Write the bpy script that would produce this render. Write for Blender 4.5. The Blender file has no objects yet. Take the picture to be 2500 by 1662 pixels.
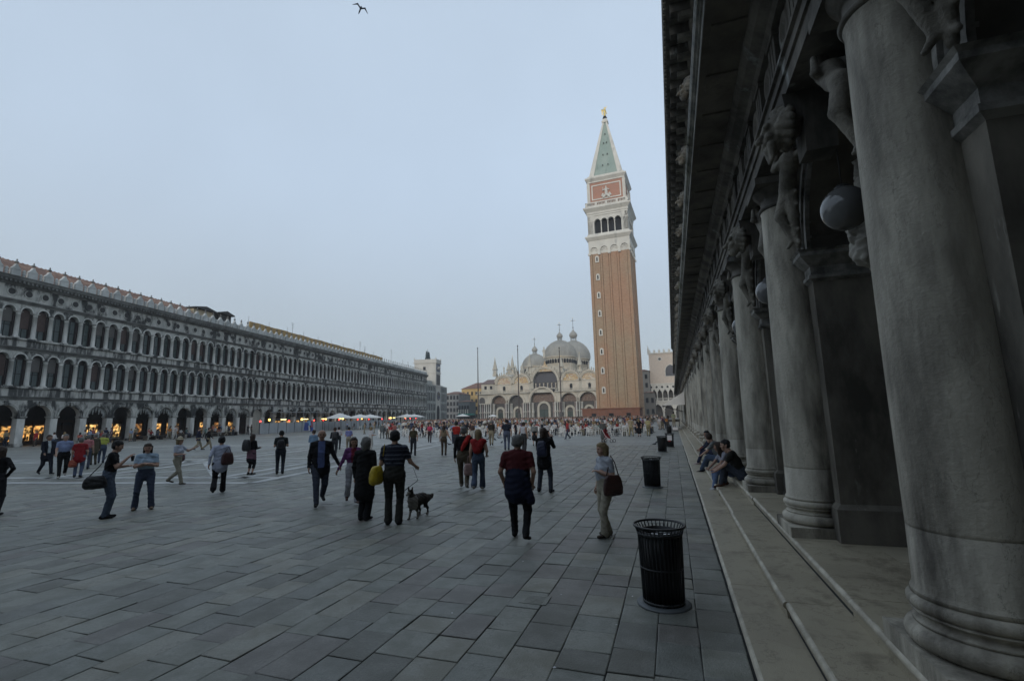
import bpy, math, random
import numpy as np
from mathutils import Matrix, Vector
PI = math.pi
R = math.radians
random.seed(7)
rng = np.random.default_rng(11)
scene = bpy.context.scene
COL = scene.collection

# ---------------------------------------------------------------- camera, sky, sun, exposure
CAM_H = 2.10
PITCH, ROLL, YAW, FPX = R(9.0426), R(1.2541), R(18.2475), 1164.0
fw = Vector((-math.sin(YAW)*math.cos(PITCH), math.cos(YAW)*math.cos(PITCH), math.sin(PITCH)))
rt = Vector((math.cos(YAW), math.sin(YAW), 0))
up = rt.cross(fw)
rr = rt*math.cos(ROLL) - up*math.sin(ROLL)
uu = rt*math.sin(ROLL) + up*math.cos(ROLL)
cam_d = bpy.data.cameras.new('camera')
cam_d.sensor_fit = 'HORIZONTAL'; cam_d.sensor_width = 36.0; cam_d.lens = 36.0*FPX/2500.0
cam_d.clip_start = 0.05; cam_d.clip_end = 6000
cam = bpy.data.objects.new('camera', cam_d); COL.objects.link(cam)
cam.matrix_world = Matrix(((rr.x, uu.x, -fw.x, 0), (rr.y, uu.y, -fw.y, 0), (rr.z, uu.z, -fw.z, CAM_H), (0, 0, 0, 1)))
scene.camera = cam

SUN_EL, SUN_AZ = R(14.0), R(181.0)          # azimuth clockwise from +Y (east end of the square)
world = bpy.data.worlds.new('World'); scene.world = world; world.use_nodes = True
wn = world.node_tree
bg = wn.nodes['Background']
sky = wn.nodes.new('ShaderNodeTexSky'); sky.sky_type = 'NISHITA'; sky.sun_disc = False
sky.sun_elevation = SUN_EL; sky.sun_rotation = SUN_AZ
sky.air_density = 1.0; sky.dust_density = 1.0; sky.ozone_density = 3.0; sky.altitude = 0
veil = wn.nodes.new('ShaderNodeMix'); veil.data_type = 'RGBA'; veil.inputs[0].default_value = 0.86   # thin even cloud veil over the clear sky
wtc = wn.nodes.new('ShaderNodeTexCoord'); wsep = wn.nodes.new('ShaderNodeSeparateXYZ'); wmr = wn.nodes.new('ShaderNodeMapRange'); wmr.inputs['From Max'].default_value = .5
wmr.interpolation_type = 'SMOOTHSTEP'; whz = wn.nodes.new('ShaderNodeMix'); whz.data_type = 'RGBA'; whz.inputs[6].default_value = (4.5, 5.0, 5.3, 1); whz.inputs[7].default_value = (5.5, 6.65, 8.05, 1)
wn.links.new(wtc.outputs['Generated'], wsep.inputs[0]); wn.links.new(wsep.outputs['Z'], wmr.inputs['Value']); wn.links.new(wmr.outputs['Result'], whz.inputs[0]); 
wno = wn.nodes.new('ShaderNodeTexNoise'); wno.inputs['Scale'].default_value = 1.6; wno.inputs['Detail'].default_value = 5; wn.links.new(wtc.outputs['Generated'], wno.inputs['Vector'])
wnr = wn.nodes.new('ShaderNodeMapRange'); wnr.inputs['From Min'].default_value = .3; wnr.inputs['From Max'].default_value = .7; wnr.inputs['To Min'].default_value = .94; wnr.inputs['To Max'].default_value = 1.05; wn.links.new(wno.outputs['Fac'], wnr.inputs['Value'])
wmu = wn.nodes.new('ShaderNodeMix'); wmu.data_type = 'RGBA'; wmu.blend_type = 'MULTIPLY'; wmu.inputs[0].default_value = 1   # faint unevenness of the cloud veil
wn.links.new(whz.outputs[2], wmu.inputs[6]); wn.links.new(wnr.outputs['Result'], wmu.inputs[7]); wn.links.new(wmu.outputs[2], veil.inputs[7])
wn.links.new(sky.outputs[0], veil.inputs[6]); wn.links.new(veil.outputs[2], bg.inputs[0]); bg.inputs[1].default_value = 0.10
sun_d = bpy.data.lights.new('sun', 'SUN'); sun_d.energy = 1.5; sun_d.angle = R(25); sun_d.color = (1, 0.93, 0.84)
sun_o = bpy.data.objects.new('sun', sun_d); COL.objects.link(sun_o)
sdir = Vector((math.sin(SUN_AZ)*math.cos(SUN_EL), math.cos(SUN_AZ)*math.cos(SUN_EL), math.sin(SUN_EL)))
sun_o.rotation_euler = sdir.to_track_quat('Z', 'Y').to_euler()
scene.view_settings.view_transform = 'Standard'; scene.view_settings.look = 'None'
scene.view_settings.gamma = 1.0; scene.view_settings.use_curve_mapping = False
scene.view_settings.exposure = 0.15
scene.cycles.max_bounces = 6; scene.cycles.diffuse_bounces = 3

# ---------------------------------------------------------------- materials
MATS = {}
def srgb(h):
    if isinstance(h, str):
        v = [int(h[i:i+2], 16)/255 for i in (0, 2, 4)]
        return tuple(x/12.92 if x <= .04045 else ((x+.055)/1.055)**2.4 for x in v)
    return tuple(h)
def mat(name, col, rough=.75, col2=None, scale=1.5, detail=6, lo=.35, hi=.65, stretch=(1, 1, 1), bump=0.0, bscale=30, vein=None, col3=None, scale3=.4, lo3=.45, hi3=.7, stretch3=None, metal=0, spec=.35, emit=None, estr=0, coord='pos'):
    """a Principled material: base colour broken up by one or two noises in place, and fine relief"""
    if name in MATS: return MATS[name]
    m = bpy.data.materials.new(name); m.use_nodes = True
    nt = m.node_tree; N = nt.nodes; L = nt.links
    b = N['Principled BSDF']
    b.inputs['Roughness'].default_value = rough; b.inputs['Metallic'].default_value = metal
    b.inputs['Specular IOR Level'].default_value = spec
    col = srgb(col)
    def coords():
        if coord == 'pos': return N.new('ShaderNodeNewGeometry').outputs['Position']
        return N.new('ShaderNodeTexCoord').outputs['Object']
    def noise(sc, st, det=6):
        n = N.new('ShaderNodeTexNoise'); n.inputs['Scale'].default_value = sc; n.inputs['Detail'].default_value = det
        n.inputs['Roughness'].default_value = .62
        mp = N.new('ShaderNodeMapping'); mp.inputs['Scale'].default_value = st
        L.new(coords(), mp.inputs[0]); L.new(mp.outputs[0], n.inputs['Vector'])
        return n.outputs['Fac']
    def ramp(fac, a, c):
        r = N.new('ShaderNodeMapRange'); r.inputs['From Min'].default_value = a; r.inputs['From Max'].default_value = c
        L.new(fac, r.inputs['Value']); return r.outputs['Result']
    def mix(fac, a, c):
        x = N.new('ShaderNodeMix'); x.data_type = 'RGBA'
        L.new(fac, x.inputs[0])
        for i, v in ((6, a), (7, c)):
            if isinstance(v, tuple): x.inputs[i].default_value = (*v, 1)
            else: L.new(v, x.inputs[i])
        return x.outputs[2]
    out = None
    if col2 is not None:
        out = mix(ramp(noise(scale, stretch, detail), lo, hi), col, srgb(col2))
    if vein is not None:
        vf = N.new('ShaderNodeMath'); vf.operation = 'SUBTRACT'; vf.inputs[1].default_value = .5; L.new(noise(vein[1], vein[2], 9), vf.inputs[0])
        va = N.new('ShaderNodeMath'); va.operation = 'ABSOLUTE'; L.new(vf.outputs[0], va.inputs[0])
        out = mix(ramp(va.outputs[0], 0.0, vein[3]), srgb(vein[0]), out if out is not None else col)
    if col3 is not None:
        out = mix(ramp(noise(scale3, stretch3 or stretch), lo3, hi3), out if out is not None else col, srgb(col3))
    if out is None: b.inputs['Base Color'].default_value = (*col, 1)
    else: L.new(out, b.inputs['Base Color'])
    if bump:
        bn = N.new('ShaderNodeBump'); bn.inputs['Strength'].default_value = min(1, bump); bn.inputs['Distance'].default_value = .02
        L.new(noise(bscale, (1, 1, 1), 8), bn.inputs['Height']); L.new(bn.outputs[0], b.inputs['Normal'])
    if emit is not None:
        b.inputs['Emission Color'].default_value = (*srgb(emit), 1); b.inputs['Emission Strength'].default_value = estr
    MATS[name] = m
    return m

# ---------------------------------------------------------------- objects
def link(o, parent=None):
    COL.objects.link(o)
    if parent is not None: o.parent = parent
    return o
def tag(o, label=None, cat=None, group=None, kind=None):
    if label: o['label'] = label
    if cat: o['category'] = cat
    if group: o['group'] = group
    if kind: o['kind'] = kind
    return o
def thing(name, label, cat, loc=(0, 0, 0), rz=0, group=None):
    o = bpy.data.objects.new(name, None); link(o)
    o.location = loc; o.rotation_euler = (0, 0, rz)
    return tag(o, label, cat, group)
def inst(me, name, parent=None, loc=(0, 0, 0), rz=0, sc=None, rot=None):
    o = bpy.data.objects.new(name, me); link(o, parent); o.location = loc
    o.rotation_euler = rot if rot else (0, 0, rz)
    if sc is not None: o.scale = sc if isinstance(sc, tuple) else (sc, sc, sc)
    return o
def copy_tree(o, parent=None):
    c = o.copy(); COL.objects.link(c); c.parent = parent
    for ch in [x for x in o.children]: copy_tree(ch, c)
    return c

class MB:
    """collects shapes into one mesh"""
    def __init__(s): s.v = []; s.f = []; s.m = []; s.mats = []; s.sm = []
    def mi(s, m):
        if m not in s.mats: s.mats.append(m)
        return s.mats.index(m)
    def add(s, v, f, m, smooth=False):
        o = len(s.v); s.v += [tuple(p) for p in v]
        i = s.mi(m)
        for q in f: s.f.append([a+o for a in q]); s.m.append(i); s.sm.append(smooth)
        return s
    def box(s, x0, x1, y0, y1, z0, z1, m):
        v = [(x0, y0, z0), (x1, y0, z0), (x1, y1, z0), (x0, y1, z0), (x0, y0, z1), (x1, y0, z1), (x1, y1, z1), (x0, y1, z1)]
        return s.add(v, [(3, 2, 1, 0), (4, 5, 6, 7), (0, 1, 5, 4), (1, 2, 6, 5), (2, 3, 7, 6), (3, 0, 4, 7)], m)
    def frustum(s, x0, x1, y0, y1, z0, X0, X1, Y0, Y1, z1, m):
        v = [(x0, y0, z0), (x1, y0, z0), (x1, y1, z0), (x0, y1, z0), (X0, Y0, z1), (X1, Y0, z1), (X1, Y1, z1), (X0, Y1, z1)]
        return s.add(v, [(3, 2, 1, 0), (4, 5, 6, 7), (0, 1, 5, 4), (1, 2, 6, 5), (2, 3, 7, 6), (3, 0, 4, 7)], m)
    def prism(s, poly, y0, y1, m, back=True):
        """polygon in x,z (counter-clockwise seen from -y) pushed from y0 (front) to y1"""
        n = len(poly); v = [(x, y0, z) for x, z in poly]+[(x, y1, z) for x, z in poly]
        f = [list(range(n))]+([list(range(2*n-1, n-1, -1))] if back else [])
        f += [(i, i+n, (i+1) % n+n, (i+1) % n) for i in range(n)]
        return s.add(v, f, m)
    def sweepx(s, prof, x0, x1, m, caps=True):
        """profile of (y,z) points along x; the profile runs with the open air on its left when going down"""
        n = len(prof); v = [(x0, y, z) for y, z in prof]+[(x1, y, z) for y, z in prof]
        f = [(i, (i+1) % n, (i+1) % n+n, i+n) for i in range(n)]
        if caps: f += [list(range(n-1, -1, -1)), list(range(n, 2*n))]
        return s.add(v, f, m)
    def lathe(s, prof, m, c=(0, 0), n=16, a0=0, a1=2*PI, smooth=True, sx=1, sy=1):
        full = abs(a1-a0-2*PI) < 1e-6; k = n if full else n+1
        v = []
        for j in range(k):
            a = a0+(a1-a0)*j/n; ca, sa = math.cos(a), math.sin(a)
            v += [(c[0]+r*ca*sx, c[1]+r*sa*sy, z) for r, z in prof]
        p = len(prof); f = []
        for j in range(n):
            j2 = (j+1) % k
            for i in range(p-1): f.append((j*p+i, j2*p+i, j2*p+i+1, j*p+i+1))
        return s.add(v, f, m, smooth)
    def tube(s, pts, r, m, n=6, smooth=True, caps=True):
        pts = [Vector(p) for p in pts]; rs = r if isinstance(r, (list, tuple)) else [r]*len(pts)
        v = []; 
        for i, p in enumerate(pts):
            d = (pts[min(i+1, len(pts)-1)]-pts[max(i-1, 0)]).normalized()
            a = d.cross(Vector((0, 0, 1)) if abs(d.z) < .9 else Vector((1, 0, 0))).normalized(); b = d.cross(a)
            v += [tuple(p+(a*math.cos(2*PI*k/n)+b*math.sin(2*PI*k/n))*rs[i]) for k in range(n)]
        f = []
        for i in range(len(pts)-1):
            for k in range(n): f.append((i*n+k, i*n+(k+1) % n, (i+1)*n+(k+1) % n, (i+1)*n+k))
        if caps: f += [list(range(n-1, -1, -1)), list(range((len(pts)-1)*n, len(pts)*n))]
        return s.add(v, f, m, smooth)
    def mesh(s, name):
        me = bpy.data.meshes.new(name); me.from_pydata(s.v, [], s.f)
        for m in s.mats: me.materials.append(m)
        me.polygons.foreach_set('material_index', s.m); me.polygons.foreach_set('use_smooth', s.sm)
        me.update()
        return me
    def build(s, name, parent=None, loc=(0, 0, 0), rz=0): return inst(s.mesh(name), name, parent, loc, rz)

def arc(cx, cz, r, a0, a1, n, rz=None):
    rz = rz or r
    return [(cx+r*math.cos(a0+(a1-a0)*i/n), cz+rz*math.sin(a0+(a1-a0)*i/n)) for i in range(n+1)]
def bay(x0, x1, z0, z1, cx, r, zs, n=12, rz=None):
    """outline of a wall panel with an arched opening that starts at its foot"""
    return [(x0, z0), (cx-r, z0)]+arc(cx, zs, r, PI, 0, n, rz)+[(cx+r, z0), (x1, z0), (x1, z1), (x0, z1)]
def ring(cx, zs, r0, r1, n=14, a0=0, a1=PI):
    return arc(cx, zs, r1, a0, a1, n)+arc(cx, zs, r0, a1, a0, n)
# ---------------------------------------------------------------- materials used by the setting
M_slab = [mat('trachyte_%d' % i, c, .46, col2=c2, scale=38, detail=4, lo=.38, hi=.66, bump=.55, bscale=55, col3=c3, scale3=2.6, lo3=.42, hi3=.60, vein=((.085, .085, .078), 1.7, (1, 1, 1), .005), spec=.45)
          for i, (c, c2, c3) in enumerate((((0.168, 0.176, 0.155), (0.220, 0.224, 0.196), (0.133, 0.138, 0.115)), ((0.189, 0.193, 0.166), (0.240, 0.241, 0.207), (0.149, 0.152, 0.125)),
                                           ((0.143, 0.149, 0.133), (0.193, 0.197, 0.174), (0.118, 0.120, 0.104)), ((0.204, 0.203, 0.171), (0.256, 0.252, 0.214), (0.164, 0.159, 0.125)), ((0.122, 0.123, 0.107), (0.164, 0.164, 0.140), (0.099, 0.099, 0.081)), ((0.153, 0.144, 0.130), (0.200, 0.193, 0.170), (0.127, 0.118, 0.104))))]
M_joint = mat('joint_dirt', (.035, .036, .036), .95)
M_band = mat('marble_band', (.50, .50, .48), .6, col2=(.25, .26, .26), scale=1.2, bump=.2)
M_step = mat('step_stone', (0.370, 0.328, 0.241), .42, col2=(0.269, 0.236, 0.173), scale=1.1, lo=.3, hi=.7, bump=.35, bscale=70, col3=(0.185, 0.160, 0.115), scale3=3.5, lo3=.52, hi3=.68, vein=((0.143, 0.120, 0.086), 2.2, (1, 1, 1), .006), spec=.45)
M_step2 = mat('step_stone_pale', (0.420, 0.376, 0.281), .42, col2=(0.302, 0.268, 0.202), scale=1.4, lo=.3, hi=.7, bump=.35, bscale=70, col3=(0.202, 0.176, 0.130), scale3=2.4, lo3=.55, hi3=.7, spec=.45)
M_nose = mat('step_nosing', (0.504, 0.464, 0.374), .45, col2=(0.302, 0.272, 0.216), scale=4, lo=.35, hi=.6, bump=.35)
# far paving: slabs too small to tell apart, one sheet to the edge of the square and beyond
def far_paving():
    m = bpy.data.materials.new('paving_far'); m.use_nodes = True
    nt = m.node_tree; N = nt.nodes; L = nt.links; b = N['Principled BSDF']; b.inputs['Roughness'].default_value = .5
    g = N.new('ShaderNodeNewGeometry'); mp = N.new('ShaderNodeMapping'); mp.inputs['Rotation'].default_value = (0, 0, R(90))
    L.new(g.outputs['Position'], mp.inputs[0])
    br = N.new('ShaderNodeTexBrick'); br.inputs['Scale'].default_value = 1
    br.inputs['Brick Width'].default_value = .6; br.inputs['Row Height'].default_value = .4; br.inputs['Mortar Size'].default_value = .008
    br.inputs['Color1'].default_value = (.175, .182, .168, 1); br.inputs['Color2'].default_value = (.225, .232, .215, 1); br.inputs['Mortar'].default_value = (.06, .06, .06, 1)
    L.new(mp.outputs[0], br.inputs['Vector'])
    n = N.new('ShaderNodeTexNoise'); n.inputs['Scale'].default_value = .35; n.inputs['Detail'].default_value = 8
    L.new(g.outputs['Position'], n.inputs['Vector'])
    r = N.new('ShaderNodeMapRange'); r.inputs['From Min'].default_value = .3; r.inputs['From Max'].default_value = .7; r.inputs['To Min'].default_value = .75; r.inputs['To Max'].default_value = 1.2
    L.new(n.outputs['Fac'], r.inputs['Value'])
    x = N.new('ShaderNodeMix'); x.data_type = 'RGBA'; x.blend_type = 'MULTIPLY'; x.inputs[0].default_value = 1
    L.new(br.outputs['Color'], x.inputs[6]); L.new(r.outputs['Result'], x.inputs[7]); L.new(x.outputs[2], b.inputs['Base Color'])
    return m
M_far = far_paving()
NEAR_Y, NEAR_X = 34.0, -30.0
mb = MB()
mb.add([(-640, -640, -.02), (640, -640, -.02), (640, 640, -.02), (-640, 640, -.02)], [(0, 1, 2, 3)], mat('land', (.12, .125, .125), .8))
tag(mb.build('ground'), kind='structure')
# the square's paving: far sheet with the near field left open for real slabs
mb = MB()
X0, X1, Y0, Y1 = -140, 6, -12, 400
nx, ny = NEAR_X, NEAR_Y
for (a, b_, c_, d) in ((X0, X1, ny, Y1), (X0, nx, Y0, ny), (nx, X1, Y0, 1.2)):
    mb.add([(a, c_, 0), (b_, c_, 0), (b_, d, 0), (a, d, 0)], [(0, 1, 2, 3)], M_far)
mb.add([(nx, 1.2, -.016), (X1, 1.2, -.016), (X1, ny, -.016), (nx, ny, -.016)], [(0, 1, 2, 3)], M_joint)
pavement = tag(mb.build('pavement'), kind='structure')
# slabs in rows that run along the square
slabs = []
rs = random.Random(3)
x = .47
while x > NEAR_X:
    w = rs.choice((.36, .38, .40, .42, .44))
    y = 1.2+rs.uniform(-.6, 0)
    while y < NEAR_Y:
        l = rs.uniform(.34, .62) if x > -3 else rs.uniform(.38, .78)
        y1 = min(y+l, NEAR_Y); y0 = max(y, 1.2)
        if y1-y0 > .12 and x-w > -2.3*(y1+2): slabs.append((max(x-w, NEAR_X), x, y0, y1))
        y += l
    x -= w
def slab_size(s):
    cx, cy = (s[0]+s[1])/2, (s[2]+s[3])/2
    p = Vector((cx, cy, -CAM_H)); z = p.dot(fw)
    px, py = FPX*p.dot(rr)/z, -FPX*p.dot(uu)/z
    vis = abs(px) < 1330 and py < 900 and z > .5
    return (s[1]-s[0])*(s[3]-s[2])/z**3 if vis else 0
slabs.sort(key=slab_size, reverse=True)
def slab_geo(mb, s, o=(0, 0)):
    g = rs.uniform(.0015, .006); b = rs.uniform(.004, .011); h = rs.uniform(-.004, .004); t1, t2 = rs.uniform(-.0025, .0025), rs.uniform(-.0025, .0025)
    x0, x1, y0, y1 = s[0]-o[0]+g, s[1]-o[0]-g, s[2]-o[1]+g, s[3]-o[1]-g
    j = lambda: rs.uniform(-.006, .005)
    c4 = [(x0+j(), y0+j()), (x1+j(), y0+j()), (x1+j(), y1+j()), (x0+j(), y1+j())]
    cx, cy = (x0+x1)/2, (y0+y1)/2
    v = [(p, q, -.015) for p, q in c4]+[(p, q, h-.004+t1*(1 if p > cx else -1)+t2*(1 if q > cy else -1)) for p, q in c4]
    v += [(p+(b if p < cx else -b), q+(b if q < cy else -b), h+t1*(1 if p > cx else -1)+t2*(1 if q > cy else -1)) for p, q in c4]
    f = [(i, (i+1) % 4, (i+1) % 4+4, i+4) for i in range(4)]+[(i+4, (i+1) % 4+4, (i+1) % 4+8, i+8) for i in range(4)]+[(8, 9, 10, 11)]
    mb.add(v, f, rs.choices(M_slab, (26, 20, 18, 11, 12, 13))[0])
for s in slabs[:300]:
    o = ((s[0]+s[1])/2, (s[2]+s[3])/2); m_ = MB(); slab_geo(m_, s, o); m_.build('paving_slab', pavement, (o[0], o[1], 0))
m_ = MB()
for s in slabs[300:]: slab_geo(m_, s)
tag(m_.build('paving_slabs', pavement), kind='stuff')
# ---------------------------------------------------------------- three steps along the arcade
ARC_Y0, ARC_Y1, BAY = -4.0, 138.0, 3.87
mb = MB(); mb.box(.52, 6.8, ARC_Y0, ARC_Y1, -.015, .02, M_joint); mb.box(.93, 6.8, ARC_Y0, ARC_Y1, .02, .16, M_joint); mb.box(1.40, 6.8, ARC_Y0, ARC_Y1, .16, .31, M_joint)
steps = tag(mb.build('steps'), kind='structure')
rs = random.Random(5)
def step_stone(x0, x1, y0, y1, z0, z1, m, nose=True):
    """a tread block with a rounded, slightly worn nosing along its left edge"""
    g = .004; b = MB(); n = 5; r = .035
    j = rs.uniform(-.012, .012)
    prof = [(x0+.03+j, z0)]+[(x0+.03+j, z1-2*r)]+[(x0+r+j-r*math.cos(a)*1.0, z1-r+r*math.sin(a)) for a in [(-.35+1.0*i/n*1.35)*PI/2 for i in range(n+1)]]+[(x1, z1), (x1, z0)]
    k = len(prof); L = y1-y0-2*g
    v = [(px-x0, g, pz) for px, pz in prof]+[(px-x0, g+L, pz) for px, pz in prof]
    f = [(i, i+k, (i+1) % k+k, (i+1) % k) for i in range(k)]+[list(range(k)), list(range(2*k-1, k-1, -1))]
    b.add(v, f, m)
    if nose:
        for i in range(1, 2+n): b.m[i] = b.mi(M_nose)
    return b.build('step_stone', steps, (x0, y0, 0))
for x0, x1, z0, z1, ln in ((.47, .93, -.01, .13, 2.3), (.89, 1.40, .13, .28, 2.6), (1.36, 2.25, .28, .43, 2.0)):
    y = ARC_Y0+rs.uniform(0, 1)
    while y < 62:
        l = ln*rs.uniform(.6, 1.25); step_stone(x0, x1, y, y+l, z0, z1, rs.choice((M_step, M_step, M_step2))); y += l
    step_stone(x0, x1, y, ARC_Y1, z0, z1, M_step)
# arcade floor flags behind the top step
y = ARC_Y0
while y < 46:
    l = rs.uniform(1.4, 2.1)
    for a, c in ((2.25, 3.6), (3.6, 5.1), (5.1, 6.8)):
        b = MB(); b.box(.004, c-a-.004, .004, l-.004, .31, .428, rs.choice((M_step, M_step2))); b.build('floor_flag', steps, (a, y, 0))
    y += l
b = MB(); b.box(2.25, 6.8, y, ARC_Y1, .31, .428, M_step); b.build('floor_flag', steps)
# ---------------------------------------------------------------- smooth bodies: blended tapering limbs turned into one skin
def _dist(P, pr):
    lab, a, b, ra, rb = pr[:5]; sc = pr[5] if len(pr) > 5 and pr[5] else None
    a = np.array(a, float); b = np.array(b, float)
    if sc:
        s = np.array(sc, float); c = (a+b)/2
        P = (P-c)/s; a = (a-c)/s; b = (b-c)/s; ms = min(sc)
    else: ms = 1
    ab = b-a; L = ab@ab
    q = P-a
    t = np.clip((q@ab)/L, 0, 1)[..., None] if L > 1e-12 else np.zeros(P.shape[:-1]+(1,))
    d = np.linalg.norm(q-t*ab, axis=-1)-(ra+(rb-ra)*t[..., 0])
    return d*ms
def sdf(prims, h, k=.03, fold=0.0):
    lo = np.array([9e9]*3); hi = -lo; boxes = []
    for pr in prims:
        r = max(pr[3], pr[4]); s = max(pr[5]) if len(pr) > 5 and pr[5] else 1
        a, b = np.array(pr[1], float), np.array(pr[2], float)
        if s > 1 or (len(pr) > 5 and pr[5]):
            m_ = np.maximum(r*np.array(pr[5] or (1, 1, 1)), 0)
        else: m_ = np.array([r]*3)
        l, u = np.minimum(a, b)-m_, np.maximum(a, b)+m_
        boxes.append((l, u)); lo = np.minimum(lo, l); hi = np.maximum(hi, u)
    lo = lo-2.5*h; n = np.ceil((hi+2.5*h-lo)/h).astype(int)+1
    F = np.full(tuple(n), .4)
    ax = [lo[i]+h*np.arange(n[i]) for i in range(3)]
    for pr, (l, u) in zip(prims, boxes):
        i0 = np.maximum(((l-lo-k-2*h)/h).astype(int), 0); i1 = np.minimum(((u-lo+k+2*h)/h).astype(int)+2, n)
        sl = tuple(slice(i0[i], i1[i]) for i in range(3))
        G = np.stack(np.meshgrid(ax[0][sl[0]], ax[1][sl[1]], ax[2][sl[2]], indexing='ij'), -1)
        d = _dist(G, pr)
        if fold and pr[0] not in ('skin', 'shoe'):
            d = d+fold*(np.sin(G[..., 0]*41+G[..., 2]*23+2*np.sin(G[..., 1]*31))*np.sin(G[..., 2]*37-G[..., 0]*15+1.3)+.6*np.sin(G[..., 2]*71+G[..., 1]*44+G[..., 0]*20))
        f = F[sl]; kk = pr[6] if len(pr) > 6 else k
        hh = np.clip(.5+.5*(d-f)/kk, 0, 1)
        F[sl] = d*(1-hh)+f*hh-kk*hh*(1-hh)
    S = F < 0
    cs = [S[i:n[0]-1+i, j:n[1]-1+j, l:n[2]-1+l] for i in (0, 1) for j in (0, 1) for l in (0, 1)]
    cnt = sum(c.astype(np.int8) for c in cs); act = (cnt > 0) & (cnt < 8)
    cells = np.argwhere(act); idx = np.full(act.shape, -1); idx[act] = np.arange(len(cells))
    off = np.array([(i, j, l) for i in (0, 1) for j in (0, 1) for l in (0, 1)])
    fv = np.stack([F[cells[:, 0]+o[0], cells[:, 1]+o[1], cells[:, 2]+o[2]] for o in off], 1)
    acc = np.zeros((len(cells), 3)); num = np.zeros(len(cells))
    for a in range(8):
        for b in range(a+1, 8):
            if abs(off[a]-off[b]).sum() != 1: continue
            f1, f2 = fv[:, a], fv[:, b]; m_ = (f1 < 0) != (f2 < 0)
            t = f1[m_]/(f1[m_]-f2[m_]); acc[m_] += off[a]+t[:, None]*(off[b]-off[a]); num[m_] += 1
    V = lo+h*(cells+acc/num[:, None])
    Q = []
    for axn in range(3):
        o1, o2 = [(1, 2), (2, 0), (0, 1)][axn]
        A = np.take(S, range(n[axn]-1), axn); B = np.take(S, range(1, n[axn]), axn)
        e = np.argwhere(A != B)
        e = e[(e[:, o1] > 0) & (e[:, o2] > 0) & (e[:, o1] < n[o1]-1) & (e[:, o2] < n[o2]-1)]
        def ci(d1, d2):
            q = e.copy(); q[:, o1] += d1; q[:, o2] += d2; return idx[q[:, 0], q[:, 1], q[:, 2]]
        quad = np.stack([ci(-1, -1), ci(0, -1), ci(0, 0), ci(-1, 0)], 1)
        flip = ~A[e[:, 0], e[:, 1], e[:, 2]]
        quad[flip] = quad[flip][:, ::-1]; Q.append(quad)
    Q = np.concatenate(Q); Q = Q[(Q >= 0).all(1)]
    D = np.stack([_dist(V, pr) for pr in prims], 1)
    lab = D.argmin(1)
    labs = np.array([pr[0] for pr in prims])[lab]
    return V, Q, labs
def skin_mesh(name, pieces, mats, relabel=None):
    """pieces: results of sdf(); mats: label -> material; relabel(V, labs) may repaint"""
    Vs, Qs, Ls, o = [], [], [], 0
    for V, Q, L in pieces:
        if relabel is not None: L = relabel(V, L)
        Vs.append(V); Qs.append(Q+o); Ls.append(L); o += len(V)
    V = np.concatenate(Vs); Q = np.concatenate(Qs); L = np.concatenate(Ls)
    names = sorted(set(L.tolist())); li = np.array([names.index(x) for x in L])
    me = bpy.data.meshes.new(name)
    me.vertices.add(len(V)); me.vertices.foreach_set('co', V.astype(np.float32).ravel())
    me.loops.add(Q.size); me.loops.foreach_set('vertex_index', Q.ravel().astype(np.int32))
    me.polygons.add(len(Q)); me.polygons.foreach_set('loop_start', np.arange(0, Q.size, 4, dtype=np.int32)); 
    me.polygons.foreach_set('material_index', li[Q[:, 0]].astype(np.int32)); me.polygons.foreach_set('use_smooth', np.ones(len(Q), bool))
    for x in names: me.materials.append(mats.get(x) or mats['*'])
    me.update(calc_edges=True); me.validate()
    return me, names
def stone_fig(name, prims, h, m, k=.03, fold=0.0):
    return skin_mesh(name, [sdf(prims, h, k, fold)], {'*': m})[0]
# ---------------------------------------------------------------- the dark arcade on the right
M_col = mat('column_stone', (.54, .50, .415), .7, col2=(.31, .285, .235), scale=3.2, stretch=(1, 1, .3), lo=.32, hi=.68, bump=.5, bscale=26, vein=((.26, .24, .20), 2.6, (1, 1, .35), .004), col3=(.075, .066, .053), scale3=1.7, lo3=.45, hi3=.66, stretch3=(1, 1, .2))
M_soot = mat('sooty_stone', (.175, .16, .135), .8, col2=(.06, .055, .047), scale=1.6, stretch=(1, 1, .4), lo=.35, hi=.6, bump=.5, bscale=14, col3=(.26, .27, .26), scale3=2.6, lo3=.6, hi3=.72, stretch3=(1, 1, .35))
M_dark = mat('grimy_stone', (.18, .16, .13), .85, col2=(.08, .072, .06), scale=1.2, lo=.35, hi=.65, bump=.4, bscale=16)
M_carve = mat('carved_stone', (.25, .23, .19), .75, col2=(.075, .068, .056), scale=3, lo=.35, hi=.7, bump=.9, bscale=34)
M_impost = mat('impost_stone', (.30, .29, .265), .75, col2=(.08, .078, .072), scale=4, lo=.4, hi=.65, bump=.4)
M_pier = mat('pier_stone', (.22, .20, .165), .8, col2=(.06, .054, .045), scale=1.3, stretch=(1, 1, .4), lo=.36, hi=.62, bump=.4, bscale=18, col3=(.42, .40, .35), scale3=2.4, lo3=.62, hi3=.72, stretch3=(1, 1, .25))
arcade = thing('arcade_building', 'dark sooty stone arcade with giant columns running along the right side', 'building', (0, 0, 0), R(-90))
AR = arcade
# local frame: x = -world y, y = world x (front towards -y), z up
COLX = 1.84
def lx(y): return -y
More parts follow.
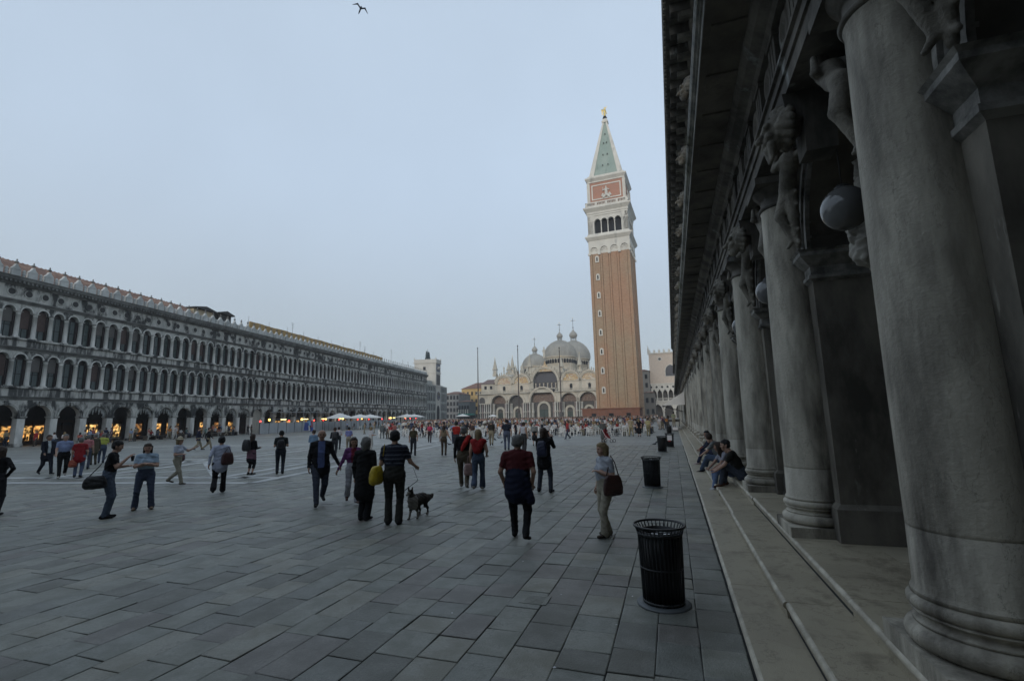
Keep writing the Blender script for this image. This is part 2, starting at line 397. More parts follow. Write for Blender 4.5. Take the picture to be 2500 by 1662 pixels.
# column : plinth, base, shaft (with a swelling), capital
def col_meshes(n=48):
    b = MB(); b.box(-.455, .455, -.455, .3, .43, .56, M_col); plinth = b.mesh('plinth')
    b = MB()
    def torus(rm, zc, rt, k=8): return [(rm+rt*math.cos(a), zc+rt*math.sin(a)) for a in [(-PI/2+PI*i/k) for i in range(k+1)]]
    pr = [(.30, .561)]+torus(.385, .63, .068)+[(.40, .70), (.40, .712)]+[(.40-.035*math.sin(PI*i/6), .715+.055*i/6) for i in range(7)]+[(.405, .772), (.405, .784)]+torus(.378, .83, .045)+[(.395, .877), (.395, .90)]
    b.lathe(pr, M_col, n=n); base = b.mesh('column_base')
    b = MB(); pr = [(.393, .90), (.375, .93), (.3685, 1.30), (.3625, 1.305), (.368, 1.31)]
    for i in range(15):
        t = i/14; pr.append((.368-.058*t**1.8, 1.33+t*(5.10-1.33)))
    pr += [(.318, 5.12), (.318, 5.13)]
    b.lathe(pr, M_col, n=n); shaft = b.mesh('shaft')
    b = MB(); b.lathe([(.30, 5.13), (.335, 5.14), (.35, 5.165), (.335, 5.19), (.305, 5.20), (.305, 5.33), (.325, 5.335), (.325, 5.35), (.345, 5.36), (.40, 5.43), (.405, 5.445)], M_soot, n=n)
    b.box(-.43, .43, -.43, .25, 5.446, 5.55, M_soot); cap = b.mesh('capital')
    return plinth, base, shaft, cap
plinth, cbase, shaft, ccap = col_meshes()
# pier with its base, shaft and moulded impost
PF, PB, PW = 1.957, 2.69, .59
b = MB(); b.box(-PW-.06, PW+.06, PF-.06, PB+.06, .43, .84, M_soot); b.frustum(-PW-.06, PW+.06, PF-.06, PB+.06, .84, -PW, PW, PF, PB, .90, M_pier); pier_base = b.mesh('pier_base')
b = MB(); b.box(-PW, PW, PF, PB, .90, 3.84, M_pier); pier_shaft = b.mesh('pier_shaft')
b = MB()
z = 3.84
for e0, e1, h in ((.0, .05, .04), (.05, .05, .05), (.02, .02, .12), (.02, .10, .07), (.10, .16, .06), (.16, .16, .05), (.16, .19, .03)):
    b.frustum(-PW-e0, PW+e0, PF-e0, PB+e0, z, -PW-e1, PW+e1, PF-e1, PB+e1, z+h, M_impost); z += h
impost = b.mesh('impost'); ZS = z           # arch springs here
AR_R = BAY/2-PW
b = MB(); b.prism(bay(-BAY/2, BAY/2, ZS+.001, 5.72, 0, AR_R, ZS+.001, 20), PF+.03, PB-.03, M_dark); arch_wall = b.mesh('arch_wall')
b = MB()
for r0, r1, y in ((AR_R-.001, AR_R+.10, PF-.02), (AR_R+.10, AR_R+.19, PF-.05), (AR_R+.19, AR_R+.25, PF-.09)):
    b.prism(ring(0, ZS+.01, r0, r1, 24), y, PF+.05, M_impost)
archivolt = b.mesh('archivolt')
# keystone: scroll bracket carrying a carved head
def head_prims(c=(0, 0, 0), s=1.0, beard=True):
    X = lambda x, y, z: (c[0]+x*s, c[1]+y*s, c[2]+z*s)
    P = [('s', X(0, .03, .06), X(0, 0, .04), .16*s, .15*s), ('s', X(0, -.07, -.08), X(0, -.09, -.14), .10*s, .07*s), ('s', X(0, -.165, .01), X(0, -.2, -.05), .02*s, .032*s),
         ('s', X(-.09, -.13, .055), X(.09, -.13, .055), .035*s, .035*s), ('s', X(-.04, -.155, -.10), X(.04, -.155, -.10), .018*s, .018*s)]
    for sx in (-1, 1):
        P.append(('s', X(.07*sx, -.115, -.045), X(.06*sx, -.115, -.06), .045*s, .04*s))
    r_ = random.Random(2)
    for i in range(16):
        a = PI*2*i/16; P.append(('s', X(.15*math.cos(a), .0+.03*math.sin(3*a), .07+.14*math.sin(a)), X(.2*math.cos(a), .05, .05+.18*math.sin(a)), .05*s, .04*s))
    if beard:
        for i in range(5): P.append(('s', X(-.08+.04*i, -.11, -.13), X(-.06+.03*i, -.10, -.25), .035*s, .02*s))
    return P
key_head = [stone_fig('keystone_head', head_prims((0, 0, 0), 1.25, i == 0), .0135, M_carve, .009) for i in range(2)]
b = MB(); b.prism([(-.16, 5.02), (.16, 5.02), (.24, 5.72), (-.24, 5.72)], PF-.30, PF+.02, M_soot); b.frustum(-.2, .2, PF-.46, PF-.29, 5.42, -.24, .24, PF-.5, PF-.29, 5.72, M_soot); keyblock = b.mesh('keystone')
# spandrel figure reclining on the curve of the arch (mirrored for the other side)
def spandrel():
    P = []
    A = lambda x, z, y=0: (x, y, z)
    hip, chest, head = A(.0, .12, -.12), A(.34, .50, -.12), A(.52, .78, -.16)
    P += [('s', hip, A(.2, .3, -.14), .15, .13), ('s', A(.2, .3, -.14), chest, .13, .17), ('s', chest, A(.47, .66, -.14), .09, .06), ('s', head, A(.53, .81, -.15), .10, .10)]
    P += [('s', hip, A(-.12, -.32, -.26), .13, .10), ('s', A(-.12, -.32, -.26), A(-.16, -.78, -.1), .09, .055), ('s', hip, A(.02, -.40, -.08), .13, .09), ('s', A(.02, -.40, -.08), A(-.14, -.9, -.02), .085, .05), ('s', A(-.16, -.78, -.1), A(-.2, -.9, -.18), .045, .03)]
    P += [('s', A(.42, .52, -.2), A(.18, .44, -.34), .07, .055), ('s', A(.18, .44, -.34), A(.3, .72, -.3), .05, .04), ('s', A(.36, .56, -.02), A(.62, .5, -.04), .065, .05)]
    for i in range(5): P.append(('s', A(.0-.05*i, .1-.2*i, -.02), A(.16-.04*i, .0-.22*i, -.04), .06, .03))
    return P
fig = stone_fig('spandrel_figure', spandrel(), .022, M_carve, .026, .003)
# globe lamp
M_globe = mat('lamp_glass', (.13, .13, .13), .06, spec=.6); M_iron = mat('iron_dark', (.03, .03, .032), .5)
NB = 36; FZ, FS = 5.05, .78
YC = [4.08+BAY*(k-2) for k in range(NB)]
b = MB(); b.box(-.6, .6, PF+.03, PB, ZS, 5.72, M_dark)
for k in range(NB):
    y = YC[k]
    near = k < 14
    for me, nm in ((plinth, 'plinth'), (cbase, 'column_base'), (shaft, 'shaft'), (ccap, 'capital')):
        inst(me, nm, AR, (lx(y), COLX, 0))
    for me, nm in ((pier_base, 'pier_base'), (pier_shaft, 'pier_shaft'), (impost, 'impost')):
        inst(me, nm, AR, (lx(y), 0, 0))
    yb = y+BAY/2
    inst(arch_wall, 'arch_wall', AR, (lx(yb), 0, 0)); inst(archivolt, 'archivolt', AR, (lx(yb), 0, 0))
    inst(keyblock, 'keystone', AR, (lx(yb), 0, 0))
    inst(key_head[k % 2], 'keystone_head', AR, (lx(yb), PF-.50, 5.36))
    if k < 26:
        inst(fig, 'spandrel_figure', AR, (lx(yb)-1.15, PF-.12, FZ), sc=(FS, FS, FS))
        inst(fig, 'spandrel_figure', AR, (lx(yb)+1.15, PF-.12, FZ), sc=(-FS, FS, FS))
XA, XB = lx(YC[-1]+BAY), lx(YC[0]-BAY/2)
def mould(prof, nm, m, x0=XA, x1=XB): 
    b = MB(); b.sweepx(prof, x0, x1, m); return b.build(nm, AR)
# Doric entablature: architrave, frieze with triglyphs, soffit blocks, cornice with gutter edge
mould([(1.50, 5.722), (1.50, 5.90), (1.47, 5.905), (1.47, 6.02), (1.43, 6.03), (1.43, 6.07), (3.0, 6.07), (3.0, 5.722)][::-1], 'architrave', M_soot)
mould([(1.52, 6.071), (1.52, 6.62), (3.0, 6.62), (3.0, 6.071)][::-1], 'frieze', M_dark)
b = MB()
for dx in (-.12, 0, .12): b.prism([(dx-.045, 6.08), (dx+.045, 6.08), (dx+.045, 6.55), (dx-.045, 6.55)], 1.46, 1.53, M_soot)
b.box(-.19, .19, 1.44, 1.53, 6.55, 6.61, M_soot); trig = b.mesh('triglyph')
b = MB(); b.lathe([(0, .0), (.10, .0), (.13, .03), (.20, .03), (.22, .0)], M_soot, n=16); 
disc = b.mesh('metope_disc')
b = MB(); b.box(-.17, .17, .80, 1.48, 6.87, 6.91, M_dark); mut = b.mesh('mutule')
for k in range(NB):
    for j in range(4):
        yy = YC[k]+BAY*j/4
        inst(trig, 'triglyph', AR, (lx(yy), 0, 0)); inst(mut, 'mutule', AR, (lx(yy), 0, 0))
        if k < 12: inst(disc, 'metope_disc', AR, (lx(yy+BAY/8), 1.515, 6.34), rot=(PI/2, 0, 0))
mould([(1.44, 6.621), (1.40, 6.68), (1.28, 6.74), (1.22, 6.82), (1.22, 6.94), (3.0, 6.94), (3.0, 6.621)][::-1], 'bed_moulding', M_soot)
mould([(.70, 6.932), (.70, 7.02), (.67, 7.03), (.67, 7.06), (.635, 7.075), (.61, 7.13), (.61, 7.16), (1.4, 7.26), (1.4, 6.932)][::-1], 'cornice', mat('cornice_stone', (.33, .32, .275), .7, col2=(.12, .12, .115), scale=2.5, bump=.3))
b = MB(); b.box(XA, XB, .705, 1.43, 6.90, 6.931, M_dark); b.build('soffit', AR)
# upper storey: wall, half columns, keystone heads, entablature with brackets
b = MB()
for k in range(NB):
    yb = YC[k]+BAY/2
    b.prism([(x_+lx(yb), z_) for x_, z_ in bay(-BAY/2, BAY/2, 7.26, 11.9, 0, 1.0, 10.4, 10)], 1.95, 2.5, M_dark)
b.build('upper_wall', AR)
b = MB(); b.lathe([(.36, 7.3), (.36, 7.5), (.30, 7.55), (.25, 11.2), (.3, 11.25), (.3, 11.45), (.4, 11.55), (.4, 11.9)], M_soot, n=16); ucol = b.mesh('upper_column')
b = MB(); b.box(-.95, .95, 2.3, 2.36, 7.3, 11.35, mat('upper_glass', (.03, .035, .04), .2)); uwin = b.mesh('upper_window')
for k in range(NB):
    if k < 24: inst(ucol, 'upper_column', AR, (lx(YC[k]), 1.78, 0))
    inst(uwin, 'upper_window', AR, (lx(YC[k]+BAY/2), 0, 0))
    if k < 26: inst(key_head[1], 'keystone_head', AR, (lx(YC[k]+BAY/2), 1.10, 11.45), sc=1.2)
UX0 = lx(84.0)
mould([(1.45, 11.901), (1.45, 12.25), (3, 12.25), (3, 11.901)][::-1], 'upper_architrave', M_soot, XA, XB)
mould([(1.2, 12.251), (1.15, 12.42), (3, 12.42), (3, 12.251)][::-1], 'upper_bed', M_dark, XA, XB)
mould([(.56, 12.62), (.56, 12.70), (.50, 12.72), (.50, 12.80), (.47, 12.86), (1.4, 13.0), (3, 13.0), (3, 12.42), (1.15, 12.42), (1.15, 12.62)][::-1], 'upper_cornice', M_soot, UX0, XB)
mould([(.80, 12.50), (.80, 12.70), (.76, 12.72), (.72, 12.76), (1.6, 12.9), (3, 12.9), (3, 12.42), (1.15, 12.42), (1.15, 12.5)][::-1], 'upper_cornice', M_soot, XA, UX0-.02)
b = MB(); b.prism([(-.11, 12.35), (.11, 12.35), (.11, 12.62), (-.11, 12.62)], .66, 1.2, M_soot); b.prism([(-.09, 12.2), (.09, 12.2), (.09, 12.36), (-.09, 12.36)], .85, 1.2, M_carve); brk = b.mesh('bracket')
b = MB(); b.lathe([(0, -.07), (.06, -.05), (.07, 0), (.05, .05), (0, .07)], M_carve, n=6); dent = b.mesh('ornament')
for i in range(150):
    yy = YC[0]+BAY*i*.2
    if yy < 84: inst(brk, 'bracket', AR, (lx(yy), 0, 0))
b = MB()
for i in range(420):
    yy = YC[0]+.2*i
    b.box(lx(yy)-.045, lx(yy)+.045, .505, .57, 12.65, 12.705, M_carve)
tag(b.build('dentils', AR), kind='stuff')
b = MB(); b.box(XA, XB, 2.0, 10, 12.9, 18.5, M_dark); b.box(XA, XB, 1.5, 2.3, 18.2, 19.2, M_soot); b.build('attic_storey', AR)
# inside of the arcade: back wall, ceiling, wooden shutters
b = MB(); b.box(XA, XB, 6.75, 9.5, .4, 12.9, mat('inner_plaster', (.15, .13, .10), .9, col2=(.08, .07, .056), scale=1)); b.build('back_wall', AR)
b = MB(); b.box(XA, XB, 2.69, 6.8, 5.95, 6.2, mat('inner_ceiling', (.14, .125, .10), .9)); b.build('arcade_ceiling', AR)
b = MB(); b.box(XB-.3, XB, 2.0, 9.5, 0, 18, M_dark); b.build('end_wall', AR)
M_wood = mat('shutter_wood', (.22, .14, .065), .6, col2=(.13, .08, .035), scale=4, stretch=(1, 1, 6))
for k in range(1, 9):
    yb = YC[k]+BAY/2
    f = MB(); f.box(-1.2, 1.2, 6.60, 6.76, .43, 3.6, M_wood); sh = f.build('shop_shutter', AR, (lx(yb), 0, 0))
    s = MB(); s.box(-1.05, 1.05, 6.56, 6.605, -.05, .05, M_wood); sm = s.mesh('slat')
    if k < 5:
        for j in range(22): inst(sm, 'slat', sh, (0, 0, .6+.13*j), rot=(R(12), 0, 0)).location = (0, -1.35*0, .6+.13*j)
# vaults' transverse arches between pier and back wall
b = MB(); b.prism(bay(2.69, 6.75, 4.0, 5.96, 4.72, 1.95, 4.0, 12), -.3, .3, M_dark); tv = b.mesh('cross_arch')
for k in range(12): inst(tv, 'cross_arch', AR, (lx(YC[k]), 0, 0), rz=R(90)).location = (lx(YC[k]), 0, 0)
# ---------------------------------------------------------------- the long arcaded building on the left
TH = R(9.02)
gL = Vector((-math.sin(TH), math.cos(TH), 0)); nL = Vector((math.cos(TH), math.sin(TH), 0))
def LP(along, out=0.0, z=0.0):
    """a point by distance along the left building, and out from its front into the square"""
    p = gL*along+nL*(-61.5+out); return (p.x, p.y, z)
M_ist = mat('weathered_stone', (.54, .53, .49), .8, col2=(0.330, 0.335, 0.309), scale=.9, stretch=(1.000, 0.985, 0.332), lo=.35, hi=.62, bump=.3, bscale=8, col3=(0.050, 0.052, 0.050), scale3=.75, lo3=.46, hi3=.57, stretch3=(1.000, 0.985, 0.475))
M_ist2 = mat('weathered_frieze', (.48, .475, .44), .8, col2=(.07, .072, .07), scale=1.5, stretch=(1.000, 0.985, 0.171), lo=.42, hi=.56, bump=.3, bscale=8)
M_istc = mat('pale_shaft', (.66, .65, .61), .75, col2=(0.300, 0.305, 0.285), scale=.8, stretch=(1.000, 0.985, 0.380), lo=.4, hi=.7, col3=(0.100, 0.099, 0.095), scale3=.35, lo3=.55, hi3=.7)
M_merl = mat('merlon_stone', (0.560, 0.566, 0.546), .8, col2=(0.340, 0.355, 0.342), scale=.6, bump=.2, bscale=8)
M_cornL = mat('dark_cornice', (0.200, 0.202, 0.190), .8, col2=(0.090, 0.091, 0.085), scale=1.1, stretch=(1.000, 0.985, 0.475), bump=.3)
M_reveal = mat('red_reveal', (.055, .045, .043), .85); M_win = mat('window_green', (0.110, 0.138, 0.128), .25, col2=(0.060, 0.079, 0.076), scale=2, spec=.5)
M_curt = mat('curtain_grey', (.16, .19, .185), .8, col2=(.09, .11, .108), scale=5, stretch=(4.000, 3.940, 0.285)); M_frame = mat('window_frame', (0.035, 0.035, 0.034), .6)
M_blind = mat('blind_brown', (.105, .075, .066), .85, col2=(.08, .056, .05), scale=2); M_blind2 = mat('blind_grey', (0.130, 0.123, 0.114), .85); M_casem = mat('casement_edge', (0.330, 0.414, 0.380), .4)
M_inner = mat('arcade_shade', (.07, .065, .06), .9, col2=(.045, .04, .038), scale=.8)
LB = 3.275
left = thing('arcaded_palace', 'long weathered white stone arcaded palace with two rows of arched windows on the left', 'building', LP(0), R(90)+TH)
K0, K1 = -6, 37
A0, A1 = 53.1+LB*K0, 53.1+LB*K1
def band(prof, nm, m, x0=A0, x1=A1):
    b = MB(); b.sweepx(prof[::-1], x0, x1, m); return b.build(nm, left)
# ground arcade
b = MB(); b.box(-.42, .42, -.05, .75, 0, .35, M_ist); b.box(-.37, .37, 0, .7, .35, 3.0, M_istc); b.frustum(-.37, .37, 0, .7, 3.0, -.46, .46, -.09, .76, 3.14, M_ist); b.box(-.48, .48, -.11, .76, 3.14, 3.26, M_ist); pierL = b.mesh('pier')
b = MB(); b.prism(bay(-LB/2, LB/2, 3.261, 5.02, 0, 1.24, 3.262, 16), .02, .68, M_ist); archL = b.mesh('arch_panel')
b = MB(); b.prism(ring(0, 3.27, 1.239, 1.38, 16), -.05, .05, M_ist); b.prism(ring(0, 3.27, 1.38, 1.46, 16), -.10, .05, M_ist); b.prism([(-.12, 4.45), (.12, 4.45), (.17, 4.9), (-.17, 4.9)], -.16, .04, M_ist); avL = b.mesh('archivolt')
# upper floors: one half bay with column, arch and window
def arch_half(zs, z1):
    b = MB(); h = LB/4; b.prism(bay(-h, h, zs-.001, z1, 0, .55, zs, 12), .06, .5, M_ist); b.prism(ring(0, zs, .549, .66, 12), -.03, .1, M_istc); return b.mesh('arch_panel')
def colL(z0, z1):
    b = MB(); b.box(-.27, .27, -.25, .26, z0, z0+.12, M_istc); b.lathe([(.25, z0+.12), (.255, z0+.18), (.225, z0+.24), (.22, z0+.6), (.195, z1-.35), (.225, z1-.34), (.225, z1-.30), (.195, z1-.28), (.2, z1-.2), (.26, z1-.08)], M_istc, n=12); b.box(-.29, .29, -.26, .26, z1-.08, z1, M_ist); return b.mesh('column')
arch1, arch2 = arch_half(9.5, 10.35), arch_half(14.65, 15.5)
col1, col2 = colL(6.5, 9.5), colL(11.75, 14.65)
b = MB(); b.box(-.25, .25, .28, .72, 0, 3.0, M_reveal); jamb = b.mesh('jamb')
def window(z0, zs, kind):
    """frame, panes with curtain, and an arched head; blinds on some"""
    b = MB(); b.box(-.6, .6, 0.48, 0.56, z0, z0+.12, M_frame); b.box(-.6, -.52, 0.48, 0.56, z0+.12, zs, M_frame); b.box(.52, .6, 0.48, 0.56, z0+.12, zs, M_frame); b.box(-.03, .03, 0.47, 0.56, z0+.12, zs, M_frame)
    b.box(-.52, .52, 0.49, 0.56, z0+1.35, z0+1.42, M_frame); b.box(-.6, .6, 0.46, 0.56, zs-.06, zs+.03, M_frame); b.box(-.66, -.56, .12, .18, z0+.1, z0+1.6, M_casem)
    b.prism(ring(0, zs+.03, .53, .61, 12), 0.47, 0.56, M_frame)
    fr = b.mesh('window')
    p = MB(); p.box(-.52, .52, 0.52, 0.55, z0+.12, zs-.06, M_curt if kind < 3 else M_win); p.prism([(-.53, zs+.03)]+arc(0, zs+.03, .53, PI, 0, 12)[1:-1]+[(.53, zs+.03)], 0.52, 0.55, M_reveal if kind != 3 else M_win); pane = p.mesh('pane')
    bl = None
    if kind in (1, 2):
        q = MB(); q.box(-.55, .55, 0.40, 0.44, z0+(1.1 if kind == 1 else 1.7), zs+.3, M_blind if kind == 1 else M_blind2); bl = q.mesh('blind')
    return fr, pane, bl
wins = {(f, k): window(*zz, k) for f, zz in ((0, (6.5, 9.5)), (1, (11.75, 14.65))) for k in range(4)}
rl = random.Random(9)
b = MB(); b.box(-.43, .43, -.16, .22, 18.47, 19.12, M_merl); b.frustum(-.43, .43, -.16, .22, 19.12, -.48, .48, -.2, .26, 19.17, M_merl)
b.prism([(-.45, 19.17), (.45, 19.17), (.36, 19.34), (.2, 19.5), (.07, 19.78), (-.07, 19.78), (-.2, 19.5), (-.36, 19.34)], -.14, .2, M_merl); merlon = b.mesh('merlon')
b = MB(); b.lathe([(.05, 19.62), (.05, 19.75), (.16, 19.82), (.18, 19.92), (.06, 19.98), (.05, 20.05), (.1, 20.1), (.0, 20.25)], M_cornL, n=6, smooth=False); b.box(-.2, .2, -.03, .09, 19.84, 19.92, M_cornL); finial = b.mesh('finial')
b = MB(); b.lathe([(.14, 18.47), (.14, 18.55), (.09, 18.6), (.18, 18.75), (.19, 18.85), (.1, 18.97), (.17, 19.08), (.14, 19.2), (.02, 19.3)], M_merl, n=8); urn = b.mesh('urn')
b = MB(); b.lathe([(.33, -.02), (.36, .05), (.44, .05), (.5, -.04)], M_ist, n=18); b.lathe([(0, 0.0), (.36, 0.0)], M_frame, n=18); ocul = b.mesh('oculus')
for k in range(K0, K1+1):
    x = 53.1+LB*k
    inst(pierL, 'pier', left, (x, 0, 0))
    if k == K1: break
    inst(archL, 'arch_panel', left, (x+LB/2, 0, 0)); inst(avL, 'archivolt', left, (x+LB/2, 0, 0))
    for j in (0, 1):
        xc = x+LB*(.25+.5*j); xk = x+LB*.5*j
        for f, (cm, am) in enumerate(((col1, arch1), (col2, arch2))):
            inst(cm, 'column', left, (xk, 0, 0)); inst(am, 'arch_panel', left, (xc, 0, 0))
            inst(jamb, 'jamb', left, (xk, 0, 6.5 if f == 0 else 11.75))
            kind = rl.choices((0, 1, 2, 3), (6, 1, 1, 3) if f == 0 else (3, 4, 4, 3))[0]
            fr, pane, bl = wins[(f, kind)]
            w = inst(fr, 'window', left, (xc, 0, 0)); inst(pane, 'pane', w)
            if bl: inst(bl, 'blind', w)
        mo = inst(merlon, 'merlon', left, (xc, 0, 0)); inst(finial, 'finial', mo, (0, 0, .14)); inst(urn, 'urn', left, (xk, 0, 0))
        inst(ocul, 'oculus', left, (xc, .075, 16.72), rot=(PI/2, 0, 0))
# continuous bands: cornices, friezes, sills
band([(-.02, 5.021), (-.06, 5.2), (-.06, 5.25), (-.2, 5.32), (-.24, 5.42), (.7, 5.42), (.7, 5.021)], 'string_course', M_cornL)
band([(-.02, 5.421), (-.02, 6.22), (.7, 6.22), (.7, 5.421)], 'parapet_frieze', M_ist2)
band([(-.1, 6.221), (-.24, 6.3), (-.26, 6.42), (-.2, 6.499), (.75, 6.499), (.75, 6.221)], 'sill_course', M_ist)
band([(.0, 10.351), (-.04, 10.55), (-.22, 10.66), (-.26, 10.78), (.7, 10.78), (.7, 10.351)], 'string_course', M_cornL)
band([(.02, 10.781), (.02, 11.5), (.7, 11.5), (.7, 10.781)], 'parapet_frieze', M_ist2)
band([(-.1, 11.501), (-.22, 11.56), (-.24, 11.68), (-.2, 11.749), (.75, 11.749), (.75, 11.501)], 'sill_course', M_ist)
band([(.0, 15.501), (-.04, 15.66), (-.2, 15.78), (-.22, 15.9), (.7, 15.9), (.7, 15.501)], 'string_course', M_cornL)
band([(.12, 15.901), (.12, 17.45), (.7, 17.45), (.7, 15.901)], 'attic_frieze', M_ist)
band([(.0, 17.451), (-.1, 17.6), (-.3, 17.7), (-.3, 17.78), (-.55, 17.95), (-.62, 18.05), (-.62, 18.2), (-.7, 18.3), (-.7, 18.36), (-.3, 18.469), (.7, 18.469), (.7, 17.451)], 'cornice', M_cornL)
b = MB()
for i in range(int((A1-A0)/.41)): xx = A0+.2+i*.41; b.box(xx-.1, xx+.1, -.52, -.02, 17.70, 17.93, M_cornL)
tag(b.build('cornice_brackets', left), kind='stuff')
# body, arcade inside, roof
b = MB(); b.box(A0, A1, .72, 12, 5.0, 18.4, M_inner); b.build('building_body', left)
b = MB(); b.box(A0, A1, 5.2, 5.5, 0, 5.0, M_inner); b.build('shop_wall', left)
b = MB(); b.box(A0, A0+.2, .7, 12, 0, 18.4, M_ist); b.build('end_wall', left)
M_tile = mat('roof_tile', (.21, .13, .10), .9, col2=(.15, .10, .08), scale=3, lo=.35, hi=.65, bump=.6, bscale=10, col3=(.34, .22, .16), scale3=.8)
def roof_part(x0, x1, y0, z0, y1, z1):
    b = MB(); b.add([(x0, y0, z0), (x1, y0, z0), (x1, y1, z1), (x0, y1, z1), (x0, 12, z0), (x1, 12, z0)], [(0, 1, 2, 3), (3, 2, 5, 4)], M_tile)
    o = b.build('roof', left)
    c = MB()
    n_ = int((x1-x0)/.5)
    for i in range(n_): xx = x0+.5*i; c.add([(xx, y0, z0+.01), (xx+.13, y0, z0+.09), (xx+.26, y0, z0+.01), (xx+.26, y1, z1+.01), (xx+.13, y1, z1+.09), (xx, y1, z1+.01)], [(0, 1, 4, 5), (1, 2, 3, 4)], M_tile)
    tag(c.build('roof_tiles', o), kind='stuff'); return o
roof_part(A0, 68.5, .9, 18.7, 5.5, 21.6); roof_part(68.5, A1, .9, 18.6, 5.5, 20.2)
M_ochre = mat('ochre_boards', (.42, .29, .12), .85, col2=(.34, .23, .1), scale=1.2, stretch=(1, 1, .3))
for i in range(30):
    x = 81+2.0*i; b = MB(); b.box(.02, 1.98, 2.9, 3.1, 18.6, 21.35+.05*math.sin(i*1.7), M_ochre); b.build('ochre_panel', left, (x, 0, 0))
for i in range(0, 31, 3):
    x = 81+2.0*i; b = MB(); b.tube([(x, 3.2, 20.8), (x, 3.2, 22.4)], .03, M_frame, 4); b.build('scaffold_pole', left)
M_cream = mat('cream_plaster', (.5, .43, .30), .85, col2=(.42, .36, .26), scale=1)
for x0, x1, z1 in ((69, 74.2, 21.5), (74.5, 78.4, 21.7)):
    b = MB(); b.box(x0+.4, x1-.4, 4.5, 8, 19.5, z1, M_cream if x0 == 69 else M_frame); h = b.build('roof_hut', left)
    r_ = MB(); r_.prism([(x0, z1+.02), (x1, z1+.02), (x1, z1+.18), ((x0+x1)/2, z1+.7), (x0, z1+.18)], 4.0, 8.5, M_frame); r_.build('hut_roof', h)
# shop fronts glowing under the arcade
def glow(name, c, e):
    m = bpy.data.materials.new(name); m.use_nodes = True; nt = m.node_tree; N = nt.nodes; L = nt.links; b_ = N['Principled BSDF']
    g = N.new('ShaderNodeNewGeometry'); v = N.new('ShaderNodeTexVoronoi'); v.inputs['Scale'].default_value = 3.2; L.new(g.outputs['Position'], v.inputs['Vector'])
    n_ = N.new('ShaderNodeTexNoise'); n_.inputs['Scale'].default_value = 2.2; L.new(g.outputs['Position'], n_.inputs['Vector'])
    r_ = N.new('ShaderNodeMapRange'); r_.inputs['From Min'].default_value = .42; r_.inputs['From Max'].default_value = .70; r_.inputs['To Min'].default_value = .02; r_.inputs['To Max'].default_value = 1.5; L.new(n_.outputs['Fac'], r_.inputs['Value'])
    mx = N.new('ShaderNodeMath'); mx.operation = 'MULTIPLY'; mx.inputs[1].default_value = e; L.new(r_.outputs['Result'], mx.inputs[0])
    cr = N.new('ShaderNodeMix'); cr.data_type = 'RGBA'; cr.inputs[6].default_value = (*c, 1); cr.inputs[7].default_value = (1, .42, .10, 1); L.new(v.outputs['Color'], cr.inputs[0])
    b_.inputs['Base Color'].default_value = (.05, .04, .03, 1); L.new(cr.outputs[2], b_.inputs['Emission Color']); L.new(mx.outputs[0], b_.inputs['Emission Strength'])
    return m
M_glow = [glow('shop_glow_amber', (1, .62, .2), .8), glow('shop_glow_gold', (1, .74, .28), 1.1), glow('shop_glow_dim', (1, .5, .18), .3)]
M_goods = mat('shop_goods', (.06, .04, .03), .7)
lit = {-6: 1, -5: 1, -4: None, -3: 0, -2: 0, -1: None, 0: 1, 1: 1, 2: 2, 3: 0, 4: 0, 5: None, 6: 1, 7: 2}
for k in range(K0, 26):
    x = 53.1+LB*(k+.5); kd = lit.get(k, rl.choice((None, 2, 2, 0)))
    b = MB(); b.box(-1.3, 1.3, 5.0, 5.2, 0, .5, M_goods); b.box(-1.3, -1.18, 5.0, 5.2, .5, 2.9, M_goods); b.box(1.18, 1.3, 5.0, 5.2, .5, 2.9, M_goods); b.box(-1.3, 1.3, 5.0, 5.2, 2.6, 2.9, M_goods); b.box(-.05, .05, 5.02, 5.2, .5, 2.6, M_goods)
    sf = b.build('shop_front', left, (x, 0, 0))
    w = MB(); w.box(-1.18, 1.18, 5.1, 5.14, .5, (2.6 if k < -4 else 2.25), M_goods if kd is None else M_glow[kd]); w.build('shop_window', sf)
    if kd is not None and k < 12:
        g_ = MB()
        for i in range(9):
            gx = -1.05+.26*i; g_.box(gx, gx+.12, 5.0, 5.09, .55, .75+rl.uniform(.05, .6), M_goods)
        for zz in (1.25, 1.75, 2.2): g_.box(-1.15, 1.15, 5.04, 5.09, zz, zz+.03, M_goods)
        g_.build('shelves', sf)
# gathered cloth blinds hanging in the heads of some arches
M_drape = mat('drape_cloth', (.36, .37, .355), .9, col2=(.2, .21, .2), scale=4, lo=.4, hi=.6)
for v in range(2):
    pr = []
    for i in range(9):
        a = PI*(i+.5)/9; xx = 1.1*math.cos(a)
        pr.append(('s', (xx, .3, 3.35+.95*math.sin(a)), (xx*1.02, .3, 3.1+.75*math.sin(a)-(.3 if i % 2 == v else .1)), .16, .07, (1, .6, 1)))
    MATS['drape%d' % v] = stone_fig('gathered_drape', pr, .06, M_drape, .05)
for k in (-1, 1, 2, 5, 6, 7, 11, 13, 15, 17, 20, 22): inst(MATS['drape%d' % (k % 2)], 'gathered_drape', left, (53.1+LB*(k+.5), 0, 0))
b = MB(); b.prism([(-1.24, 0), (1.24, 0)]+arc(0, 3.26, 1.24, 0, PI, 12), .3, .34, mat('dust_sheet', (.34, .33, .29), .9, col2=(.26, .26, .23), scale=2, stretch=(2, 2, .4))); sheet = b.mesh('dust_sheet')
inst(sheet, 'dust_sheet', left, (53.1+LB*8.5, 0, 0)); 
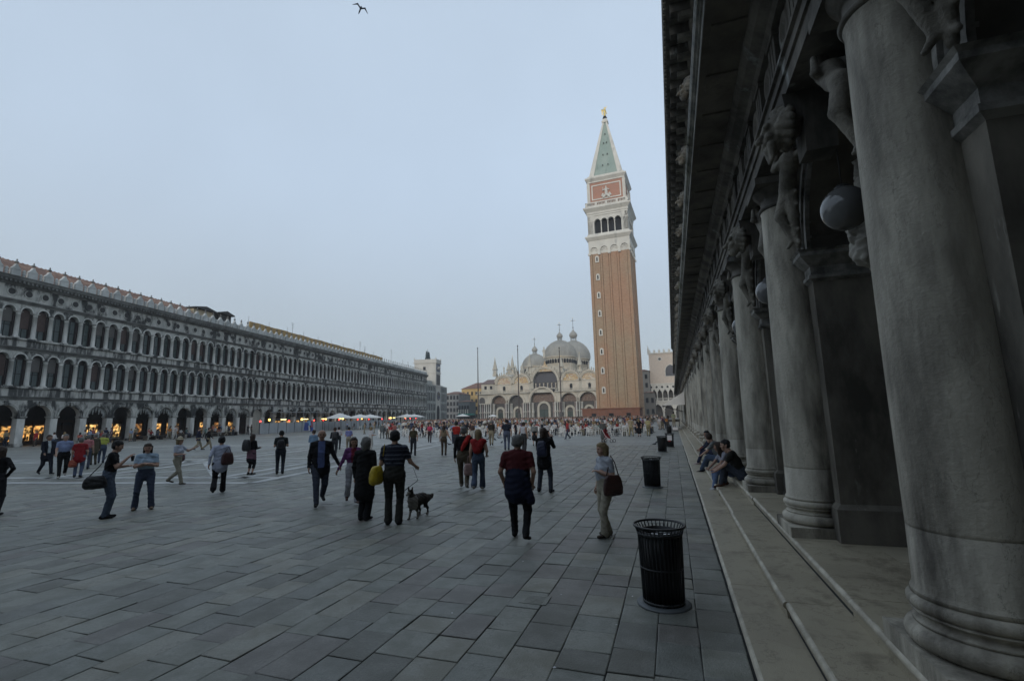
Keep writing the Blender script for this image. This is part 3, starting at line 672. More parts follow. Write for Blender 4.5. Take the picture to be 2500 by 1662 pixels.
# antennas
for x, h in ((96, 3.5), (128, 4.0), (131, 3.0), (150, 4.6), (160, 2.4), (165, 2.2)):
    b = MB(); b.tube([(x, 4, 20), (x, 4, 20.5+h)], .035, M_frame, 4)
    for i in range(4): b.tube([(x-.7+.1*i, 4, 20.3+h-.35*i), (x+.7-.1*i, 4, 20.3+h-.35*i)], .02, M_frame, 4)
    b.build('antenna', left)
# ---------------------------------------------------------------- the brick bell tower
def brickmat():
    m = bpy.data.materials.new('tower_brick'); m.use_nodes = True; nt = m.node_tree; N = nt.nodes; L = nt.links; b = N['Principled BSDF']; b.inputs['Roughness'].default_value = .85
    g = N.new('ShaderNodeNewGeometry'); mp = N.new('ShaderNodeMapping'); mp.inputs['Rotation'].default_value = (R(90), 0, 0); L.new(g.outputs['Position'], mp.inputs[0])
    br = N.new('ShaderNodeTexBrick'); br.inputs['Scale'].default_value = 1; br.inputs['Brick Width'].default_value = .5; br.inputs['Row Height'].default_value = .16; br.inputs['Mortar Size'].default_value = .012
    br.inputs['Color1'].default_value = (.285, .17, .11, 1); br.inputs['Color2'].default_value = (.37, .245, .16, 1); br.inputs['Mortar'].default_value = (.36, .28, .2, 1); L.new(mp.outputs[0], br.inputs['Vector'])
    n = N.new('ShaderNodeTexNoise'); n.inputs['Scale'].default_value = .16; n.inputs['Detail'].default_value = 7; mp2 = N.new('ShaderNodeMapping'); mp2.inputs['Scale'].default_value = (1, 1, .45); L.new(g.outputs['Position'], mp2.inputs[0]); L.new(mp2.outputs[0], n.inputs['Vector'])
    r = N.new('ShaderNodeMapRange'); r.inputs['From Min'].default_value = .35; r.inputs['From Max'].default_value = .65; L.new(n.outputs['Fac'], r.inputs['Value'])
    c = N.new('ShaderNodeMix'); c.data_type = 'RGBA'; c.inputs[6].default_value = (1, .9, .85, 1); c.inputs[7].default_value = (.86, 1.0, 1.0, 1); L.new(r.outputs['Result'], c.inputs[0])
    x = N.new('ShaderNodeMix'); x.data_type = 'RGBA'; x.blend_type = 'MULTIPLY'; x.inputs[0].default_value = 1; L.new(br.outputs['Color'], x.inputs[6]); L.new(c.outputs[2], x.inputs[7]); L.new(x.outputs[2], b.inputs['Base Color'])
    return m
M_brick = brickmat(); M_brick2 = mat('attic_brick', (.40, .21, .15), .85, col2=(.34, .19, .14), scale=.5)
M_white = mat('istrian_white', (0.594, 0.574, 0.513), .75, col2=(0.495, 0.481, 0.435), scale=.5, stretch=(0.900, 0.890, 0.348), col3=(0.324, 0.320, 0.296), scale3=.6, lo3=.58, hi3=.75, stretch3=(0.900, 0.890, 0.261))
M_copper = mat('copper_green', (.235, .30, .265), .7, col2=(.29, .345, .305), scale=.5, stretch=(1, 1, .4), col3=(.16, .205, .185), scale3=.4, lo3=.55, hi3=.75)
M_gold = mat('gilt', (.75, .55, .2), .3, metal=.9); M_void = mat('dark_opening', (.02, .022, .026), .9)
TW = thing('bell_tower', 'tall red brick bell tower with white belfry and green pyramid spire', 'tower', (-14.4, 146, 0), R(-3.2))
b = MB(); b.box(-5.5, 5.5, -5.5, 5.5, 0, 50.2, M_brick); b.build('shaft', TW)
for rz in range(4):                      # raised brick strips on every face, parted from the panels by deep grooves
    cuts = [-6.05, -5.2, -2.85, -2.2, -.32, .32, 2.2, 2.85, 5.2, 6.05]
    for i in range(9):
        g0 = .045 if i else (.001 if rz % 2 == 0 else .56); g1 = .045 if i < 8 else (.001 if rz % 2 == 0 else .56)
        m_ = MB(); m_.box(cuts[i]+g0, cuts[i+1]-g1, -6.05 if i % 2 == 0 else -5.92, -5.49, 0, 50.3, M_brick); m_.build('lesene' if i % 2 == 0 else 'brick_panel', TW, rz=rz*PI/2)
    cb = MB(); cb.box(-6.0, 6.0, -5.86, -5.5, 50.25, 53.6, M_white)
    for i in range(4):
        cx = -6.05+12.1*(i+.5)/4
        cb.prism(bay(cx-1.5125, cx+1.5125, 50.3, 53.6, cx, 1.05, 51.3, 12), -6.2, -5.8, M_white); cb.prism(ring(cx, 51.3, .55, .85, 10), -6.05, -5.84, M_white); cb.prism(ring(cx, 51.3, 1.05, 1.25, 12), -6.28, -6.1, M_white)
        cb.box(cx-1.9, cx-1.1, -6.32, -5.8, 49.9, 50.5, M_white)
    cb.build('corbel_table', TW, rz=rz*PI/2)
for z in (48.5, 42.9, 37.3, 31.7, 26.0, 20.3, 14.7, 9.0):
    m_ = MB(); m_.prism([(-4.35, z-.95), (-3.25, z-.95), (-3.25, z+.55)]+arc(-3.8, z+.55, .55, 0, PI, 8)+[(-4.35, z+.55)], -6.12, -5.8, M_white)
    m_.prism([(-4.0, z-.6), (-3.6, z-.6), (-3.6, z+.45)]+arc(-3.8, z+.45, .2, 0, PI, 6), -6.16, -6.1, M_void); m_.build('slit_window', TW)
def sq(m_, prof, mt):
    """square mouldings: list of (half width, z) from below to above"""
    for (a, z0), (c_, z1) in zip(prof, prof[1:]):
        if z1 > z0: m_.frustum(-a, a, -a, a, z0, -c_, c_, -c_, c_, z1, mt)
b = MB(); sq(b, [(6.2, 53.601), (6.2, 54.4), (6.35, 54.5), (6.9, 55.2), (7.0, 55.3), (7.0, 55.7), (6.5, 55.85), (6.2, 56.6)], M_white); b.build('cornice', TW)
b = MB(); b.box(-5.0, 5.0, -4.6, 4.6, 56.6, 63, M_void); b.build('belfry_core', TW)
for rz in range(4):
    m_ = MB()
    for sgn in (-1, 1): m_.box(min(sgn*4.1, sgn*6.1), max(sgn*4.1, sgn*6.1), -6.1, -4.5, 56.6, 61.1, M_white) if sgn == 1 else m_.box(-6.1, -4.1, -6.1, -4.5, 56.601, 61.1, M_white)
    for i in range(4):
        cx = -3.075+2.05*i; m_.prism(bay(cx-1.025, cx+1.025, 60.4, 62.35, cx, .85, 60.45, 12), -6.0, -5.2, M_white); m_.prism(ring(cx, 60.45, .849, 1.0, 10), -6.12, -5.98, M_white)
        if i < 3: m_.lathe([(.24, 56.6), (.24, 56.8), (.17, 56.9), (.16, 60.0), (.25, 60.15), (.25, 60.4)], M_white, (cx+1.025, -5.6), 10)
    m_.box(-6.1, -4.1, -6.1, -5.2, 61.1, 62.35, M_white); m_.box(4.1, 6.1, -6.1, -5.2, 61.1, 62.35, M_white)
    m_.box(-6.15, -3.95, -6.16, -5.9, 60.6, 60.9, M_white); m_.box(3.95, 6.15, -6.16, -5.9, 60.6, 60.9, M_white)
    m_.build('belfry_arcade', TW, rz=rz*PI/2)
b = MB(); sq(b, [(6.15, 62.351), (6.15, 62.9), (6.3, 63.0), (6.3, 63.6), (6.9, 64.3), (7.15, 64.6), (7.15, 65.0), (6.6, 65.15), (6.6, 65.3)], M_white); b.build('cornice', TW)
for rz in range(4):
    m_ = MB(); m_.box(-6.5, 6.5, -6.5, -6.2, 65.3, 65.6, M_white); m_.box(-6.5, 6.5, -6.5, -6.2, 66.4, 66.75, M_white)
    for sx in (-6.5, -3.5, -.35, 2.8, 5.8): m_.box(sx, sx+.7, -6.52, -6.18, 65.6, 66.4, M_white)
    for i in range(4):
        for j in range(5): m_.lathe([(.09, 65.6), (.15, 65.85), (.08, 66.2), (.1, 66.4)], M_white, (-5.55+3.15*i+.45*j, -6.35), 6)
    m_.build('balustrade', TW, rz=rz*PI/2)
b = MB(); b.box(-5.55, 5.55, -5.55, 5.55, 65.3, 73.4, M_brick2); b.build('attic', TW)
wing_fig = [('s', (0, 0, .2), (0, 0, 1.6), .5, .42), ('s', (0, 0, 1.6), (0, 0, 2.3), .42, .3), ('s', (0, -.05, 2.75), (0, -.05, 2.85), .26, .26), ('s', (-.4, 0, 2.1), (-1.0, -.2, 1.6), .18, .14), ('s', (.4, 0, 2.1), (1.0, -.2, 1.7), .18, .14), ('s', (-1.0, -.2, 1.6), (-.9, -.3, 2.8), .12, .08), ('s', (-.3, 0, .2), (-.8, 0, -.5), .35, .4), ('s', (.3, 0, .2), (.8, 0, -.5), .35, .4), ('s', (-1.0, 0, .5), (-1.3, 0, .0), .35, .3), ('s', (1.0, 0, .5), (1.3, 0, .0), .35, .3)]
relief = stone_fig('seated_figure', wing_fig, .12, M_white, .08)
for rz in range(4):
    m_ = MB(); 
    for sx in (-1, 1): m_.box(sx*5.55-.35 if sx < 0 else 5.0, -5.0 if sx < 0 else 5.9, -5.75, -5.5, 65.3, 73.3, M_white)
    m_.box(-4.5, 4.5, -5.68, -5.5, 67.6, 67.95, M_white); m_.box(-4.5, 4.5, -5.68, -5.5, 72.2, 72.55, M_white); m_.box(-4.5, -4.15, -5.68, -5.5, 67.951, 72.199, M_white); m_.box(4.15, 4.5, -5.68, -5.5, 67.951, 72.199, M_white)
    m_.build('attic_frame', TW, rz=rz*PI/2)
    o = inst(relief, 'relief_figure', TW, rz=rz*PI/2); o.location = Matrix.Rotation(rz*PI/2, 4, 'Z') @ Vector((0, -5.6, 68.6))
b = MB(); sq(b, [(5.75, 73.401), (5.75, 73.8), (6.2, 74.4), (6.35, 74.6), (6.35, 74.95), (5.6, 75.1), (5.6, 75.7)], M_white); b.build('cornice', TW)
b = MB(); b.frustum(-5.0, 5.0, -5.0, 5.0, 75.7, -.55, .55, -.55, .55, 96.0, M_copper); b.build('spire', TW)
for sx in (-1, 1):
    for sy in (-1, 1):
        m_ = MB(); v = []
        for z_, a, w in ((75.7, 5.2, 1.5), (96.2, .74, .52)):
            v += [(sx*a, sy*a, z_), (sx*(a-w), sy*a, z_), (sx*(a-w), sy*(a-w), z_), (sx*a, sy*(a-w), z_)]
        m_.add(v, [(0, 1, 5, 4), (1, 2, 6, 5), (2, 3, 7, 6), (3, 0, 4, 7), (4, 5, 6, 7)], M_white); m_.build('spire_rib', TW)
for z, t in ((79, 2), (83, 2), (87.5, 2), (91, 1)):
    a = 5.0-(z-75.7)*4.45/20.3
    for i in range(t):
        x = (-.9+1.8*i)*(a/4.5) if t > 1 else 0
        m_ = MB(); m_.prism([(x-.28, z), (x+.28, z), (x+.28, z+.6), (x, z+.85), (x-.28, z+.6)], -a-.12, -a+.5, M_copper); m_.box(x-.15, x+.15, -a-.14, -a-.11, z+.1, z+.55, M_void); m_.build('dormer', TW)
b = MB(); sq(b, [(.9, 96.0), (1.0, 96.3), (1.0, 96.6), (.75, 96.7), (.7, 97.4)], M_white); b.lathe([(.6, 97.4), (.75, 97.9), (.45, 98.6), (.2, 98.7)], M_void, n=12); b.build('finial_block', TW)
ang = [('g', (0, 0, 98.7), (0, 0, 100.2), .42, .3), ('g', (0, 0, 100.2), (0, 0, 101.2), .32, .26), ('g', (0, 0, 101.6), (0, 0, 101.7), .22, .22), ('g', (.2, 0, 101), (.75, -.2, 101.9), .14, .1), ('g', (-.2, 0, 101), (-.5, -.2, 100.4), .14, .1), ('g', (.2, .25, 101), (.6, .6, 99.7), .22, .12), ('g', (-.2, .25, 101), (-.85, .5, 101.4), .2, .26), ('g', (-.85, .5, 101.4), (-.8, .5, 99.6), .26, .1)]
inst(stone_fig('gilded_angel', ang, .09, M_gold, .08), 'gilded_angel', TW)
# low brick lodge at the tower's foot
LG = thing('brick_lodge', 'low red brick lodge around the foot of the bell tower', 'building', (-15.4, 128, 0))
M_lodge = mat('lodge_brick', (.22, .105, .075), .85, col2=(.17, .085, .06), scale=1)
b = MB(); b.box(-7.5, 7.4, 0, 12, 0, 3.5, M_lodge); b.build('wall', LG); b = MB(); b.box(-7.8, 7.7, -.25, 12, 3.5, 3.75, M_lodge); b.build('parapet', LG)
for i in range(7): b = MB(); b.box(-7.4+2.08*i, -7.1+2.08*i, -.08, 0, 0, 3.5, M_lodge); b.build('pilaster', LG)
for x in (-5, -.5, 4): b = MB(); b.box(x, x+1.2, -.03, .02, 0, 2.4, M_void); b.build('door', LG)
# ---------------------------------------------------------------- the domed basilica
BX, BY = -50.1, 190.0
BA = thing('basilica', 'domed white marble basilica with mosaic lunettes and spires behind the flagpoles', 'church', (BX, BY, 0))
M_mar = mat('basilica_marble', (0.495, 0.466, 0.395), .75, col2=(0.360, 0.339, 0.286), scale=.5, stretch=(0.900, 0.880, 0.420), lo=.35, hi=.65, col3=(0.216, 0.202, 0.176), scale3=.7, lo3=.58, hi3=.74, stretch3=(0.900, 0.880, 0.336))
M_mar2 = mat('basilica_panel', (0.540, 0.493, 0.412), .7, col2=(0.450, 0.396, 0.319), scale=.7)
M_lead = mat('dome_lead', (0.329, 0.321, 0.292), .65, col2=(0.254, 0.251, 0.229), scale=.6, stretch=(0.748, 0.748, 0.259), col3=(0.329, 0.315, 0.274), scale3=.5, lo3=.5, hi3=.7)
M_colm = [mat('shaft_marble_%d' % i, c, .5) for i, c in enumerate(((.52, .5, .46), (.36, .33, .31), (.30, .25, .23), (.42, .42, .38)))]
def mosaic(name, base, c2, c3):
    return mat(name, base, .6, col2=c2, scale=2.2, detail=3, lo=.42, hi=.6, col3=c3, scale3=1.7, lo3=.52, hi3=.6)
M_mos = [mosaic('mosaic_gold', (.50, .38, .18), (.36, .22, .14), (.52, .49, .43)), mosaic('mosaic_pale', (.50, .40, .24), (.38, .25, .2), (.55, .52, .45)), mosaic('mosaic_red_shaded', (.17, .105, .075), (.11, .08, .07), (.24, .2, .165))]  # last one darkened in colour for the shade inside the deep portals
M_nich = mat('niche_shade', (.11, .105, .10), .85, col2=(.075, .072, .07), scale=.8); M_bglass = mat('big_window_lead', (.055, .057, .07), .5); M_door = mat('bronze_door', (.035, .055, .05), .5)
AX = [(-19.0, 3.25, 7.75), (-11.3, 3.15, 7.7), (0, 5.1, 7.9), (10.9, 3.15, 7.85), (18.6, 3.35, 7.8)]
edges = [-28.4, -15.15, -7.4, 7.4, 14.75, 28.4]
b = MB()
for i, (cx, r, zs) in enumerate(AX):
    x0, x1 = edges[i], edges[i+1]
    b.prism(bay(x0, x1, 0, 11.5, cx, r, zs, 18), 0, 3.0, M_mar)
b.build('lower_wall', BA)
for i, (cx, r, zs) in enumerate(AX):
    m_ = MB(); m_.prism(ring(cx, zs, r-.01, r+.45, 20), -.3, .2, M_mar); m_.prism(ring(cx, zs, r+.45, r+.9, 20), -.45, .2, M_mar2); m_.build('archivolt', BA)
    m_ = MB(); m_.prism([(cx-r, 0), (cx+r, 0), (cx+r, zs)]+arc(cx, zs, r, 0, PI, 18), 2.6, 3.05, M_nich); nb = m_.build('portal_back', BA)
    m_ = MB(); m_.prism([(cx-r+.3, zs-.2)]+[(cx+r-.3, zs-.2)]+arc(cx, zs+.1, r-.3, 0, PI, 16), 2.3, 2.62, M_mos[2] if i in (2, 3) else (M_nich if i == 1 else M_mos[2])); m_.build('mosaic', nb)
    dw, dh = (1.9, 4.7) if i == 2 else (1.15, 3.6)
    m_ = MB(); m_.prism(ring(cx, dh+.6, dw, dw+.9, 12), 1.9, 2.7, M_mar); m_.box(cx-dw-.9, cx-dw, 1.9, 2.7, 0, dh+.6, M_mar); m_.box(cx+dw, cx+dw+.9, 1.9, 2.7, 0, dh+.6, M_mar); m_.build('door_frame', nb)
    m_ = MB(); m_.box(cx-dw, cx+dw, 2.2, 2.3, 0, dh, M_door); m_.box(cx-.06, cx+.06, 2.12, 2.2, 0, dh, M_void); m_.build('door', nb)
# clustered columns in two tiers between the portals
def colgrp(xs, y):
    for j, x in enumerate(xs):
        for z0, z1, rr_ in ((.6, 3.7, .24), (4.1, 7.3, .22)):
            m_ = MB(); m_.lathe([(rr_+.1, z0-.3), (rr_+.1, z0), (rr_, z0+.1), (rr_*.92, z1-.35), (rr_+.12, z1), (rr_+.12, z1+.15)], M_colm[(j*3+int(z0)) % 4] if j % 3 else M_colm[0], (x, y), 8); m_.build('column', BA)
for x0, x1, n_ in ((-28.0, -22.6, 7), (-15.6, -14.6, 2), (-8.0, -5.4, 4), (5.4, 8.0, 4), (14.1, 15.2, 2), (22.2, 28.0, 7)):
    colgrp([x0+(x1-x0)*i/(n_-1) for i in range(n_)], -.45); q_ = MB(); q_.box(x0-.25, x1+.25, -.06, .02, .3, 3.8, M_nich); q_.box(x0-.25, x1+.25, -.06, .02, 4.1, 7.4, M_nich); q_.build('recess_shade_panel', BA)  # flat dark panels, the shade behind the columns put into their colour
for cx, r, zs in AX: colgrp([cx-r+.35, cx-r+.9, cx+r-.9, cx+r-.35], 1.3)
for z0, z1 in ((3.86, 4.05), (7.46, 7.75)):
    for x0, x1 in ((-28.5, -22.25), (-15.75, -14.45), (-8.15, -5.1), (5.1, 8.15), (14.05, 15.25), (21.95, 28.5)): b = MB(); b.box(x0, x1, -.8, .1, z0, z1, M_mar); b.build('entablature', BA)
b = MB(); b.box(-29, -5.3, -1.0, .2, 11.5, 11.85, M_mar); b.box(5.3, 29, -1.0, .2, 11.5, 11.85, M_mar); b.box(-5.4, 5.4, -.3, 3, 13.0, 13.3, M_mar); b.build('terrace_slab', BA)
b = MB()
for s_ in (-1, 1):
    for i in range(40): x = s_*(5.7+.58*i); b.lathe([(.08, 11.85), (.11, 12.1), (.07, 12.5), (.09, 12.62)], M_mar, (x, -.85), 5)
b.box(-29, -5.4, -1.0, -.7, 12.62, 12.8, M_mar); b.box(5.4, 29, -1.0, -.7, 12.62, 12.8, M_mar)
tag(b.build('terrace_balusters', BA), kind='stuff')
# upper front, set back
UX = [(-17.8, 3.1, 15.8), (-10.0, 3.2, 15.9), (.4, 5.2, 16.3), (11.3, 3.2, 16.3), (18.9, 3.1, 16.3)]
ue = [-22.6, -13.9, -6.3, 7.2, 15.1, 23.5]
Y2 = 4.0
b = MB()
for i, (cx, r, zs) in enumerate(UX):
    if i == 2: b.prism(bay(ue[2], ue[3], 11.8, 22.4, cx, r, zs-.2, 20), Y2, Y2+2.5, M_mar)
    else: b.prism([(ue[i], 11.8), (ue[i+1], 11.8), (ue[i+1], zs+.2)]+arc(cx, zs+.2, (ue[i+1]-ue[i])/2-.02, 0, PI, 16, r+.4)+[(ue[i], zs+.2)], Y2, Y2+2.5, M_mar)
b.build('upper_wall', BA)
for i, (cx, r, zs) in enumerate(UX):
    m_ = MB(); rr_ = r
    m_.prism(ring(cx, zs, rr_, rr_+.5, 18), Y2-.6, Y2+.1, M_mar); m_.prism(ring(cx, zs, rr_+.5, rr_+.85, 18), Y2-.85, Y2+.1, M_mar2)
    # ogee peak with crockets
    tz = zs+r+(3.6 if i == 2 else 2.2)
    pk = [(cx-rr_*.75, zs+rr_*.68+.55)]+[(cx-rr_*.75*(1-t)**1.6, zs+rr_*.68+.55+(tz-zs-rr_*.68-.55)*t**(.75+.9*t)) for t in (.25, .5, .75)]+[(cx, tz)]
    pk += [(2*cx-x, z) for x, z in pk[-2::-1]]
    m_.prism(pk[::-1]+[], Y2-.3, Y2+.3, M_mos[0] if i == 2 else M_mar); m_.build('gable', BA)
    for sgn in (-1, 1):
        for t in range(6):
            a = PI/2+sgn*(.25+.22*t); m_ = MB(); px, pz = cx+(rr_+1.15)*math.cos(a), zs+(rr_+1.15)*math.sin(a); m_.lathe([(.1, pz-.3), (.3, pz+.1), (.16, pz+.4), (.26, pz+.6), (0, pz+1.1)], M_mar, (px, Y2-.4), 6); m_.build('crocket', BA)
    if i != 2:
        m_ = MB(); m_.prism([(cx-rr_, zs), (cx+rr_, zs)]+arc(cx, zs, rr_, 0, PI, 16)[1:-1], Y2-.12, Y2+.05, M_mos[(i+1) % 2]); m_.build('mosaic', BA)
        m_ = MB(); m_.box(cx-rr_, cx+rr_, Y2-.1, Y2+.02, 12.2, zs-.3, M_mar2); m_.box(cx-rr_-.3, cx+rr_+.3, Y2-.35, Y2+.02, zs-.3, zs, M_mar); m_.build('panel', BA)
        m_ = MB(); m_.prism([(cx-.55, 12.6), (cx+.55, 12.6), (cx+.55, 14.4)]+arc(cx, 14.4, .55, 0, PI, 8), Y2-.2, Y2-.08, M_void); m_.prism(ring(cx, 14.4, .55, .85, 10), Y2-.3, Y2-.08, M_mar); m_.build('window', BA)
    else:
        m_ = MB(); m_.prism([(cx-r, 11.8), (cx+r, 11.8), (cx+r, zs-.2)]+arc(cx, zs-.2, r, 0, PI, 20), Y2+1.6, Y2+1.9, M_bglass); m_.build('great_window', BA)
        for j in range(6):
            m_ = MB(); x = cx-4.3+1.72*j; m_.lathe([(.35, 11.9), (.35, 12.3), (.24, 12.5), (.22, 15.1), (.36, 15.4), (.36, 15.6)], M_mar2, (x, Y2+.7), 8); m_.build('column', BA)
        m_ = MB(); m_.box(cx-r, cx+r, Y2+1.3, Y2+1.58, 15.7, 15.95, M_nich); m_.build('transom', BA)
# tabernacles with spires
def spire(x, y, z0, z1, w):
    m_ = MB(); m_.box(x-w, x+w, y-w, y+w, z0, z0+(z1-z0)*.12, M_mar)
    for sx in (-1, 1):
        for sy in (-1, 1): m_.lathe([(.2, z0+(z1-z0)*.12), (.16, z0+(z1-z0)*.34)], M_mar, (x+sx*w*.75, y+sy*w*.75), 6)
    zz = z0+(z1-z0)*.34; m_.box(x-w*1.15, x+w*1.15, y-w*1.15, y+w*1.15, zz, zz+.35, M_mar)
    m_.lathe([(w*1.25, zz+.35), (w*.7, zz+.35+(z1-zz)*.4), (w*.25, zz+.35+(z1-zz)*.75), (.05, z1)], M_mar, (x, y), 8, smooth=False); m_.lathe([(.0, z1-.2), (.16, z1), (.0, z1+.2)], M_gold, (x, y), 6)
    m_.box(x-.3, x+.3, y-.25, y+.25, z0+(z1-z0)*.12, z0+(z1-z0)*.3, M_mar2); m_.build('spire', BA)
for x, z1, y, z0 in ((-22.1, 27.7, Y2+.5, 19.4), (-18.3, 26.6, 12, 20.5), (-14.1, 28, Y2+.5, 19.6), (-16.4, 25.2, 16, 20), (-12.6, 25.5, 14, 20), (-6.3, 28.2, Y2+.5, 19.8), (-9.4, 24.5, 12, 19.5), (7.3, 26.5, Y2+.5, 19.8), (15.1, 27.5, Y2+.5, 19.6), (23.2, 27.5, Y2+.5, 19.4)): spire(x, y, z0, z1, .85)
sfig = [('s', (0, 0, 0), (0, 0, 1.6), .42, .3), ('s', (0, 0, 1.6), (0, 0, 2.5), .32, .26), ('s', (0, -.05, 3.0), (0, -.05, 3.1), .22, .2), ('s', (.3, 0, 2.4), (.6, -.3, 1.8), .12, .1), ('s', (-.3, 0, 2.4), (-.5, -.3, 1.7), .12, .1)]
sm = stone_fig('statue', sfig, .14, M_mar, .08)
inst(sm, 'statue', BA, (.3, Y2, 26.3), sc=1.4)
for x in (-17.8, -10, 11.3, 18.9): inst(sm, 'statue', BA, (x, Y2, 21.3), sc=.7)
# domes: drum with windows, ribbed lead shell, onion lantern, cross
def dome(x, y, rad, z0, zt, lan):
    d = MB(); d.lathe([(rad*.93, 20), (rad*.93, z0), (rad*1.0, z0+.1), (rad*1.0, z0+.6)], M_mar2, (x, y), 32); dr = d.build('drum', BA)
    for i in range(16):
        a = PI+PI*(i+.5)/16; w = MB(); w.prism([(-.5, z0-2.6), (.5, z0-2.6), (.5, z0-1.2)]+arc(0, z0-1.2, .5, 0, PI, 8), -rad*.95, -rad*.9, M_void); w.prism(ring(0, z0-1.2, .5, .75, 8), -rad*.97, -rad*.9, M_mar); o = w.build('drum_window', dr); o.location = (x, y, 0); o.rotation_euler = (0, 0, a+PI/2)
    h = zt-z0-.6
    prof = [(rad*1.0, z0+.6), (rad*1.015, z0+.6+h*.12), (rad*1.0, z0+.6+h*.28), (rad*.93, z0+.6+h*.46), (rad*.80, z0+.6+h*.64), (rad*.60, z0+.6+h*.81), (rad*.36, z0+.6+h*.94), (rad*.16, zt)]
    d = MB(); d.lathe(prof, M_lead, (x, y), 40); sh = d.build('dome_shell', BA)
    d = MB()
    for i in range(40):
        a = 2*PI*i/40; d.tube([(x+(r_+.04)*math.cos(a), y+(r_+.04)*math.sin(a), z_) for r_, z_ in prof], .085, M_lead, 4, caps=False)
    tag(d.build('dome_ribs', sh), kind='stuff')
    d = MB(); s_ = lan; d.lathe([(1.5*s_, zt-.25), (1.5*s_, zt+.1), (1.2*s_, zt+.2)], M_lead, (x, y), 12)
    for i in range(8):
        a = 2*PI*i/8; d.lathe([(.14, zt+.1), (.14, zt+1.3*s_)], M_lead, (x+1.15*s_*math.cos(a), y+1.15*s_*math.sin(a)), 5)
    t = zt+1.3*s_; d.lathe([(1.45*s_, t), (1.5*s_, t+.15)], M_lead, (x, y), 12)
    d.lathe([(1.1*s_, t+.15), (1.65*s_, t+.7*s_), (1.75*s_, t+1.3*s_), (1.35*s_, t+2.1*s_), (.6*s_, t+2.9*s_), (.22*s_, t+3.5*s_), (.12*s_, t+4.2*s_)], M_lead, (x, y), 16)
    t += 4.2*s_; d.lathe([(0, t), (.35*s_, t+.3*s_), (0, t+.65*s_)], M_void, (x, y), 8); d.build('lantern', BA)
    d = MB(); d.tube([(x, y, t), (x, y, t+4.4*s_)], .09, M_void, 5); d.tube([(x-1.0*s_, y, t+3.2*s_), (x+1.0*s_, y, t+3.2*s_)], .08, M_void, 5); d.tube([(x, y-1.0*s_, t+3.2*s_), (x, y+1.0*s_, t+3.2*s_)], .08, M_void, 5)
    for q in ((-1, 3.2), (1, 3.2), (0, 4.4)): d.lathe([(0, t+q[1]*s_-.18), (.18, t+q[1]*s_), (0, t+q[1]*s_+.18)], M_gold, (x+q[0]*s_, y), 6)
    d.build('cross', BA)
dome(2.6, 25, 7.3, 28.0, 36.4, .85)
dome(3.3, 55, 8.2, 30.0, 40.4, 1.25)
dome(-16.6, 50, 6.4, 27.0, 34.2, .9)
dome(23.5, 50, 6.4, 27.0, 34.2, .9)
b = MB(); b.box(-22.5, 23.4, Y2+2.4, 60, 0, 19.5, M_mar); b.box(-5.6, 6.8, Y2+2.4, 20, 19.5, 22.2, M_mar); b.build('nave_body', BA)
b = MB(); b.box(-28.4, -22.5, Y2, 40, 0, 16.2, M_mar); b.build('north_wing', BA)
b = MB(); b.frustum(-28.9, -22.0, Y2-.5, 40, 16.2, -26.5, -22.0, Y2+3, 38, 18.3, mat('brown_roof', (.16, .12, .11), .9)); b.build('wing_roof', BA)
for x in (-27, -24.4): b = MB(); b.box(x, x+1.1, Y2-.08, Y2, 13.9, 15.3, M_void); b.build('window', BA)
for x in (-26.5,): b = MB(); b.prism([(x-1.3, 6.8), (x+1.3, 6.8), (x+1.3, 9)]+arc(x, 9, 1.3, 0, PI, 10), -.1, .1, M_nich); b.build('niche', BA)
# ---------------------------------------------------------------- three flagpoles
for i, (x, h, lab) in enumerate(((-68.1, 28.1, 'tall dark flagpole standing farthest from the bell tower'), (-52.3, 27.9, 'tall dark flagpole in the middle of the three before the church'), (-36.8, 26.2, 'tall dark flagpole nearest to the bell tower'))):
    t = thing('flagpole', lab, 'flagpole', (x, 165, 0), 0, 'flagpoles before the church')
    b = MB(); b.lathe([(1.2, 0), (1.2, .5), (.8, .7), (.6, 1.5), (.75, 2.6), (.5, 3.2)], mat('pole_bronze', (.06, .055, .05), .5), n=10); b.build('pedestal', t)
    b = MB(); b.lathe([(.24, 3.2), (.2, 15), (.13, h-2)], mat('pole_wood', (.06, .045, .042), .6), n=10); b.build('pole', t)
    b = MB(); b.lathe([(.12, h-2), (.2, h-1.6), (.09, h-1.2), (.12, h-.6), (.28, h-.4), (.06, h)], M_frame, n=8); b.build('finial', t)
# ---------------------------------------------------------------- clock tower with its wings at the end of the left arcade
M_clk = mat('clock_stone', (0.521, 0.504, 0.456), .75, col2=(0.420, 0.407, 0.370), scale=.4, stretch=(0.840, 0.840, 0.344))
M_wing = mat('wing_stone', (0.460, 0.469, 0.440), .8, col2=(0.287, 0.294, 0.281), scale=.7, stretch=(1.150, 1.130, 0.440), lo=.35, hi=.65)
CT = thing('clock_tower', 'pale stone clock tower with side wings and bronze bell at the end of the arcade', 'tower', LP(0, -1.0), R(90)+TH)
b = MB(); b.box(187.9, 194, 0, 9.3, 0, 24.6, M_clk); b.build('tower_block', CT)
b = MB(); b.box(187.6, 194.3, -.35, 9.6, 24.6, 25.1, M_clk); b.box(187.7, 194.2, -.2, .1, 25.1, 26.2, M_clk); b.box(187.7, 188.0, .1, 9.4, 25.1, 26.2, M_clk); b.box(193.9, 194.2, .1, 9.4, 25.1, 26.2, M_clk)
for x in (187.8, 194.1):
    for y in (0, 9.3): b.lathe([(.15, 26.2), (.25, 26.5), (.1, 26.8), (0, 27.4)], M_clk, (x, y), 6)
b.build('parapet', CT)
for z in (14.8, 20.4): b = MB(); b.box(187.7, 194.2, -.25, 9.5, z, z+.4, M_clk); b.build('string_course', CT)
b = MB(); b.box(187.86, 187.93, 4.4, 5.5, 21.7, 23.1, M_void); b.build('side_window', CT)
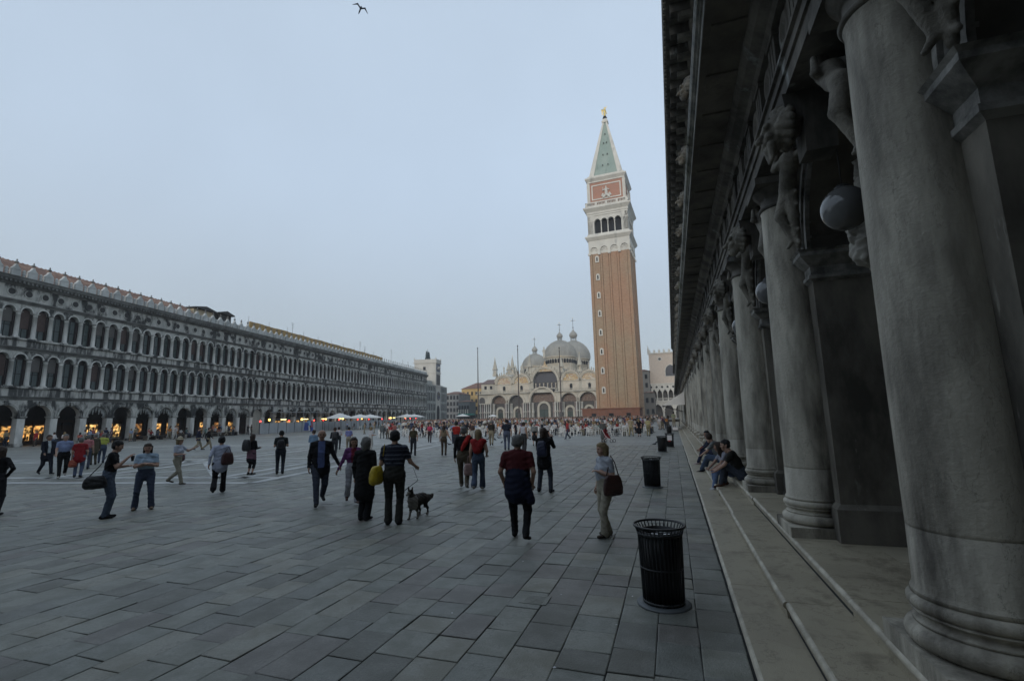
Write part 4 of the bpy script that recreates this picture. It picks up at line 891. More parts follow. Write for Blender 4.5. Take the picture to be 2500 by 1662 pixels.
b = MB(); b.box(188.7, 193.2, -.06, .02, 15.6, 19.9, M_nich); b.box(188.7, 193.2, -.06, .02, 21.2, 24.2, mat('blue_mosaic', (.06, .08, .13), .7)); b.build('niche_panel', CT)
inst(stone_fig('winged_lion', [('s', (-1, 0, .6), (.8, 0, .7), .5, .45), ('s', (.9, -.1, 1.1), (1.1, -.15, 1.2), .42, .4), ('s', (-.8, 0, .5), (-.8, 0, -.3), .2, .15), ('s', (.7, 0, .5), (.8, 0, -.3), .2, .15), ('s', (0, .1, 1), (-1.2, .1, 1.8), .3, .15)], .14, M_clk, .1), 'winged_lion', CT, (190.9, -.15, 21.9))
cf = MB(); cf.lathe([(0, 0), (1.45, 0), (1.5, .1), (1.75, .12), (1.8, 0)], mat('clock_blue', (.05, .06, .10), .5), n=28); o = cf.build('clock_face', CT); o.location = (190.9, -.14, 11.1); o.rotation_euler = (PI/2, 0, 0)
for i in range(12):
    a = 2*PI*i/12; h_ = MB(); h_.box(-.06, .06, -.16, -.13, 1.15, 1.4, M_gold); o2 = h_.build('hour_mark', CT, (190.9, -.05, 11.1)); o2.rotation_euler = (0, a, 0)
b = MB(); b.box(190.85, 190.95, -.3, -.28, 11.0, 12.2, M_gold); b.build('clock_hand', CT)
for x0, x1 in ((177.5, 187.88), (194.02, 203)):
    b = MB(); b.box(x0, x1, .2, 8, 0, 15.0, M_wing); w = b.build('wing', CT)
    b = MB(); b.box(x0, x1, -.1, 8.2, 15.0, 15.3, M_wing); b.box(x0, x1, 1.6, 8, 15.3, 17.1 if x0 < 180 else 15.9, M_wing); b.build('wing_parapet', w)
    for z in (4.6, 8.1): m_ = MB(); m_.box(x0, x1, -.05, .22, z, z+.35, M_wing); m_.build('wing_cornice', w)
    n_ = 5; st = (x1-x0)/n_
    for i in range(n_):
        for z0, z1 in ((.3, 4.2), (5.2, 7.7), (8.9, 12.2), (12.9, 14.6)):
            m_ = MB(); m_.box(x0+st*i+st*.22, x0+st*i+st*.78, .14, .21, z0, z1, M_void); m_.build('window', w)
    for i in range(n_+1): m_ = MB(); xx = min(max(x0+st*i, x0+.2), x1-.2); m_.box(xx-.2, xx+.2, -.03, .2, 0, 14.9, M_wing); m_.build('pilaster', w)
b = MB(); b.prism([(189.2, 0), (192.6, 0), (192.6, 5.5)]+arc(190.9, 5.5, 1.7, 0, PI, 12), -.06, .02, M_void); b.build('gateway', CT)
bell = [('s', (0, 0, .3), (0, 0, .9), .75, .55), ('s', (0, 0, .9), (0, 0, 1.5), .5, .2), ('s', (0, 0, 1.6), (0, 0, 2.9), .12, .05)]
for sx in (-1, 1): bell += [('s', (sx*1.0, 0, 0), (sx*.95, 0, 1.0), .18, .2), ('s', (sx*.95, 0, 1.0), (sx*.9, 0, 1.7), .3, .22), ('s', (sx*.9, 0, 2.0), (sx*.9, 0, 2.1), .17, .17), ('s', (sx*.9, 0, 1.6), (sx*.5, -.3, 1.4), .1, .08), ('s', (sx*.5, -.3, 1.4), (sx*.3, -.3, 2.0), .07, .1), ('s', (sx*1.15, 0, 0), (sx*1.05, 0, .9), .14, .14)]
b = MB(); b.box(189.4, 192.4, 3.2, 6.0, 24.6, 26.3, M_clk); b.build('bell_plinth', CT)
inst(stone_fig('bell_and_ringers', bell, .09, mat('bell_bronze', (.03, .045, .045), .5), .06), 'bell_and_ringers', CT, (190.9, 4.6, 26.3), sc=1.6)
# ---------------------------------------------------------------- houses beyond
def house(name, lab, x0, x1, y0, y1, z1, m, roofm, roofh, rows, cols, winm=M_void, shop=False):
    t = thing(name, lab, 'building', ((x0+x1)/2, y0, 0)); w_ = (x1-x0)/2
    b = MB(); b.box(-w_, w_, 0, y1-y0, 0, z1, m); b.build('wall', t)
    b = MB(); b.frustum(-w_-.4, w_+.4, -.4, y1-y0, z1, -w_*.25, w_*.25, (y1-y0)*.4, (y1-y0)*.6, z1+roofh, roofm); b.build('roof', t)
    for r_ in range(rows):
        for c_ in range(cols):
            zz = 1.2+(z1-1.5)*r_/rows; xx = -w_+2*w_*(c_+.5)/cols
            b = MB(); b.box(xx-.5, xx+.5, -.06, .02, zz+.7, zz+.7+min(1.9, (z1-1.5)/rows*.62), winm); b.box(xx-.65, xx+.65, -.12, .02, zz+.55, zz+.69, m); b.build('window', t)
    return t
M_gr = mat('grey_render', (.26, .26, .25), .85, col2=(.19, .19, .185), scale=.4); M_oc = mat('ochre_render', (.52, .36, .15), .85, col2=(.44, .31, .14), scale=.4); M_pk = mat('pink_render', (.30, .25, .24), .85, col2=(.24, .2, .2), scale=.4); M_rf = mat('far_roof', (.20, .115, .085), .9, col2=(.15, .09, .07), scale=1.5)
house('town_house', 'grey rendered house just beyond the clock tower wing', -108, -99.3, 216, 230, 13.6, M_gr, M_rf, 1.5, 4, 5)
house('town_house', 'tall ochre house with brown roof between clock tower and flagpole', -107, -90, 236, 250, 17.2, M_oc, M_rf, 3.4, 4, 7)
house('town_house', 'low dark shop house with pale pillars below the ochre house', -98.8, -93, 214, 222, 9.6, mat('teal_shade', (.12, .135, .14), .85), M_rf, .8, 2, 4)
house('town_house', 'pinkish grey house beside the left flank of the church', -96, -86, 240, 252, 14.6, M_pk, M_rf, 1.2, 4, 4)
for i in range(5):
    t = MB(); t.lathe([(.3, 0), (.26, .3), (.22, 5.6), (.34, 6.0)], M_white, (-98.4+1.2*i, 213.4), 8); tag(t.build('pale_pillar'), 'slim pale stone pillar of the row before the low shop house', 'pillar', 'pillars before the low shop house')
t = MB(); t.prism([(-3.6, 3.1), (3.6, 3.1), (3.2, 3.9), (-3.2, 3.9)], 0, 4, mat('green_awning', (.03, .17, .14), .8)); t.box(-3.5, 3.5, .2, 3.8, .8, 3.1, M_void); tag(t.build('green_stall', None, (-91.5, 205, 0)), 'market stall with green canvas at the foot of the pinkish house', 'stall')
# ---------------------------------------------------------------- gothic palace at the far right
PL = thing('gothic_palace', 'pink and white gothic palace with pointed loggia beside the bell tower', 'palace', (0, 210, 0))
M_pal = mat('palace_wall', (.56, .47, .385), .8, col2=(.50, .42, .35), scale=1.6, detail=2, lo=.45, hi=.55); M_palw = mat('palace_white', (.63, .60, .53), .75, col2=(.5, .48, .43), scale=.6)
b = MB(); b.box(-8.1, 14, 0, 30, 14.4, 27.4, M_pal); b.build('upper_wall', PL)
b = MB(); b.box(-8.2, 14, -.2, .2, 14.1, 14.5, M_palw); b.box(-8.3, 14, -.3, .3, 27.0, 27.5, M_palw); b.box(-8.2, 14, -.35, .2, 6.7, 7.2, M_palw); b.build('string_course', PL)
for i in range(11):
    x = -7.7+2.0*i; m_ = MB(); m_.prism([(x-.5, 27.5), (x+.5, 27.5), (x+.4, 28.1), (x+.6, 28.3), (x+.2, 28.5), (x, 29.3), (x-.2, 28.5), (x-.6, 28.3), (x-.4, 28.1)], -.1, .2, M_palw); m_.build('merlon', PL)
m_ = MB(); m_.lathe([(.3, 26.8), (.35, 28.5), (.25, 29.5), (0, 31)], M_palw, (-8.2, 0), 8); m_.build('corner_pinnacle', PL)
m_ = MB(); m_.lathe([(.55, 0), (.6, .1), (.85, .12), (.9, 0)], M_palw, n=16); m_.lathe([(0, .03), (.55, .03)], M_nich, n=16); o = m_.build('round_window', PL); o.location = (-3.7, .02, 24.7); o.rotation_euler = (PI/2, 0, 0)
gw = lambda cx, z0, zs, w: [(cx-w, z0), (cx+w, z0), (cx+w, zs)]+[(cx+w-w*(1-math.cos(t)), zs+w*1.25*math.sin(t)) for t in (.35, .7, 1.05, 1.4)]+[(cx, zs+w*1.35)]+[(cx-w+w*(1-math.cos(t)), zs+w*1.25*math.sin(t)) for t in (1.4, 1.05, .7, .35)]+[(cx-w, zs)]
for cx in (.3, 7):
    m_ = MB(); m_.prism(gw(cx, 17.2, 19.5, 2.25), -.12, .03, M_palw); w = m_.build('gothic_window', PL)
    m_ = MB(); m_.prism(gw(cx, 17.4, 19.5, 2.0), -.16, -.1, M_bglass); m_.build('pane', w)
    for i in range(3): m_ = MB(); m_.box(cx-1.0+1.0*i-.04, cx-1.0+1.0*i+.04, -.2, -.15, 17.4, 21.4, M_nich); m_.build('mullion', w)
    m_ = MB(); m_.box(cx-2.0, cx+2.0, -.19, -.15, 19.3, 19.4, M_nich); m_.build('transom', w)
b = MB(); b.box(-8.1, 14, 3.0, 3.4, 0, 14.2, M_nich); b.build('loggia_back', PL)
b = MB()
for i in range(10):
    cx = -6.8+2.2*i
    # pointed opening below a quatrefoil
    pts = [(cx-1.1, 10.2), (cx-.85, 10.2), (cx-.85, 10.6), (cx-.6, 11.2), (cx-.3, 11.5), (cx, 12.1), (cx+.3, 11.5), (cx+.6, 11.2), (cx+.85, 10.6), (cx+.85, 10.2), (cx+1.1, 10.2), (cx+1.1, 14.1), (cx-1.1, 14.1)]
    b.prism(pts, 0, .5, M_palw)
b.build('loggia_tracery', PL)
for i in range(11):
    cx = -7.9+2.2*i; m_ = MB(); m_.lathe([(.3, 7.2), (.3, 7.5), (.18, 7.6), (.17, 9.7), (.34, 10.2)], M_palw, (cx, .25), 8); m_.build('column', PL)
    m_ = MB()
    for dx, dz in ((.22, 0), (-.22, 0), (0, .22), (0, -.22), (0, 0)): m_.prism(arc(cx+dx, 12.95+dz, .26, 0, 2*PI, 10)[:-1], -.03-.001*(dx+2*dz), .01, M_void)
    m_.build('quatrefoil', PL)
    m_ = MB()
    for j in range(4): m_.lathe([(.07, 7.2), (.1, 7.6), (.06, 8.1)], M_palw, (cx+.4+.45*j, .1), 5)
    m_.box(cx+.17, cx+2.03, 0, .2, 8.1, 8.3, M_palw); m_.build('balustrade', PL)
b = MB()
for i in range(5):
    cx = -5.7+4.4*i; b.prism([(cx-2.2, 3.2), (cx-1.7, 3.2), (cx-1.7, 3.6), (cx-1.3, 4.8), (cx, 5.9), (cx+1.3, 4.8), (cx+1.7, 3.6), (cx+1.7, 3.2), (cx+2.2, 3.2), (cx+2.2, 6.7), (cx-2.2, 6.7)], 0, .8, M_palw)
b.build('portico_arches', PL)
for i in range(6): m_ = MB(); m_.lathe([(.5, 0), (.42, 2.4), (.7, 3.2)], M_palw, (-7.9+4.4*i, .4), 10); m_.build('portico_column', PL)
house('side_house', 'narrow grey building squeezed between bell tower and gothic palace', -13.2, -8.2, 205, 215, 19.5, mat('dim_stone', (.2, .19, .17), .8), M_rf, 1, 5, 2)
house('side_house', 'low dark building front below the gothic palace corner', -10.2, -6.2, 196, 203, 10.2, mat('dark_front', (.13, .12, .105), .8), M_rf, .6, 2, 2)
# ---------------------------------------------------------------- unseen wing behind the viewer, added and sized to shade the near square
WW = thing('end_wing', 'unseen pale stone palace wing closing the square, added behind the viewer for shade', 'building', (-34, -9, 0), PI)
b = MB(); b.box(-45, 44, 0, 14, 0, 13.2, M_ist); b.build('wall', WW)
for i in range(18):
    m_ = MB(); x = -43+4.9*i; m_.prism([(x, .2), (x+3.4, .2), (x+3.4, 3.6)]+arc(x+1.7, 3.6, 1.7, 0, PI, 10), -.12, .05, M_inner); m_.build('arch', WW); m_ = MB(); m_.prism([(x+.6, 8), (x+2.8, 8), (x+2.8, 11.5)]+arc(x+1.7, 11.5, 1.1, 0, PI, 8), -.1, .05, M_win); m_.build('window', WW)
# ---------------------------------------------------------------- pale stone bands laid into the paving
def strip(p, q, w=.2):
    p, q = Vector((*p, 0)), Vector((*q, 0)); d = (q-p).normalized(); n_ = Vector((-d.y, d.x, 0))*w
    b = MB(); b.add([tuple(p+n_), tuple(p-n_), tuple(q-n_), tuple(q+n_)], [(0, 1, 2, 3)], M_band)
    v = b.v; b2 = MB(); b2.add([(x, y, .002) for x, y, z in v]+[(x, y, .008) for x, y, z in v], [(4, 5, 6, 7), (0, 1, 5, 4), (1, 2, 6, 5), (2, 3, 7, 6), (3, 0, 4, 7)], M_band)
    b2.build('stone_band', pavement)
cor = Vector((-14.1, 13.45, 0))
def gp(a, c_): p = cor+gL*a-nL*c_; return (p.x, p.y)
for c_ in (0, 1.5, 2.6, 9.0, 10.5): strip(gp(0 if c_ == 0 else 1.2, c_), gp(150, c_))
for a in (0, 1.5, 8.5, 10, 24, 25.5, 45, 46.5, 70): strip(gp(a, 0.16), gp(a, 40 if a < 2 else 34))
for i in range(5):
    a0 = 1.6+13.5*i
    strip(gp(a0, 2.8), gp(a0+6.2, 8.8), .14); strip(gp(a0, 8.8), gp(a0+6.2, 2.8), .14)
# ---------------------------------------------------------------- litter bins of upright bars
M_bin = mat('bin_iron', (.016, .018, .02), .45, col2=(.045, .045, .045), scale=9, lo=.6, hi=.72, spec=.5); M_bindisc = mat('bin_disc', (.10, .11, .115), .5); M_paper = mat('paper', (.65, .65, .66), .8); M_liner = mat('bin_liner', (.01, .01, .011), .4)
def make_bin(loc, lab, first=[]):
    if first:
        t = copy_tree(first[0]); t.location = loc; t['label'] = lab; return t
    t = thing('litter_bin', lab, 'litter bin', loc, 0, 'litter bins along the steps')
    b = MB(); b.lathe([(0, 0), (.29, 0), (.295, .012), (.28, .022), (.24, .028), (0, .028)], M_bindisc, n=28); b.build('base_plate', t)
    b = MB(); b.lathe([(0, .06), (.19, .06), (.225, .785), (.215, .785), (.18, .1), (0, .1)], M_liner, n=20); b.build('liner', t)
    m_ = MB(); m_.tube([(.218, 0, .03), (.226, 0, .30), (.238, 0, .74), (.256, 0, .80), (.280, 0, .838)], .0085, M_bin, 4); bar = m_.mesh('bar')
    for i in range(36): inst(bar, 'bar', t, rz=2*PI*i/36)
    for z, r_, w in ((.05, .222, .012), (.40, .235, .008), (.76, .244, .014), (.842, .284, .011)):
        m_ = MB(); m_.lathe([(r_-w, z-w), (r_+w*.6, z-w), (r_+w*.6, z+w), (r_-w, z+w), (r_-w, z-w)], M_bin, n=28); m_.build('hoop', t)
    m_ = MB()
    r_ = random.Random(1)
    for i in range(7):
        a, q = r_.uniform(0, 6.3), r_.uniform(0, .12); x, y = q*math.cos(a), q*math.sin(a); m_.box(x-.04, x+.04, y-.025, y+.025, .72+.010*i, .725+.010*i, M_paper if i % 3 == 0 else M_bindisc)
    m_.build('rubbish', t)
    first.append(t); return t
make_bin((-.24, 5.95, 0), 'nearest black barred litter bin standing on its round plate beside the steps')
make_bin((-.70, 14.8, 0), 'second black litter bin from the viewer, beyond the woman with the brown bag')
make_bin((-.68, 28.0, 0), 'third black litter bin from the viewer, left of the one with a paper')
b4 = make_bin((-.30, 32.0, 0), 'black litter bin with a white paper notice stuck on it')
make_bin((-.48, 53.0, 0), 'farthest black litter bin, before the cafe chairs')
b = MB(); b.box(-.14, .14, -.262, -.255, .42, .74, M_paper); b.box(-.09, .05, -.265, -.262, .36, .42, mat('red_print', (.4, .06, .05), .8)); b.build('paper_notice', b4)
# drain cover
t = thing('drain_cover', 'square slotted stone drain cover set in the paving', 'drain cover', (-1.66, 5.68, .006))
b = MB(); b.box(-.16, .16, -.13, .13, -.01, .003, M_slab[1]); b.build('plate', t)
for i in range(6): b = MB(); b.box(-.11, .11, -.103+.038*i, -.095+.038*i, .003, .0045, M_slab[4]); b.build('slot', t)
# globe lamps in the arches
for k in range(2, 30):
    yb = YC[k]+BAY/2
    lab = {2: 'big glass globe lamp hanging in the nearest arch of the dark arcade', 3: 'glass globe lamp hanging in the second arch of the dark arcade'}.get(k, ('glass globe lamp hanging in the %s arch of the dark arcade from the viewer' % dict(zip(range(4, 12), ('third', 'fourth', 'fifth', 'sixth', 'seventh', 'eighth', 'ninth', 'tenth'))).get(k) if k < 12 else 'tiny glass globe lamp deep in the far end of the dark arcade'))
    t = thing('globe_lamp', lab, 'lamp', (2.0 if k == 2 else 1.90, yb, 4.33), 0, 'globe lamps of the arcade')
    b = MB(); b.lathe([(.24*math.sin(PI*i/18), -.25*math.cos(PI*i/18)) for i in range(18)], M_globe, n=32); b.build('globe', t)
    b = MB(); b.lathe([(0, .285), (.05, .28), (.085, .245), (.09, .225), (.06, .22)], M_iron, n=16); b.build('cap', t)
    b = MB(); b.tube([(0, 0, .28), (0, 0, ZS+AR_R-4.33-.02)], .006, M_iron, 5); b.build('cord', t)
# bundled white curtain in the nearest arch
pr = [('c', (2.45, 6.75, 5.2), (2.42, 6.55, 4.75), .05, .10), ('c', (2.42, 6.55, 4.75), (2.38, 6.5, 4.35), .10, .16), ('c', (2.38, 6.5, 4.35), (2.34, 6.48, 3.95), .16, .19), ('c', (2.3, 6.38, 4.0), (2.26, 6.36, 3.85), .12, .06), ('c', (2.42, 6.62, 4.0), (2.46, 6.6, 3.72), .13, .07), ('c', (2.2, 6.45, 4.3), (2.16, 6.4, 4.05), .09, .03)]
o = inst(stone_fig('bundled_curtain', pr, .022, mat('curtain_cloth', (.38, .36, .32), .9, col2=(.3, .285, .25), scale=6), .03, .014), 'bundled_curtain'); tag(o, 'bundled off white curtain tied up behind the nearest globe lamp', 'curtain')
# weeds on the cornice
M_weed = mat('weed_green', (.07, .085, .025), .8, col2=(.1, .09, .03), scale=20)
rw = random.Random(4)
for i, (y, lab) in enumerate(((5.3, 'tuft of weeds hanging from the cornice nearest the viewer'), (8.9, 'tuft of yellowish weeds on the cornice above the second arch'), (9.8, 'weeds trailing from the cornice just beyond the yellowish tuft'), (19.5, 'small far tuft of weeds on the arcade cornice'))):
    b = MB()
    for j in range(170):
        q = Vector((.62+rw.uniform(-.03, .12), y+rw.gauss(0, .22), 7.16-abs(rw.gauss(0, .06)))); d = Vector((rw.uniform(-.09, .03), rw.uniform(-.1, .1), rw.uniform(-.16, .12))); e = Vector((0, .012, .006))
        b.add([tuple(q-e), tuple(q+e), tuple(q+d*.6+e*1.4), tuple(q+d), tuple(q+d*.6-e*1.4)], [(0, 1, 2, 3, 4)], M_weed)
    tag(b.build('weed_tuft'), lab, 'weeds', 'weeds on the cornice')
# far awning on the arcade side with its frame
M_canv = mat('white_canvas', (.85, .83, .79), .85, col2=(.76, .74, .7), scale=2, stretch=(1, 4, 1))
tb_ = M_canv.node_tree.nodes['Principled BSDF']; tl_ = M_canv.node_tree.nodes.new('ShaderNodeBsdfTranslucent'); tl_.inputs[0].default_value = (.75, .72, .66, 1); tm_ = M_canv.node_tree.nodes.new('ShaderNodeMixShader'); tm_.inputs[0].default_value = .2
M_canv.node_tree.links.new(tb_.outputs[0], tm_.inputs[1]); M_canv.node_tree.links.new(tl_.outputs[0], tm_.inputs[2]); M_canv.node_tree.links.new(tm_.outputs[0], M_canv.node_tree.nodes['Material Output'].inputs[0])
t = thing('canvas_awning', 'white canvas awning sloping from the far end of the arcade', 'awning', (0, 58.2, 0))
b = MB(); n_ = 8
pts = [(1.38-2.5*i/n_, 4.55-1.55*i/n_-.12*math.sin(PI*i/n_)) for i in range(n_+1)]
b.add([(x, 0, z) for x, z in pts]+[(x, 14, z) for x, z in pts], [(i, i+1, i+n_+2, i+n_+1) for i in range(n_)], M_canv); b.build('sheet', t)
b = MB()
for i in range(28): b.add([(-1.12, .5*i, 3.0), (-1.12, .5*i+.5, 3.0), (-1.14, .5*i+.45, 2.78), (-1.14, .5*i+.05, 2.78)], [(0, 1, 2, 3)], M_canv)
b.build('valance', t)
b = MB(); b.add([(1.38, .01, 4.5), (1.38, .01, 3.0), (-1.1, .01, 2.98)], [(0, 1, 2)], M_canv); b.build('side_sheet', t)
b = MB(); b.tube([(-1.1, .1, 3.0), (1.3, .1, 2.2)], .03, M_iron, 5); b.tube([(-1.1, 13.9, 3.0), (1.3, 13.9, 2.2)], .03, M_iron, 5); b.build('arms', t)
# bandstand with a black piano under the awning
t = thing('stage', 'low cafe stage with black grand piano under the awning', 'stage', (.35, 62, 0))
b = MB(); b.box(-1.2, .05, -2, 4, 0, .12, M_bin); b.box(-.5, .1, -2.05, 4, .121, .45, M_paper); b.build('platform', t)
b = MB(); b.prism([(-1.0, 1.05), (.4, 1.05), (.4, 1.35), (-1.0, 1.35)], -.8, .9, M_bin)
for x in (-.9, .3): b.box(x-.05, x+.05, -.6, -.5, .45, 1.05, M_bin)
b.build('piano_body', t); b = MB(); b.add([(.4, -.8, 1.36), (.4, .9, 1.36), (-.75, .7, 2.3), (-.75, -.6, 2.3)], [(0, 1, 2, 3)], M_bin); b.build('piano_lid', t)
# ---------------------------------------------------------------- hoarding with warning lamps along the left arcade
HX = LP(0, 4.0)
M_hoard = mat('hoarding_grey', (.36, .38, .39), .8, col2=(.29, .31, .32), scale=.7, stretch=(1, 1, .5), col3=(.42, .4, .36), scale3=.9, lo3=.6, hi3=.75)
t = thing('hoarding', 'pale grey panel hoarding before the scaffolded bays of the left arcade', 'hoarding', HX, R(90)+TH)
for i in range(24):
    b = MB(); b.box(.02, 2.48, 0, .05, .04, 1.86+.03*(i % 3), M_hoard); b.box(.0, .06, -.04, .09, 0, 1.95, M_frame); b.build('panel', t, (76.4+2.5*i, 0, 0))
M_red = mat('red_lamp', (.3, .02, .02), .5, emit=(1, .05, .04), estr=6); M_amb = mat('amber_lamp', (.4, .25, .05), .5, emit=(1, .6, .12), estr=5); M_tube = mat('strip_light', (.5, .45, .2), .5, emit=(1, .8, .3), estr=5)
for i, a in enumerate((76.4, 84.5, 93, 96.5, 103, 112, 118, 126, 131, 143, 147, 152)):
    o = MB(); o.lathe([(0, -.13), (.1, -.1), (.12, 0), (.1, .1), (0, .13)], M_red, n=8); o.box(-.03, .03, -.03, .03, -.35, -.12, M_frame); tag(o.build('warning_lamp', None, LP(a, 4.1, 2.2)), 'small glowing red warning lamp on top of the grey hoarding', 'lamp', 'red lamps on the hoarding')
for i, a in enumerate((80, 90, 99, 106.5, 116, 134)):
    o = MB(); o.lathe([(0, -.2), (.16, -.15), (.18, .05), (.12, .16), (0, .2)], M_amb, n=8); o.tube([(0, 0, .2), (0, 0, .7)], .015, M_frame, 4); tag(o.build('amber_lantern', None, LP(a, 3.2, 2.45)), 'glowing amber lantern hung above the grey hoarding', 'lantern', 'amber lanterns over the hoarding')
for i, a in enumerate((87, 94.5, 101.5, 109, 121, 124.5, 138, 141, 150)):
    o = MB(); o.box(-.8, .8, -.05, .05, -.05, .05, M_tube); o.box(-.85, .85, -.07, .07, .05, .1, M_frame); tag(o.build('strip_light', None, LP(a, 1.2, 2.5), R(90)+TH), 'glowing yellow strip light under the left arcade behind the hoarding', 'light', 'strip lights under the arcade')
# scaffold tubes before the bays behind the hoarding
t = thing('scaffold', 'thin grey scaffold poles and boards before bays of the left arcade', 'scaffold', LP(0, 1.0), R(90)+TH)
for i in range(10):
    b = MB(); x = 84+2.5*i; b.tube([(x, 0, 0), (x, 0, 5.4)], .035, M_hoard, 5); b.build('pole', t)
for z in (2.6, 3.9, 5.1): b = MB(); b.tube([(83.5, -.05, z), (107, -.05, z)], .03, M_hoard, 5); b.build('rail', t)
b = MB(); b.box(83.5, 107, 0, .8, 3.95, 4.0, M_hoard); b.build('deck', t)
# parasols
M_para = mat('parasol_cloth', (.66, .66, .64), .85)
for i, (a, o_, w, h, lab) in enumerate(((101.5, 10, 3.6, 3.2, 'wide white cafe parasol left of the joined pair by the hoarding'), (106.5, 10, 3.6, 3.2, 'wide white cafe parasol right of the joined pair by the hoarding'), (129.5, 10, 3.9, 3.3, 'far white cafe parasol left of the pair near the clock tower'), (135.0, 10, 3.9, 3.25, 'far white cafe parasol right of the pair near the clock tower'), (174, 14, 3.2, 3.3, 'pale dome parasol before the clock tower'), (191, 22, 2.4, 3.0, 'small white parasol between clock tower and church'))):
    t = thing('parasol', lab, 'parasol', LP(a, o_), R(90)+TH, 'white cafe parasols')
    b = MB(); v = [(0, 0, h+.15)]; n_ = 8
    for j in range(n_): an = 2*PI*j/n_+PI/8; v.append((w*.8*math.cos(an), w*.8*math.sin(an), h-.62))
    b.add(v, [(0, j+1, (j+1) % n_+1) for j in range(n_)], M_para)
    vv = v[1:]+[(x, y, z-.18) for x, y, z in v[1:]]; b.add(vv, [(j, (j+1) % n_, (j+1) % n_+n_, j+n_) for j in range(n_)], M_para); b.build('canopy', t)
    b = MB(); b.tube([(0, 0, 0), (0, 0, h+.1)], .04, M_frame, 6); b.lathe([(.4, 0), (.4, .1), (.1, .15)], M_frame, n=10); b.build('pole', t)
t = thing('white_tent', 'pale peaked tent canopy standing behind the hoarding', 'tent', LP(97.5, 7.5), R(90)+TH)
b = MB(); b.add([(-3, -2, 2.5), (3, -2, 2.5), (3, 2, 2.5), (-3, 2, 2.5), (-.8, 0, 3.6), (.2, 0, 3.6)], [(0, 1, 5, 4), (1, 2, 5), (2, 3, 4, 5), (3, 0, 4)], M_para); b.build('canopy', t)
for x in (-2.9, 2.9):
    for y in (-1.9, 1.9): b = MB(); b.tube([(x, y, 0), (x, y, 2.5)], .03, M_frame, 5); b.build('pole', t)
# ---------------------------------------------------------------- cafe chairs and tables on both sides
M_chair = mat('chair_white', (.74, .74, .72), .5); M_chg = mat('chair_green', (.10, .22, .20), .6)
def chair_mesh(m):
    b = MB()
    for x in (-.2, .2):
        b.tube([(x*1.1, -.24, 0), (x, -.2, .45)], .028, m, 4, caps=False); b.tube([(x*1.1, .30, 0), (x, .2, .45), (x, .27, .86)], .028, m, 4, caps=False)
        b.tube([(x*1.15, -.2, .45), (x*1.2, -.18, .66), (x*1.15, .24, .66)], .026, m, 4, caps=False)
    b.box(-.22, .22, -.22, .21, .44, .47, m); b.tube([(-.2, .27, .86), (0, .30, .9), (.2, .27, .86)], .032, m, 4)
    for i in range(4): b.tube([(-.12+.08*i, .21, .47), (-.12+.08*i, .28, .88)], .018, m, 4, caps=False)
    return b.mesh('cafe_chair')
chm, chg = chair_mesh(M_chair), chair_mesh(M_chg)
b = MB(); b.lathe([(.35, .72), (.36, .74), (.35, .75), (0, .75)], M_chair, n=14); b.lathe([(.03, .05), (.03, .72)], M_iron, n=6); b.lathe([(.22, 0), (.2, .04), (.03, .06)], M_iron, n=8); tbm = b.mesh('cafe_table')
rc = random.Random(21)
CAFE_R = []; 
for r_ in range(8):
    for i in range(19):
        x = -32+1.62*i+rc.uniform(-.3, .3); y = 47.5+r_*2.0+rc.uniform(-.4, .4)+(.12*(x+15)**2/40 if r_ == 0 else 0)
        if x > -3.4 and r_ < 2: continue
        CAFE_R.append((x, y, r_))
for x, y, r_ in CAFE_R:
    if r_ < 6: tag(inst(chm, 'cafe_chair', None, (x, y, 0), rc.uniform(0, 6.3) if r_ else PI+rc.uniform(-.9, .9)), 'white cafe chair, %s seating row before the bell tower, %s' % (('front', 'second', 'third', 'fourth', 'fifth', 'sixth')[r_], 'towards its left end' if x < -25 else 'left of its middle' if x < -17 else 'right of its middle' if x < -9 else 'towards the stage'), 'chair', 'cafe chairs before the bell tower')
for i, (x, y, r_) in enumerate(CAFE_R):
    if i % 4 == 0: tag(inst(tbm, 'cafe_table', None, (x+.75, y+.7, 0)), 'round cafe table behind %s row of white chairs, %s' % (('front', 'second', 'third', 'fourth', 'fifth', 'sixth', 'seventh', 'last')[r_], 'towards the left end' if x < -25 else 'left of the middle' if x < -17 else 'right of the middle' if x < -9 else 'towards the stage'), 'table', 'cafe tables before the bell tower')
for i in range(60):
    a, o_ = rc.uniform(96, 150), rc.uniform(7, 19); tag(inst(chg if i % 3 else chm, 'cafe_chair', None, LP(a, o_), rc.uniform(0, 6.3)), '%s cafe chair beside the hoarding and parasols' % ('dark green' if i % 3 else 'white'), 'chair', 'cafe chairs by the parasols')
# benches and low rails before the left arcade
M_wd = mat('bench_wood', (.10, .085, .07), .7)
for i, (a, o_) in enumerate(((57.5, 2.2), (62.5, 2.0), (68.3, 2.4), (71.5, 2.4), (50, 3.4))):
    t = thing('duckboard_bench', 'low dark trestle platform before the left arcade, %s from the viewer' % ('second nearest', 'third nearest', 'fourth nearest', 'farthest', 'nearest')[i], 'trestle', LP(a, o_), R(90)+TH, 'trestle platforms by the left arcade')
    b = MB(); b.box(-1.4, 1.4, -.4, .4, .5, .58, M_wd); b.build('deck', t)
    for x in (-1.2, 0, 1.2): b = MB(); b.box(x-.03, x+.03, -.35, .35, 0, .5, M_wd); b.build('leg', t)
